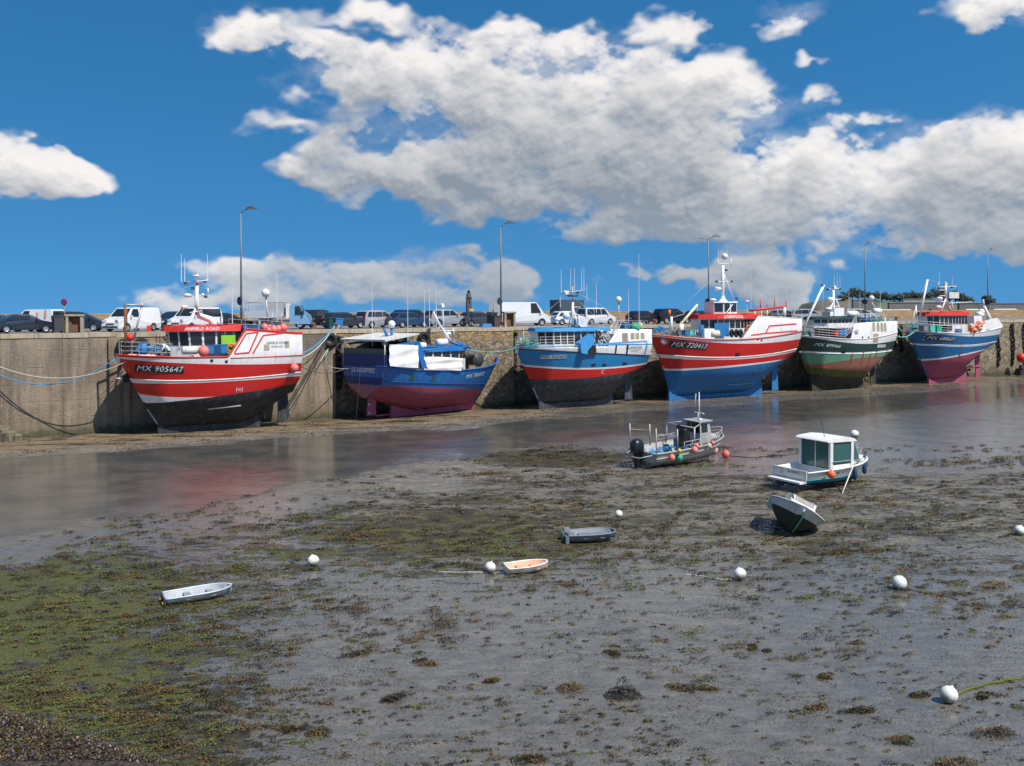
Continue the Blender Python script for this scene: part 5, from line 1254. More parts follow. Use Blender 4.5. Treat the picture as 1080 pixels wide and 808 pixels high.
def trawler4():
    b=Boat('fishing_trawler','long red trawler with a blue bottom and tall white mast',(684,353),(844,362),4.4,6.8)
    fx=b.loc(707,418)[0]
    b.shape([(684.5,352.5),(765,357.5),(842,349)],fx,3.3,xm=.6,ts=.92,pst=.72,pm_=.38,pb=.8,zkeel=.3)
    s1=b.fit([(705,390.5),(765,388),(843.5,377.2)]); s2=b.fit([(704.5,388.6),(765,386),(843.5,376.6)]); s3=b.fit([(698,377.5),(765,379.5),(843.5,370.5)]); s4=b.fit([(697,374.3),(765,377),(843.5,367.8)]); s5=b.fit([(686,354.8),(765,362),(842.5,357.8)])
    aft=topfn(b,[(842,336),(800,333.5),(784,356)],b.zs)
    s6=b.fit([(685,353.2),(765,358.3),(842,350)])
    b.hull([('blueaf',s1),('white',s2),('red',s3),('white',s4),('red',s5),('white',None)],aft,bul=.5)
    b.stem('blueaf',.1,2.8); b.keel('blueaf',.16); b.strake(s6,.06,'red2',0,name='cap_rail',out=.01); b.strake(s4,.05,'white')
    b.strake(lambda x:aft(x)+.01,.05,'white',0,.5*b.L,name='cap_rail')
    b.ribbon([(807.5,352),(811,344),(840,341.7)],.16,'red2'); b.ribbon([(792,353.7),(806,351.8),(841,349)],.14,'red2')
    b.reg('MX 720413',728,364.5,.66,shear=.35,stretch=.98)
    x,z=b.hl(693,359.5); m=MB(); m.lathe(b.pt(x,z,.0),(0.5,1,0),[(0,.12),(.22,.12),(.36,.06),(.36,-.1)],16); m.build('anchor_pocket','lowgrey',b.root)
    b.ppatch(775.5,372.5,779.5,376.5,'darkin','scupper'); b.reg('LOAD',802,360,.2,'letterk',0,None,0,'small_marking') if False else None
    for px,py in((803,359),(799,358)): b.ppatch(px-.6,py-.8,px+.6,py+.8,'darkin','porthole')
    x0,z0=b.hl(766,405.5); x1,z1=b.hl(797,402.5); m=MB(); m.tube([b.pt(x0+(x1-x0)*i/6,z0+(z1-z0)*i/6-.08*math.sin(i/6*3.14),.08) for i in range(7)],.08); m.build('bilge_keel','cyan2',b.root)
    xs_,_=b.hl(809,385); m=MB(); m.tube([b.pt(xs_,s1(xs_),.01),b.pt(xs_,2.3,.01)],.03); m.build('hull_seam','blue',b.root)
    for i,(px,py) in enumerate(((815,371.5),(824,370),(831,381),(796,391))):
        x,z=b.hl(px,py); b.patch(x-.25,z-.2,x+.25,z+.1,'rust','rust_patch',n=3,off=.015) if i<2 else b.patch(x-.08,z-.5,x+.08,z+.4,'rust','rust_patch',n=2,off=.012)
    xa,_=b.loc(800,354,2.2); xf,_=b.loc(737,354,.4); _,z1=b.loc(765,334.5,2.2); z0=b.deck(9)
    b.house([(xa,2.3),(xf-3.9,2.3),(xf-1.4,1.8),(xf,.7)],z0,z1,'white',{0:6,1:4,2:2},lean=.05,wz=(.60,.88),roof='red2',over=.3,rth=.42)
    A=Vector((xf-1.6,2.0,z1)); C=Vector((xf-3.9,2.42,z1)); dr=(C-A).normalized(); nn=Vector((-dr.y,dr.x,0)); nn=nn if nn.y>0 else -nn; mid=(A+C)/2
    text('roof_name','LIVERPOOL',.42,lambda x,y:tuple(mid+nn*.42+dr*x+Vector((0,0,y+.02))),'letter',b.root,.1,.01)
    xu,_=b.loc(755,328,1.); xu2,_=b.loc(775,328,1.); _,zu=b.loc(763,319,1.2)
    b.house([(xu2,1.3),(xu-.8,1.3),(xu,.7)],z1+.2,zu,'white',{0:2,1:1},wz=(.3,.9),roof='white',over=.1,rth=.12,name='upper_bridge')
    b.tubes('mast','white',[([(762.5,320,0),(762.5,280,0)],.17)]); b.tubes('mast_stay','white',[[(764,290,0),(775,318,0)],[(766,330,2.2),(775,318,1.)]],.05)
    m=MB(); c=b.p3(762.5,318,0); m.lathe(c,(0,0,1),[(.6,-.1),(.25,.3),(.16,.6)],12); m.build('mast_foot','white',b.root)
    b.tubes('mast_crossbar','white',[[(756,278,0),(770,278,0)],[(757.5,279,0),(757.5,274,0)],[(771,281,0),(771.5,273,0)],[(755,297,0),(772,297,0)],[(757,305,0),(763,305,0)]],.045)
    b.dome(764.5,270.5,0,.33); b.dome(757,304.5,0,.4,flat=.45); b.dome(752,316.5,1.,.35,flat=.45); b.lights([(766,285,0),(771.5,297,0),(756,297,0),(777,315,1)])
    b.antennas([(758,279,262,0),(767,278,258,0),(792,330,278,0),(820,330,300,0),(788,335,314,1.),(829,330,303,0)])
    b.dome(788,318,1.,.2,flat=.6)
    # aft gantry
    b.tubes('aft_gantry','red2',[([(791,327.5,2.),(829,323.5,2.)],.14),([(791,327.5,-2.),(829,323.5,-2.)],.14),([(829,323.5,2.),(829,323.5,-2.)],.12),([(829,316,0),(829,324,0)],.05),([(817,315,0),(817,324,0)],.05),([(802,315,0),(802,325,0)],.05),([(809,320,0),(809,325,0)],.05)])
    b.tubes('gantry_post','white',[([(827,324,2.),(827,336,2.)],.2),([(809,326,2.),(809,337,2.)],.06),([(803,326,2.),(803,337,2.)],.06),([(796,327,2.),(796,340,2.)],.08),([(827,324,-2.),(827,336,-2.)],.2)])
    b.rail(.4,b.hl(815,336)[0],.8,2)
    # crane
    b.tubes('crane_boom',pm('cream paint',(.72,.6,.35),.5,.3),[([(711,350,.5),(735.5,321.5,.5)],.13)]); b.tubes('crane_post','white',[([(718,352,.5),(718,342,.5)],.3),([(708,352,0),(708,334,0)],.14),([(709,335,0),(722,331,0)],.02)])
    m=MB(); c=b.p3(706,330,0); m.lathe(c,(0,0,1),[(0,-.3),(.14,-.3),(.14,.3),(0,.3)],10); m.build('signal_lamp','orange',b.root)
    # blue blinds, winch, tyres
    m=MB(); p=b.p3(761,350,2.45); m.box((p.x,2.45,p.z+.2),(1.9,.08,1.35)); m.build('blue_shutter','bluep',b.root); m=MB(); p=b.p3(740,350,2.0); m.box((p.x,2.0,p.z+.1),(.5,.1,1.2)); m.build('blue_shutter','bluep',b.root)
    m=MB(); p=b.p3(746,352,2.2); m.box((p.x,2.1,p.z),(1.3,.8,1.0)); m.build('deck_locker','white',b.root); m=MB(); p=b.p3(755,354,2.6); m.lathe((p.x-.5,2.3,p.z+.2),(1,0,0),[(0,0),(.38,0),(.38,1.0),(0,1.0)],14); m.build('winch_drum','cream',b.root)
    for i,px in enumerate((771.5,776.5,781)):
        o=TY.copy(); COL.objects.link(o); o.location=b.world(b.p3(px,351.5,3.0)); o.rotation_euler=(0,0,b.ang+.4); o.scale=(.85,.85,.85); tag(o,'small black tyre on the red and blue trawler rail, %s of three from the left'%['first','middle','last'][i],'tyre','tyres on the red and blue trawler rail')
    m=MB(); m.tor((0,0,0),(0,1,0),.32,.08,24,8); o=m.build('lifebuoy','orange',loc=b.world(b.p3(789.5,346.8,2.5)),rz=b.ang); tag(o,'orange lifebuoy on the white house of the red and blue trawler','lifebuoy')
    for i,(px,m_) in enumerate(((724,'bluep'),(727.5,'teal'),(732,'white2'),(738,'bluep'))): crate(b.world(b.p3(px,353.5,1.2)),b.ang+.2*i,(.8,.6,.5),m_,['blue fish box just behind the crane of the red and blue trawler','teal fish box between two others on the red and blue trawler foredeck','white fish box on the red and blue trawler foredeck','blue fish box before the white locker of the red and blue trawler'][i])
    return b
def trawler5():
    b=Boat('fishing_trawler','dark green and white trawler with a rusty, algae-covered bottom',(842.5,354),(944,366),4.,6.0)
    fx=b.loc(857,408)[0]
    b.shape([(842.5,353.5),(890,357.5),(941,352)],fx,3.0,xm=.58,ts=.95,pst=.78,pm_=.36,pb=.7)
    s1=b.fit([(851,386.5),(891,391),(935,388)]); s2=b.fit([(850,385),(899,379),(943.5,374.7)]); s3=b.fit([(846,371.5),(899,373.3),(943.5,369.8)]); s4=b.fit([(844.7,370),(899,371.8),(943.5,368.2)]); s5=b.fit([(843,355),(890.7,361.2),(942.7,359.5)])
    aft=topfn(b,[(938,339),(908,340.5),(901,342),(898,355)],b.zs)
    b.hull([('darkweed',lambda x:s1(x)-.75),('algae',s1),('primer',s2),('lgreen',s3),('white',s4),('green',s5),('white',None)],aft,bul=.45)
    b.stem('algae',.08,1.8); b.keel('darkweed',.2); b.strake(b.zs,.05,'white',name='cap_rail'); b.strake(s3,.04,'white')
    b.reg('MX 899466',873,364.5,.5,shear=.3,board=None,stretch=1.)
    b.reg('CALYPSO',929.5,365,.34,'letterk',0,'letter',0,'boat_name')
    for px in(921.5,926,930,933.5): b.ppatch(px-1.6,340.3,px+1.4,349.5,'tan','vent_grille')
    b.ppatch(921,352,925.5,361,'tan','vent_grille'); b.ppatch(887.5,370,891,373,'darkin','scupper')
    for px,py in((909.5,356),(916,356)): b.ppatch(px-.8,py-1,px+.8,py+1,'darkin','porthole')
    for px,py,hh in((898,377,1.2),(909,379,2.0),(917,378,1.6),(924,373,1.),(936,369,.8)):
        x,z=b.hl(px,py); b.patch(x-.12,z-hh*.6,x+.14,z+hh*.4,'rust','rust_patch',n=2,off=.012)
    xa,_=b.loc(907,353,2.); xf,_=b.loc(856,353,.3); _,z1=b.loc(880,336,2.); z0=b.deck(7)
    b.house([(xa,2.0),(xf-2.8,2.0),(xf-1.2,1.6),(xf,.6)],z0,z1,'white',{0:5,1:3,2:2},lean=.06,wz=(.56,.88),roof='green',over=.25,rth=.28)
    b.tubes('mast','white',[([(879,335,0),(879,306,0)],.15),([(873,332,0),(879,318,0)],.06),([(889,333,0),(882,316,0)],.07)]); [b.tubes('mast_crossbar','white',[l],.05) for l in ([(873,305,0),(887,304,0)],[(873,314,0),(880,314,0)],[(879,316,0),(888,315.5,0)],[(874,323,0),(884,323,0)])]
    b.radar(880,302.5,0,1.); b.dome(875.5,316,0,.4,flat=.7); b.dome(874,326,.4,.4,flat=.5); b.dome(919.3,314.5,0,.32); b.tubes('dome_post','white',[[(919,318,0),(925,328,0)]],.06)
    m=MB(); m.box(b.p3(880,329,0),(1.6,1.4,.9)); m.box(b.p3(874,331,0),(.9,1.2,.5)); m.build('upper_casing','white',b.root)
    m=MB(); c=b.p3(899,331,1.); m.lathe(c,(1,0,0),[(0,-.8),(.3,-.78),(.36,-.3),(.36,.5),(.2,.8),(0,.8)],14); m.build('liferaft_canister','white',b.root); c=b.p3(925,328,.8)
    m=MB(); m.lathe(c,(1,0,0),[(0,-.6),(.3,-.55),(.34,0),(.3,.55),(0,.6)],14); m.build('liferaft_canister','white',b.root)
    b.tubes('boom','white',[([(846,349,.5),(869,300.5,.5)],.14)]); b.antennas([(880,303,288,0),(883,303,288,0),(886,304,290,0),(895.5,330,306,0),(928.5,330,306,0),(907,331,308,0)])
    b.lights([(873,305.5,0),(886,304.5,0),(868,301,.5),(888,315,0)])
    b.rail(b.hl(845,354)[0],b.hl(905,354)[0],1.1,4); b.rail(.3,b.hl(908,341)[0],1.,3)
    b.tubes('deck_frame','steel',[[(905,331,2),(905,341,2)],[(905,331,2),(932,331,2)],[(932,331,2),(932,341,2)],[(918,331,2),(918,341,2)]],.05)
    m=MB(); c=b.p3(913,345,2.); c=b.p3(913,339,1.); m.box(c,(1.2,1.,.8)); m.build('aft_locker','bluep',b.root)
    m=MB(); m.lathe(b.p3(902.5,350,2.9),(0,1,0),[(0,0),(.38,0),(.3,.1),(0,.12)],12); m.build('hauler','steel',b.root)
    crate(b.world(b.p3(886,354,2.)),b.ang,(1.2,.8,.75),'bluep','blue fish box amidships on the green trawler'); crate(b.world(b.p3(881,354.5,2.)),b.ang,(.6,.6,.6),'red2','small red fish box beside the blue one on the green trawler')
    return b
def trawler6():
    b=Boat('fishing_trawler','sea blue trawler with pink bottom and red wheelhouse roof, rightmost of the row',(959.5,347),(1055,358),4.,6.2)
    fx=b.loc(980,400.5)[0]
    b.shape([(959.5,348),(1008,351.5),(1050,347)],fx,3.6,xm=.58,ts=.93,pst=1.15,pm_=.42,pb=.85,cut=.5)
    s1=b.fit([(970.5,381),(1008,376.5),(1054.5,366.2)]); s2=b.fit([(970,379.2),(1008,374.8),(1054.5,365.8)]); s3=b.fit([(966.6,364.2),(1016.6,365.8),(1054.7,361.3)]); s4=b.fit([(966.3,362.7),(1016.6,364.2),(1054.7,359.8)]); s5=b.fit([(962,350),(1008,354),(1053.8,352.8)])
    aft=topfn(b,[(1047,344),(1041,337),(1034,351)],b.zs)
    b.hull([('pink2',s1),('white',s2),('sea',s3),('white',s4),('sea',s5),('white',None)],b.zs,bul=.5)
    b.stem('sea',.07); b.keel('pink2',.24); b.strake(b.zs,.05,'white',name='cap_rail'); b.strake(s4,.035,'white')
    b.reg('MX 680637',991,357.3,.55,shear=.3,stretch=1.1)
    for z_ in(352.5,355.3,358): b.ribbon([(966,z_),(969.5,z_+.1)],.09,'letter','draught_mark')
    x,z=b.hl(1013,369); b.patch(x-.07,z-.9,x+.07,z+.9,'rust','rust_patch',n=2,off=.015); b.patch(x-.2,z-.9,x+.05,z-.5,'rust','rust_patch',n=2,off=.017)
    x0,z0=b.hl(1012,388.5); x1,z1=b.hl(1032,386.5); m=MB(); m.tube([b.pt(x0+(x1-x0)*i/6,z0+(z1-z0)*i/6,.1) for i in range(7)],.11); m.build('bilge_keel','pink2',b.root)
    # white aft side board
    xa_=b.hl(1053,352)[0]; n=20; m=MB(); X0,X1=b.hl(1049,346)[0],b.hl(1016,349)[0]
    m=MB(); vs=[]
    for i in range(n+1):
        x=.02+(X1-.02)*i/n; zt=b.zs(x)+1.35*sm(X1,X1*.35,x)*(1-.75*sm(1.2,0,x)); vs+=[b.pt(x,b.zs(x)-.05,.01),(x,b.h.b(x,b.zs(x))+.01,zt),(x,b.h.b(x,b.zs(x))-.06,zt),(x,b.h.b(x,b.zs(x))-.06,b.zs(x)-.05)]
    for sd_ in(1,-1): m.add([(v[0],v[1]*sd_,v[2]) for v in vs],[(4*i+k,4*i+k+1,4*i+k+5,4*i+k+4) for i in range(n) for k in(0,1,2)])
    m.build('aft_bulwark','white',b.root)
    b.reg('BREIZ',1042,348,.3,'letterk',0,None,0,'boat_name')
    xa,_=b.loc(1021,348,2.); xf,_=b.loc(976,348,.3); _,z1=b.loc(1000,331.5,2.); z0=b.deck(8)
    b.house([(xa,1.9),(xf-2.9,1.9),(xf-1.2,1.5),(xf,.6)],z0,z1,'white',{0:5,1:3,2:2},lean=.06,wz=(.58,.9),roof='red2',over=.3,rth=.4)
    b.tubes('mast','white',[([(1003,329,0),(998,315,0),(997,299,0)],.17),([(992,330,0),(998,314,0)],.1)]); b.tubes('mast_crossbar','white',[[(990,303,0),(1009,302,0)],[(990,306,0),(996,306,0)],[(991,312,0),(999,312,0)],[(988,318,0),(1000,318,0)],[(990,303,0),(990,298,0)],[(1004,318,0),(1006,330,0)],[(998,320,0),(1025,318.5,0)]],.05)
    m=MB(); m.box(b.p3(1006,311.5,0),(1.9,.15,.75)); m.build('signal_board','white2',b.root)
    b.radar(997,298.5,0,1.2); b.dome(991,315,0,.4,flat=.6); b.dome(990,324,0,.35,flat=.6); b.antennas([(991,300,286,0),(1004.5,303,289,0)])
    b.tubes('boom','white',[([(970,334,.5),(978.5,295,.5)],.13),([(967.5,350,0),(966,322,0)],.09),([(961,342,.5),(966,325,.5)],.05)])
    b.tubes('aft_post','white',[([(1037,316,-1.),(1038,324,-1)],.1),([(1038,323,2.),(1050,349,2.6)],.17)])
    b.lights([(991,304,0),(1004,303,0),(981,326.5,1),(1006,329.5,1.9)])
    b.rail(b.hl(962,348)[0],b.hl(1020,350)[0],1.15,4)
    m=MB(); c=b.p3(1033,332,.5); m.lathe(c,(1,0,0),[(0,-.5),(.35,-.5),(.42,0),(.35,.5),(0,.5)],14); m.sph(b.p3(1035,329,.5),.4,12); m.box(b.p3(1026,337,1.),(1.6,1.4,.9)); m.build('aft_machinery','white',b.root)
    rr=random.Random(9); m=MB()
    for i in range(26):
        px=1024+rr.random()*14; py=341+rr.uniform(0,7)-(px-1031)*.25; m.sph(b.p3(px,py,3.1),rr.uniform(.22,.36),8,0 if rr.random()<.65 else 1,(1,1,.8))
    o=m.build('float_bundle',['orange','white2'],b.root)
    m=MB(); c=b.p3(1010,350,2.); m.box(c,(.8,.6,.7)); o=m.build('deck_tub','bluep',b.root)
    rr=random.Random(2)
    for i,px in enumerate((974,981,988,999)): crate(b.world(b.p3(px,349.5,2.)),b.ang,(.9,.7,.7),['greyp','teal','buoyg','dkgrey'][i],'%s fish box behind the rail of the rightmost trawler'%['grey','teal','green','dark grey'][i])
    return b
B1=trawler1(); B2=trawler2(); B3=trawler3(); B4=trawler4(); B5=trawler5(); B6=trawler6()
def clutter(b,spots,seed):
    rn=random.Random(seed)
    for (px,py,y,w,kind) in spots:
        p=b.p3(px,py,y); m=MB()
        if kind=='net':
            for i in range(46):
                q=[p+Vector((rn.uniform(-w,w),rn.uniform(-.5,.5),rn.uniform(0,.45)))]
                for k in range(3): q.append(q[-1]+Vector((rn.uniform(-.3,.3),rn.uniform(-.3,.3),rn.uniform(-.15,.15))))
                m.tube(q,.035,4)
            o=m.build('net_pile',rn.choice(['rope_g','rope_d','rope_b']),b.root,fix=False)
        elif kind=='winch':
            m.lathe(p+Vector((0,-.6,.3)),(0,1,0),[(0,0),(.34,0),(.34,.06),(.16,.08),(.16,1.0),(.34,1.02),(.34,1.1),(0,1.1)],16); m.box(p+Vector((.1,0,.05)),(.5,1.3,.3)); m.build('deck_winch','greyp',b.root)
        else:
            m.box(p+Vector((0,0,.25)),(w,.7,.5)); m.build('deck_hatch','white2',b.root)
def rig(b,lines):
    for l in lines: b.tubes('rigging_wire','steel',[(l,.012)])
clutter(B1,[(160,372,0,.8,'net'),(168,373,-.8,.5,'winch'),(258,371,1.2,.5,'net'),(206,372,1.2,.6,'hatch')],1)
clutter(B3,[(556,364,.4,.6,'net'),(561,365,-.5,.4,'winch'),(644,360,1.,.5,'net'),(667,346,0,.8,'net')],2)
clutter(B4,[(696,350,0,.8,'net'),(714,353,-.6,.5,'winch'),(742,353,0,.8,'net'),(812,336,1.,1.2,'net'),(820,336,0,.6,'hatch')],3)
clutter(B5,[(848,352,0,.6,'net'),(853,353,.6,.4,'winch'),(892,353,1.,.6,'net'),(922,340,1,1.2,'net'),(930,339,.5,.6,'hatch')],4)
clutter(B6,[(963,346,0,.5,'net'),(968,348,.4,.4,'winch'),(994,349,1.4,.8,'net'),(1043,343,1,.8,'net'),(1036,345,0,.5,'hatch')],5)
rig(B1,[[(207.5,300,0),(133,322,0)],[(208,300,0),(305,349,0)],[(207,305,0),(180,347,1.5)]])
rig(B3,[[(604,306,0),(552,349,0)],[(604,306,0),(680,347,0)],[(604,312,0),(640,345,1.5)]])
rig(B4,[[(762.5,284,0),(708,334,0)],[(762.5,284,0),(829,323,0)],[(735.5,321.5,.5),(735,350,.5)],[(762,290,0),(800,326,1.5)]])
rig(B5,[[(879,306,0),(869,300.5,.5)],[(869,300.5,.5),(846,351,0)],[(879,306,0),(932,331,0)],[(869,301,.5),(866,350,.5)]])
rig(B6,[[(997,299,0),(978.5,295,.5)],[(978.5,295,.5),(962,346,0)],[(997,299,0),(1038,323,0)],[(966,322,0),(978,296,.5)]])
def ropes():
    qe=lambda px,dz=0,e=-.3:onwall(px,sd(px)-.17+e,QZ+.1+dz)
    bow=lambda b,dx=.3,dz=.05:b.world(Vector((b.L-dx,0,b.zs(b.L-dx)+dz)))
    rope(qe(-60),B1.world(B1.p3(145,375,1.)),2.35,'rope_l',.035,'pale rope sagging from the left edge to the bow of the left trawler'); rope(qe(-60,-.1),B1.world(B1.p3(122,378,.0)),2.65,'rope_b',.035,'blue rope sagging from the left edge to the stem of the left trawler')
    st=lambda px,py,y:B1.world(B1.p3(px,py,y))
    K=qe(353,.25,-.4)
    rope(K,st(316,374,2.4),.35,'rope_b',.05,'blue rope from the corner bollard to the stern of the left trawler'); rope(K,st(316,378,2.2),.5,'rope_l',.045,'pale rope under the blue one at the left trawler stern')
    rope(K,st(313,388,1.),.6,'rope_d',.035,'brown rope from the corner bollard to the left trawler quarter'); rope(K,st(312,402,0),.7,'rope_d',.035,'lower brown rope from the corner bollard behind the left trawler')
    rope(K,gnd(300,452)+Vector((0,0,.1)),-.3,'rope_d',.03,'thin dark rope running from the corner bollard down to the mud')
    rope(K+Vector((.4,0,0)),onwall(337,sd(337)+.5,4.8),.2,'rope_l',.04,'slack pale rope end hanging below the corner bollard'); rope(K,onwall(343,sd(343)+.4,5.2),.15,'rope_g',.035,'pale green rope end hanging below the corner bollard')
    rope(st(316,386,1.),B2.world(Vector((-.05,2.2,B2.zs(0)-.3))),.5,'rope_d',.035,'rope between the left trawler and the blue trawler stern'); rope(onwall(345,sd(345)+.1,4.4),B2.world(Vector((-.05,1.2,B2.zs(0)-.25))),.15,'rope_l',.03,'short pale rope along the blue trawler transom')
    rope(qe(528),B2.world(B2.p3(510,380,0)),.2,'rope_l',.04,'steep pale rope from the lamp post down to the blue trawler bow'); rope(qe(534),B2.world(B2.p3(514,380,0)),.3,'rope_l',.045,'second steep pale rope down to the blue trawler bow, nearer the cyan one')
    rope(bow(B3),B2.world(B2.p3(492,368,-1.)),.35,'rope_g',.045,'pale green rope from the cyan trawler bow to the blue trawler wheelhouse')
    rope(bow(B4),B3.world(Vector((0,1.5,B3.zs(0)+.3))),.3,'rope_l',.04,'short pale rope from the red bow to the cyan trawler stern')
    g=qe(944); rope(g,B6.world(Vector((B6.L-.3,0,B6.zs(B6.L)+.0))),.9,'rope_g',.06,'thick green rope from the quay bollard to the rightmost trawler bow'); rope(B5.world(Vector((0,1.8,B5.zs(0)+.1))),B6.world(Vector((B6.L-.6,.4,B6.zs(B6.L-.6)+.1))),.8,'rope_g',.06,'thick green rope between the green trawler and the rightmost trawler')
    rope(qe(940,.2),B5.world(B5.p3(935,341,-1)),.1,'rope_g',.06,'green rope from the quay to the upper stern of the green trawler')
    rope(onwall(60,.6,5.9),onwall(90,1.,3.0),.0,'rope_d',.0001,'x') if False else None
ropes()

def setrot(th,phi,px,roll=0,pitch=0):
    a=math.atan((px-540)/F); th.rotation_mode='XYZ'; th.rotation_euler=(R(roll),R(pitch),R(phi)-a)
def small_hull(parent,L,B,z_st,z_bow,zk=.05,zst=.12,foot=.8,bands=None,top=None,deckf=None,xm=.45,ts=.9,pm_=.3,pb=.7,pst=1.,bow_pow=2.2,inner='white',dm='deck',wallt=.05,name='hull',bp2=.72):
    D=lambda x:(B/2*max(0,1-((x-xm*L)/(L-xm*L))**bow_pow)**bp2) if x>xm*L else B/2*(ts+(1-ts)*sm(0,1,x/(xm*L)))
    zs=lambda x:z_st+(z_bow-z_st)*(x/L)**2
    fx=foot*L
    zb=lambda x:(zk*(1-min(1,(x-fx)/(L-fx)))+(z_bow-.01)*min(1,(x-fx)/(L-fx))**pst) if x>fx else zk+(zst-zk)*sm(.5*L,0,x)
    h=Hull(L,B,zs,zb,D,lambda x:pm_+(pb-pm_)*sm(.4*L,.95*L,x))
    o=hull_mesh(h,name,bands,zs,deckf or (lambda x:zs(x)-.3),parent,n=36,inner=inner,dm=dm,wallt=wallt)
    return h,zs,o
def outboard(parent,p,sc=1.,cowl='engine',leg='engine',tilt=0.,swing=0):
    th=parent; c=Vector(p)
    M_=Matrix.Translation(c)@Matrix.Rotation(tilt,4,'Y')@Matrix.Scale(sc,4)
    def fin(b,name,mat,par): b.v=[tuple(M_@Vector(v)) for v in b.v]; return b.build(name,mat,par)
    b=MB(); vs=[];n=10
    prof=[(.0,.13,.17,0),(.06,.2,.24,0),(.3,.23,.25,-.02),(.5,.21,.22,-.03),(.62,.13,.15,-.02),(.66,.03,.04,0)]
    for z,ry,rx,ox in prof:
        for k in range(14):
            a=2*math.pi*k/14; vs.append((-.22+ox+rx*1.2*math.copysign(abs(math.cos(a))**.7,math.cos(a)),ry*math.copysign(abs(math.sin(a))**.7,math.sin(a)),.15+z))
    b.add(vs,[(i*14+k,i*14+(k+1)%14,(i+1)*14+(k+1)%14,(i+1)*14+k) for i in range(5) for k in range(14)]+[tuple(range(14)),tuple(range(70,84))],0,True); e=fin(b,'outboard_cowling',cowl,th)
    b=MB(); b.box((-.2,0,-.22),(.2,.13,.75),0,0,1.5); b.box((-.24,0,-.5),(.5,.22,.03)); b.lathe((-.2,0,-.68),(-1,0,0),[(0,-.22),(.06,-.15),(.075,0),(.06,.15),(.03,.22)],12); b.box((-.2,0,-.84),(.16,.03,.22)); b.box((-.06,0,.0),(.16,.24,.34)); fin(b,'outboard_leg',leg,th)
    b=MB()
    for k in range(3):
        a=k*2.094; r1=Vector((0,math.cos(a),math.sin(a))); t1=Vector((.3,-math.sin(a),math.cos(a))).normalized(); c0=Vector((-.44,0,-.68)); b.add([c0,c0+r1*.12-t1*.07,c0+r1*.17+t1*.02,c0+r1*.08+t1*.08],[(0,1,2,3)])
    fin(b,'outboard_propeller','silver',th)
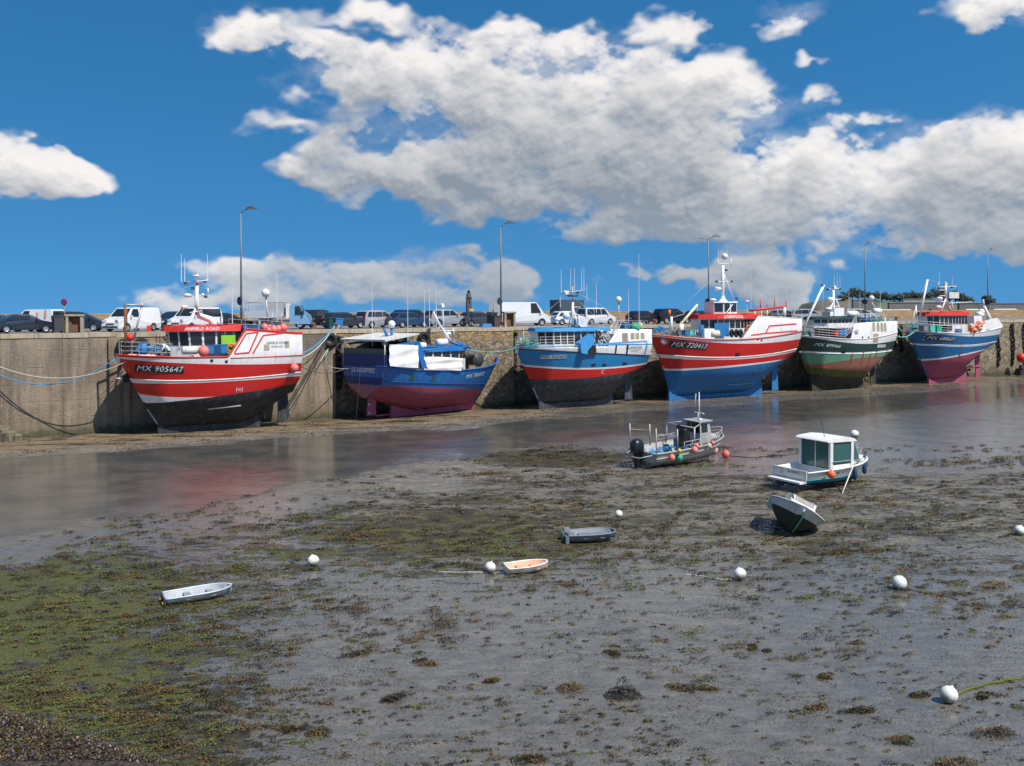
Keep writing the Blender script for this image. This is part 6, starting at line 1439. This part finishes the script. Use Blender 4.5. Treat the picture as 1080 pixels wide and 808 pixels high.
def workboat():
    p=gnd(676,493); th=thing('workboat','grey aluminium workboat with black outboard, lying on the mud below the longest trawler','boat',p)
    setrot(th,42,676,2,-1); th.scale=(1,1.05,.93)
    L=6.5;B=2.45
    af='alu'
    h,zs,o=small_hull(th,L,B,1.0,1.45,.05,.12,.82,[(pm('algae stained aluminium',(.2,.21,.14),.6,.7,(.07,.08,.03),bump=.1),lambda x:.42),('alu',lambda x:.75+.04*x),('alu',None)],deckf=lambda x:.42 if x<4.2 else 1.1,inner='alu',dm=pm('dark wet deck',(.09,.1,.1),.5,.4),xm=.5,pm_=.22,pb=.6)
    b=MB()
    for s in(1,-1): b.tube([(L*i/24,s*(h.b(L*i/24,zs(L*i/24))+.01),zs(L*i/24)) for i in range(25)],.045)
    b.tube([(0,-B*.45,1.0),(0,B*.45,1.0)],.045); b.build('gunwale','alu',th)
    for s in(1,-1):
        b=MB(); b.tube([(x,s*(h.b(x,.62+.06*x)+.015),.62+.06*x) for x in [L*.96*i/16 for i in range(17)]],.028); b.build('spray_rail','alu',th)
    # wheelhouse
    x0,x1=4.05,4.95; b=MB()
    F_=[(x0,.42,1),(x1,.42,1)]
    vs=[]
    for z,k,sh in((.8,.5,0),(1.75,.5,0),(2.45,.46,-.05)):
        vs+=[(x0+sh*0,-.55*k*2,z),(x1-.12*(z>2),-.55*k*2,z),(x1-.12*(z>2),.55*k*2,z),(x0,.55*k*2,z)]
    b.add(vs,[(0,1,5,4),(2,3,7,6),(1,2,6,5),(4,5,9,8),(6,7,11,10),(5,6,10,9),(3,0,4,7)]); b.build('wheelhouse','alu',th)
    b=MB(); b.box((x0+.38,0,2.5),(1.15,1.25,.07)); b.build('roof','alu',th)
    for s in(1,-1):
        b=MB(); b.quad((x0+.12,s*.565,1.8),(x1-.28,s*.56,1.8),(x1-.3,s*.53,2.35),(x0+.12,s*.53,2.35)); b.build('side_window','glass',th)
        b=MB(); b.quad((x0-.012,s*.08,1.8),(x0-.012,s*.48,1.8),(x0-.012,s*.45,2.35),(x0-.012,s*.08,2.35)); b.build('rear_window','glass',th)
    b=MB(); b.quad((x1+.012,-.45,1.82),(x1+.012,.45,1.82),(x1-.1,.42,2.35),(x1-.1,-.42,2.35)); b.build('windscreen','glass',th)
    b=MB(); b.tube([(x0+.5,0,2.5),(x0+.48,0,4.3)],[.06,.025]); b.tube([(x0+.3,0,2.5),(x0+.5,0,3.1)],.03); b.box((x0+.5,0,2.95),(.1,.7,.05)); b.build('mast','white2',th)
    b=MB(); b.sph((x0+.1,-.45,2.62),.11,10); b.build('nav_light','white',th)
    b=MB(); 
    for s in(1,-1):
        b.tube([(.1,s*1.05,1.),(.05,s*1.05,2.55)],.03); b.tube([(1.7,s*1.1,1.),(1.65,s*1.1,2.35)],.03); b.tube([(.06,s*1.05,2.2),(1.67,s*1.1,1.95)],.015); b.tube([(3.,s*1.1,1.1),(3.,s*1.1,2.3)],.045)
    b.build('pole','steel',th)
    b=MB(); b.tube([(3.,1.1,2.3),(4.1,.55,2.4)],.03); b.tube([(3.,-1.1,2.3),(4.1,-.55,2.4)],.03); b.tube([(3.,-1.1,2.3),(3.,1.1,2.3)],.04); b.build('frame','alu',th)
    b=MB()
    for s in(1,-1):
        pts=[(x,s*max(.03,h.b(x,zs(x))-.1),zs(x)+.45) for x in [2.2+ (L-2.25)*i/14 for i in range(15)]]; b.tube(pts,.02)
        for q in pts[::2]: b.tube([q,(q[0],q[1],q[2]-.45)],.018)
        b.tube([(q[0],q[1],q[2]-.22) for q in pts],.014)
    b.build('guard_rail','alu',th)
    outboard(th,(-.05,.0,.72),1.35,'engine','engine',.0)
    b=MB(); b.tube([(0,-.9,.9),(-.75,-.6,.75),(-.8,.6,.75),(0,.9,.9)],.03); b.build('engine_guard','alu',th)
    b=MB(); rr=random.Random(1)
    for i in range(30):
        q=[(.4+rr.random()*3.2,rr.uniform(-.85,.85),.75+rr.random()*.25)]
        for k in range(3): q.append((q[-1][0]+rr.uniform(-.4,.4),max(-.9,min(.9,q[-1][1]+rr.uniform(-.4,.4))),.75+rr.random()*.28))
        b.tube(q,.03,5)
    b.build('blue_rope_pile','rope_b',th)
    b=MB(); b.box((3.3,0,1.45),(.45,.5,1.1)); b.sph((3.2,.1,2.2),.28,10,0,(1.3,1,.7)); b.build('engine_console','engine',th)
    mw=th.matrix_basis
    bpy.context.view_layer.update(); mw=th.matrix_world
    S_=-1
    for i,(x,z,r,m,l) in enumerate(((1.15,.68,.24,'buoyp','faded pink float on the side of the aluminium workboat, nearest its outboard'),(1.75,.58,.25,'buoyg','green float on the side of the aluminium workboat'),(1.65,1.05,.16,'yellow','small yellow float over the green one on the workboat'),(2.75,1.0,.25,'buoyp','pink float amidships on the aluminium workboat'),(2.95,1.25,.17,'buoyp','small pink float on the workboat rail above the larger pink one'),(4.0,1.1,.2,pm('pale buoy',(.62,.5,.45),.5,.3),'pale float beside the workboat wheelhouse'),(4.35,1.25,.16,'buoyp','little pink float under the workboat cabin window'))):
        r*=.78; q=mw@Vector((x,S_*(h.b(x,min(z,zs(x)))+r*.8),z)); ball(q,r,m,l)
def cabinboat():
    p=gnd(832,517); th=thing('cabin_boat','white cabin boat with teal waterline and tinted windows, aground at the right','boat',p); setrot(th,47,831,1,0)
    th.scale=(.93,.95,.92); L=5.9;B=2.55
    h,zs,o=small_hull(th,L,B,1.12,1.4,.10,.3,.80,[('darkin',lambda x:.42),('tealp',lambda x:.62),('white',lambda x:.98),('white',None)],deckf=lambda x:.62 if x<1.9 else 1.3 if x>4.6 else 1.1,xm=.5,pm_=.25,pb=.65,dm='white2')
    b=MB()
    for s in(1,-1): b.tube([(L*i/24,s*(h.b(L*i/24,zs(L*i/24))+.01),zs(L*i/24)-.03) for i in range(25)],.045)
    b.build('rubbing_strake','white',th)
    for s in(1,-1):
        b=MB(); b.tube([(L*.97*i/24,s*(h.b(L*.97*i/24,.62)+.01),.62) for i in range(25)],.025); b.build('teal_line','tealp',th)
    b=MB(); b.box((-.25,0,.58),(.5,2.2,.10)); b.build('swim_platform','white',th)
    b=MB(); b.box((-.03,0,.95),(.08,2.3,.48)); b.box((-.1,0,.66),(.06,2.32,.05)); b.build('transom_panel','white2',th)
    text('transom_name','AR MENEZ',.16,lambda x,y:(-.085,-x-.3,1.02+y),'letterk',th)
    b=MB(); b.tube([(-.1,.5,.58),(-.15,.8,.25)],.02); b.tube([(-.1,-.5,.58),(-.15,-.8,.25)],.02); b.box((-.12,.55,.35),(.1,.4,.3)); b.build('stern_gear','dkgrey',th)
    # cabin
    z0=1.12; fp=[(1.9,-1.0),(3.65,-1.0),(3.65,1.0),(1.9,1.0)]
    b=MB(); P=.06
    for (x,y) in fp: b.box((x+(P if x<3 else -P),y,1.85),(.2,.14,1.5))
    b.box((2.8,1.0,1.2),(1.75,.06,.2)); b.box((2.8,-1.0,1.2),(1.75,.06,.2)); b.build('cabin_frame','white',th)
    b=MB(); n=8
    pr=[(1.6,2.62),(1.75,2.72),(2.8,2.78),(3.7,2.68),(3.95,2.52),(3.8,2.50),(1.7,2.56)]
    b.prism(pr,lambda q,s:(q[0],s*(1.08),q[1])); b.build('cabin_roof','white',th)
    for s in(1,-1):
        b=MB(); b.quad((2.03,s*1.02,1.3),(3.5,s*1.02,1.3),(3.5,s*1.0,2.5),(2.03,s*1.0,2.5)); b.build('side_window','tglass',th)
        b=MB(); b.quad((1.93,s*.03,1.15),(1.93,s*.92,1.15),(1.93,s*.92,2.5),(1.93,s*.03,2.5)); b.build('rear_window','tglass',th)
        b=MB(); b.add([(3.72,s*.98,1.5),(4.5,s*.82,1.42),(3.95,s*.88,2.42),(3.72,s*.95,2.42)],[(0,1,2,3)]); b.build('front_side_window','tglass',th)
    b=MB(); b.tube([(1.93,-.0,1.1),(1.93,0,2.55)],.03); b.build('door_post','white',th)
    b=MB(); b.quad((4.5,-.80,1.43),(4.5,.80,1.43),(3.97,.86,2.42),(3.97,-.86,2.42)); b.build('windscreen','tglass',th)
    b=MB(); b.add([(3.6,-1.0,1.1),(5.4,-.35,1.38),(5.4,.35,1.38),(3.6,1.0,1.1),(3.6,-1.0,1.45),(4.6,-.8,1.42),(5.3,-.3,1.42),(5.3,.3,1.42),(4.6,.8,1.42),(3.6,1.0,1.45)],[(0,1,6,5,4),(3,9,8,7,2),(1,2,7,6),(5,6,7,8),(4,5,8,9),(0,4,9,3)]); b.build('foredeck_coaming','white',th)
    b=MB(); b.add([(3.78,s*.99,z) for s in(1,) for z in(1.47,1.5)],[]) 
    b=MB(); b.tube([(2.3,-.3,2.7),(1.9,-.3,4.1)],[.02,.008]); b.build('antenna','dkgrey',th)
    b=MB(); b.tube([(1.9,-1.15,1.15),(1.95,-1.1,1.5),(3.5,-1.1,1.5)],.02); b.tube([(4.2,-.9,1.4),(4.6,-.75,1.75),(5.6,-.1,1.85),(5.6,.1,1.85),(4.6,.75,1.75),(4.2,.9,1.4)],.018); b.build('hand_rail','steel',th)
    b=MB(); b.tube([(2.0,-.95,1.5),(3.5,-.95,1.5)],.03); b.build('orange_band',pm('ochre rail',(.45,.28,.05),.5,.2),th)
    b=MB(); vs,fs=textmesh('MX 8272',.2,.1,.004); b.add([(2.6+v.x,-(h.b(2.6+v.x,.9)+.02),.9+v.y) for v in vs],fs); b.build('registration_number','letterk',th,fix=False)
    bpy.context.view_layer.update(); mw=th.matrix_world
    ball(mw@Vector((1.5,-B*.5-.15,.95)),.2,'orange','bright orange float on the side of the white cabin boat')
    for i,(x,z) in enumerate(((3.7,.75),(5.0,.9),(5.75,1.1))):
        b=MB(); b.lathe((0,0,0),(0,0,1),[(0,-.34),(.05,-.33),(.11,-.24),(.12,0),(.11,.24),(.05,.33),(0,.36)],12); b.tube([(0,0,.34),(0,.02,.55)],.012)
        q=mw@Vector((x,-(h.b(x,min(z,zs(x)))+.16),z)); o=b.build('boat_fender',pm('navy fender',(.015,.06,.13),.45,.2),loc=q,rz=0); tag(o,'dark blue fender on the white cabin boat, %s'%['nearest its stern','the middle one','at the bow tip'][i],'fender','fenders on the white cabin boat')
    b=MB(); b.tube([mw@Vector((3.3,-1.34,1.2)),gnd(887,521)],.03); o=b.build('wooden_prop','cream'); tag(o,'pale wooden leg propping the side of the white cabin boat','prop')
def listingboat():
    p=gnd(843,560); th=thing('motorboat','small white motorboat listing on its dark weedy keel, in front of the cabin boat','boat',p+Vector((-.25,1.7,-.28)))
    a=math.atan((843-540)/F); th.rotation_euler=(R(-27),R(-9),R(277)-a); th.scale=(1,.95,.84)
    L=3.5;B=2.3
    h=None
    h,zs,o=small_hull(th,L,B,1.12,1.4,.05,.2,.72,[(pm('dark weedy bottom',(.035,.038,.018),.7,.8,(.01,.012,.008),bump=.2),lambda x:.82+.03*x),('white2',None)],deckf=lambda x:.65 if x<1.6 else 1.12,xm=.42,pm_=.45,pb=.75,dm='white2')
    mw=Matrix.Translation((0,0,0))
    for c in [o]: pass
    # shift so the boat is centred on its keel midpoint
    b=MB()
    for s in(1,-1): b.tube([(L*i/20,s*(h.b(L*i/20,zs(L*i/20))+.01),zs(L*i/20)) for i in range(21)],.035)
    b.tube([(0,-.88,1.12),(0,.88,1.12)],.035); b.build('gunwale','white2',th)
    b=MB(); b.add([(1.7,-.72,1.15),(3.0,-.5,1.33),(3.0,.5,1.33),(1.7,.72,1.15),(1.75,-.6,1.72),(2.55,-.5,1.70),(2.8,-.42,1.46),(2.8,.42,1.46),(2.55,.5,1.70),(1.75,.6,1.72)],[(0,1,6,5,4),(3,9,8,7,2),(1,2,7,6),(5,6,7,8),(4,5,8,9),(0,4,9,3)]); b.build('cuddy_cabin','white',th)
    for s in(1,-1):
        b=MB(); b.add([(1.9,s*.70,1.3),(2.65,s*.60,1.36),(2.5,s*.53,1.63),(1.9,s*.61,1.64)],[(0,1,2,3)]); b.build('side_window',pm('hazy perspex',(.33,.31,.27),.3,.3),th)
    b=MB(); b.quad((2.58,-.44,1.70),(2.58,.44,1.70),(2.78,.40,1.50),(2.78,-.40,1.50)); b.build('windscreen',pm('hazy perspex',(.33,.31,.27)),th)
    outboard(th,(-.02,.72,1.02),1.0,'greyp','silver',.1)
    b=MB(); b.tube([(3.42,.02,1.3),(3.1,.12,.8),(2.7,.1,.1)],.025); b.build('mooring_line','rope_g',th)
    return th
def tender(name,label,px,py,phi,L,B,hs,hb,outm,inm,transom=None,blunt=False,yellow=False,horns=False,bow_pow=2.2,bp2=.6):
    p=gnd(px,py); th=thing(name,label,'dinghy',p); setrot(th,phi,px,1,-.5)
    h,zs,o=small_hull(th,L,B,hs,hb,.02,.04,.88,[(outm,lambda x:.12),(outm,None)],deckf=lambda x:.07,inner=inm,dm=inm,xm=.45,pm_=.2,pb=.4,bow_pow=bow_pow,wallt=.06,bp2=bp2)
    b=MB()
    for s in(1,-1): b.tube([(L*i/20,s*max(0,(h.b(L*i/20,zs(L*i/20))-.02)),zs(L*i/20)+.005) for i in range(21)],.03)
    b.tube([(0.02,-B*.43,hs),(0.02,B*.43,hs)],.03); b.build('gunwale',outm if outm!='pgrey' else 'pgrey',th)
    for k,x in enumerate((L*.35,L*.68)):
        y=h.b(x,hs)*2-.1; b=MB(); b.box((x,0,hs*.62),(.2,y,.03)); b.build('thwart',inm,th)
    if transom:
        b=MB(); b.box((-.02,0,hs*.52),(.03,B*.85,hs*.86)); b.build('transom_board',transom,th)
    if yellow:
        for s in(-1,1): b=MB(); b.lathe((-.04,s*B*.27,.08),(-1,0,0),[(.0,0),(.055,0),(.055,.04),(0,.05)],12); b.build('yellow_plug','yellow',th)
    if horns:
        for s in(-1,1): b=MB(); b.box((.1,s*B*.34,hs+.05),(.28,.2,.16),0,0,.7); b.box((-.05,s*B*.3,hs*.5),(.12,.34,hs*.9)); b.build('stern_block',outm,th)
        b=MB(); b.box((L*.55,0,.16),(L*.7,B*.5,.16),0,0,.8); b.build('moulded_seat',outm,th)
    return th
workboat(); cabinboat(); listingboat()
tender('plastic_dinghy','dark grey moulded plastic dinghy with two raised stern blocks',596,571,12,1.95,1.1,.31,.35,'greyp','greyp',horns=True,bow_pow=4,bp2=.5)
tender('dinghy','small cream dinghy with a salmon pink inside next to a white buoy',532,605,17,1.5,.85,.24,.30,'cream','salmon',bow_pow=2.0)
tender('aluminium_punt','pale grey punt with dark transom and two yellow plugs, at the left',171,637,9,2.05,.9,.24,.28,'pgrey','puntgrey','dkgrey',yellow=True,bow_pow=3)
BU=[]
for px,py,r,l in [(329,591.5,6.3,'white mooring buoy on the weedy mud left of the centre, alone'),(515.5,598.5,6,'white mooring buoy touching the cream dinghy'),(651.5,542,4,'small white mooring buoy right of the grey plastic dinghy'),(779,605.5,6.6,'white mooring buoy below the listing motorboat'),(947,614.5,7.6,'white mooring buoy right of centre with a scuffed side'),(998.5,732.5,9.2,'largest and nearest white mooring buoy with a green weedy rope'),(1074,559.5,5.5,'white mooring buoy at the right edge of the mud'),(900.5,458,4.5,'small white mooring buoy behind the white cabin boat')]:
    q=gnd(px,py+r); rr=r/F*q.y; q=gnd(px,py+r*.93); b=MB(); b.sph((0,0,0),rr,24,0,(1,1,.97)); b.lathe((0,0,rr*.93),(0,0,1),[(rr*.16,0),(rr*.14,.03),(0,.035)],8); b.tor((0,0,rr*.97),(1,0,0),rr*.1,rr*.03,10,5)
    o=b.build('mooring_buoy','buoyw',loc=(q.x,q.y,rr*.93),rz=random.uniform(0,6)); o.rotation_euler=(random.uniform(-.5,.5),random.uniform(-.4,.4),1); tag(o,l,'buoy','white mooring buoys on the mud'); BU.append((q.x,q.y,rr))
for px,py,r,m,l in ((764.5,479,4.2,pm('pink and orange buoy',(.8,.1,.13),.45,.6,(.6,.3,.05),streak=False),'pink and yellow buoy on the mud right of the workboat bow'),(753,475,3.6,pm('pale pink buoy',(.75,.4,.38),.45,.5,streak=False),'pale pink buoy hanging at the bow of the aluminium workboat'),(1077,379,4,'red2','red float against the quay wall at the right edge')):
    q=gnd(px,py+r); rr=r/F*q.y; ball(Vector((q.x,q.y,rr)) if px<1000 else onwall(1077,1.2,2.3),rr,m,l)
b=MB(); b.box((0,0,.45),(1.6,1.,.9),0,0,.7); b.lathe((-.3,-.3,.9),(0,0,1),[(.3,0),(.3,.5),(0,.55)],10); o=b.build('mooring_block','rubber',loc=onwall(1076,2.6,.1),rz=WA); tag(o,'dark weedy mooring block at the wall foot at the right edge','block')
b=MB(); b.tube([gnd(731.5,437),depth(733.5,gnd(731.5,437).y,(H-(415-hor(733))/F*gnd(731.5,437).y))],.03); o=b.build('stake','steel'); tag(o,'thin pale stake standing in the channel behind the workboat mast','stake')
def gr(pts,mat,r,label):
    q=[gnd(*p)+Vector((0,0,.03+ground_h(*gnd(*p)[:2]))) for p in pts]; out=[]
    for a,c in zip(q,q[1:]):
        for i in range(6): v=a.lerp(c,i/6); v.x+=.04*nz(v.x*3,v.y*3); v.y+=.12*nz(v.x*2,v.y*2,4); out.append(v)
    out.append(q[-1]); b=MB(); b.tube(out,r,6); o=b.build('ground_rope',mat,fix=False); tag(o,label,'rope')
gr([(1004,737),(1012,731),(1030,724),(1055,720),(1090,712)],pm('green weedy rope',(.11,.14,.02),.8,.7,(.05,.05,.02),bump=.3),.032,'thick green weed-covered rope trailing from the nearest buoy to the right edge')
gr([(768,481),(790,483),(830,480),(865,476)],'rope_d',.03,'dark rope lying on the mud behind the cabin boat')
gr([(836,562),(825,566),(815,571)],'rope_d',.02,'short rope lying in front of the listing motorboat'); gr([(640,548),(600,549),(560,553)],'rope_d',.015,'thin rope on the mud above the plastic dinghy')

for i,(x,y,rr) in enumerate(BU):
    if i==5: continue
    rn=random.Random(i); a=rn.uniform(-.4,.4)+(math.pi if i%2 else 0); P_=Vector((x+rr*.7*math.cos(a),y-rr*.2,.03)); b=MB(); pts=[P_]
    for k in range(14): a+=rn.uniform(-.5,.5)*.6; P_=P_+Vector((math.cos(a)*.12,math.sin(a)*.12,0)); pts.append(Vector((P_.x,P_.y,ground_h(P_.x,P_.y)+.02)))
    b.tube(pts,.016,5); o=b.build('buoy_line',['rope_d','rope_l'][i%2],fix=False); tag(o,['slack dark line trailing from the buoy left of centre','slack pale line trailing beside the buoy at the cream dinghy','slack dark line by the small buoy right of the grey dinghy','slack pale line trailing from the buoy below the listing motorboat','slack dark line by the scuffed buoy right of centre','','slack dark line by the buoy at the right edge','slack pale line by the small buoy behind the cabin boat'][i],'rope')

def hill():
    X=[];mats=0
    prof=[(846,331),(856,329),(862,325),(868,319),(880,317),(895,315.5),(915,315.5),(950,317),(1000,319),(1040,321),(1090,321.5),(1200,322),(1400,326)]
    D0=330.; mb=MB(); vs=[]; nx=120; ny=14
    for j in range(ny+1):
        for i in range(nx+1):
            px=844+(1420-844)*i/nx; v=j/ny; Y=D0+v*90; top=H+(hor(px)-pw(prof,px))/F*(D0+50)
            z=5+(top-5)*math.sin(min(1,v*1.9)*math.pi/2)*(1-.2*max(0,v-.6)); x=(px-540)/F*D0+ v*20; z+=1.1*fbm(x*.08,Y*.05,4)*(1-v*.4)*sm(0,.2,v)
            if px<866: z-=1.2*abs(nz(px*.4,v*5))
            vs.append((x,Y,z))
    mb.add(vs,[(j*(nx+1)+i,j*(nx+1)+i+1,(j+1)*(nx+1)+i+1,(j+1)*(nx+1)+i) for j in range(ny) for i in range(nx)],0,True)
    m,t,b=newmat('grassy headland'); P=t.new('ShaderNodeNewGeometry').outputs['Position']; n1=t.noise(P,.06,6,.6); n2=t.noise(P,.5,6,.65)
    c=t.mix(t.ramp(n1,.42,.58),(.10,.13,.05),(.16,.15,.10)); c=t.mix(t.m('MULTIPLY',n2,.6),c,(.06,.07,.04)); x,y,z=t.sep(P); c=t.mix(t.m('MULTIPLY',t.ramp(x,135,112),.85),c,(.12,.095,.08)); t.l.new(c,b.inputs['Base Color']); b.inputs['Roughness'].default_value=.9
    o=mb.build('headland',m,fix=False); tag(o,'low grassy headland beyond the breakwater on the right',None,kind='structure')
    def base(px,Y,v=.5): return H+(hor(px)-pw(prof,px))/F*(D0+50)-.8
    # walls
    def wl(px0,px1,y0,y1,Y,col,lab,cat='wall',name='stone_wall'):
        a=depth(px0,Y);c=depth(px1,Y); z0=H+(hor(px0)-y1)/F*Y; z1=H+(hor(px0)-y0)/F*Y; th=thing(name,lab,cat,a,math.atan2(c.y-a.y,c.x-a.x)); Lw=(c-a).length; m=MB(); m.box((Lw/2,.8,(z0+z1)/2-.5),(Lw,1.5,z1-z0+1)); m.build('masonry',pm('far masonry %.2f'%col[0],col,.9,.6,tuple(x*.6 for x in col),sc=.3),th); m=MB(); m.box((Lw/2,.8,z1+.09),(Lw+.3,1.8,.18)); m.build('coping',pm('far coping',(.33,.31,.28),.9,.4),th)
    wl(938,1002,319.5,328,326,(.21,.20,.18),'grey stone wall across the headland behind the mast of the rightmost trawler')
    wl(953,986,315.8,319.2,340,(.36,.35,.32),'pale low concrete building front on the headland','building','low_building')
    wl(1012,1040,320,328,322,(.2,.18,.15),'short brown stone wall right of the mast of the rightmost trawler'); wl(1041,1120,320.3,329,318,(.21,.19,.165),'long brown stone rampart at the right edge')
    wl(900,925,316.5,324,335,(.19,.19,.18),'grey ruined wall behind the upper deck of the green trawler')
    # trees
    rr=random.Random(12); lm=[pm('dark foliage',(.075,.095,.07),.8,.5,(.09,.11,.08),streak=False),pm('mid foliage',(.10,.125,.09),.8,.5,(.07,.09,.065),streak=False)]
    bark=pm('tree bark',(.08,.06,.045),.9,.4)
    T=[(893,4,7),(899,5.5,9),(906,5,8),(913,5,7.5),(921,4,6.5),(929,4.5,7),(936,4,6),(943,5,6),(953,5,7),(961,5.5,8),(968,5,7.5),(975,5.5,8),(983,6,10),(989,6.5,11),(1001,6,10),(1008,6,9.5),(1016,5,8.5),(1022,4,7),(1041,3.6,8),(1046,3,6),(888,3,5),(949,4,5.5),(995,5,9)]
    for i,(px,w,hh) in enumerate(T):
        Y=372+rr.uniform(-8,8); p=depth(px,Y,base(px,Y)-1.); side='left' if px<945 else 'middle' if px<1005 else 'right'
        th=thing('wind_shaped_tree','dark tree on the headland skyline, %s from the left'%(['first','second','third','fourth','fifth','sixth','seventh','eighth','ninth','tenth','eleventh','twelfth','thirteenth','fourteenth','fifteenth','sixteenth','seventeenth','eighteenth','nineteenth','twentieth','twenty-first','twenty-second','twenty-third'][sorted(t_[0] for t_ in T).index(px)]),'tree',p,0,'trees on the headland')
        w*=.42; hh*=.60; hh*=Y/330.
        m=MB(); m.tube([(0,0,-1),(rr.uniform(-.2,.2),0,hh*.4),(rr.uniform(-.5,.5),0,hh*.75)],[.28,.2,.08],7)
        for k in range(4): a=rr.uniform(0,6.28); m.tube([(0,0,hh*.35),(math.cos(a)*w*.7,math.sin(a)*w*.7,hh*.72)],[.12,.04],5)
        m.build('trunk',bark,th)
        m=MB(); cl=[(rr.uniform(-1,1)*w*1.0,rr.uniform(-1,1)*w*.8,hh*rr.uniform(.5,.88),rr.uniform(.7,1.3)*w*.5) for _ in range(13)]
        for _ in range(620):
            c=rr.choice(cl); d=Vector((rr.gauss(0,1),rr.gauss(0,1),rr.gauss(0,.75))).normalized()*c[3]*rr.uniform(.55,1.08); q=Vector(c[:3])+d; s=rr.uniform(.14,.34)
            u=Vector((rr.uniform(-1,1),rr.uniform(-1,1),rr.uniform(-.5,.5))).normalized()*s; v=d.cross(u).normalized()*s
            m.add([q-u,q+v,q+u,q-v],[(0,1,2,3)],0 if rr.random()<.6 else 1)
        m.build('crown',lm,th,fix=False)
    # beached boats with white covers seen over the parapet
    for i,px in enumerate((936,949,955,1026,1056,1066)):
        p=depth(px,300,H-.35); th=thing('beached_boat','white covered boat hull showing above the parapet, %s from the left'%['first','second','third','fourth','fifth','sixth'][i],'boat',p,R(rr.uniform(-25,25)),'covered boats beyond the breakwater')
        m=MB(); m.add([(-2.4,-.9,0),(1.4,-.9,0),(2.8,0,.3),(1.4,.9,0),(-2.4,.9,0),(-2.2,-.6,-1.2),(1.2,-.5,-1.2),(2.,0,-1.1),(1.2,.5,-1.2),(-2.2,.6,-1.2)],[(0,1,6,5),(1,2,7,6),(2,3,8,7),(3,4,9,8),(4,0,5,9),(5,6,7,8,9),(0,1,2,3,4)]); m.build('hull','white2',th)
        m=MB(); m.add([(-2.3,-.85,.02),(1.4,-.85,.02),(2.7,0,.3),(1.4,.85,.02),(-2.3,.85,.02),(-2.,0,.75),(1.2,0,.8)],[(0,1,6,5),(1,2,6),(2,3,6),(3,4,5,6),(4,0,5)]); m.build('cover',pm('boat cover',(.62,.64,.66),.6,.2),th)
hill()
def tower():
    Y=620.; p=depth(494.5,Y,0); th=thing('lighthouse','distant dark stone lighthouse tower beyond the parked cars','lighthouse',p,.3)
    z=lambda py:H+(hor(494)-py)/F*Y
    st=pm('dark granite tower',(.10,.10,.115),.9,.4,sc=.5)
    b=MB(); b.box((0,0,z(314)/2),(3.3,3.3,z(314)),0,0,.9); b.build('tower',st,th)
    b=MB(); b.box((0,0,z(313.8)),(3.9,3.9,.5)); b.lathe((0,0,z(313.6)),(0,0,1),[(1.5,0),(1.6,2.4),(1.2,2.6)],16); b.build('gallery',st,th)
    b=MB(); b.lathe((0,0,z(310.5)),(0,0,1),[(.9,0),(.9,1.6),(1.1,1.7),(.6,2.6),(.1,3.0),(.05,4.6)],12); b.build('lantern',pm('lantern metal',(.05,.05,.06),.6,.2),th)
    for zz in(316,319): b=MB(); b.box((0,-1.68,z(zz)),(.5,.12,1.1)); b.build('window','darkin',th)
    b=MB(); b.box((1.2,-2.2,H+.8+1.2),(3.2,.6,1.6)); b.build('yellow_hoarding','yellow',th)
tower()
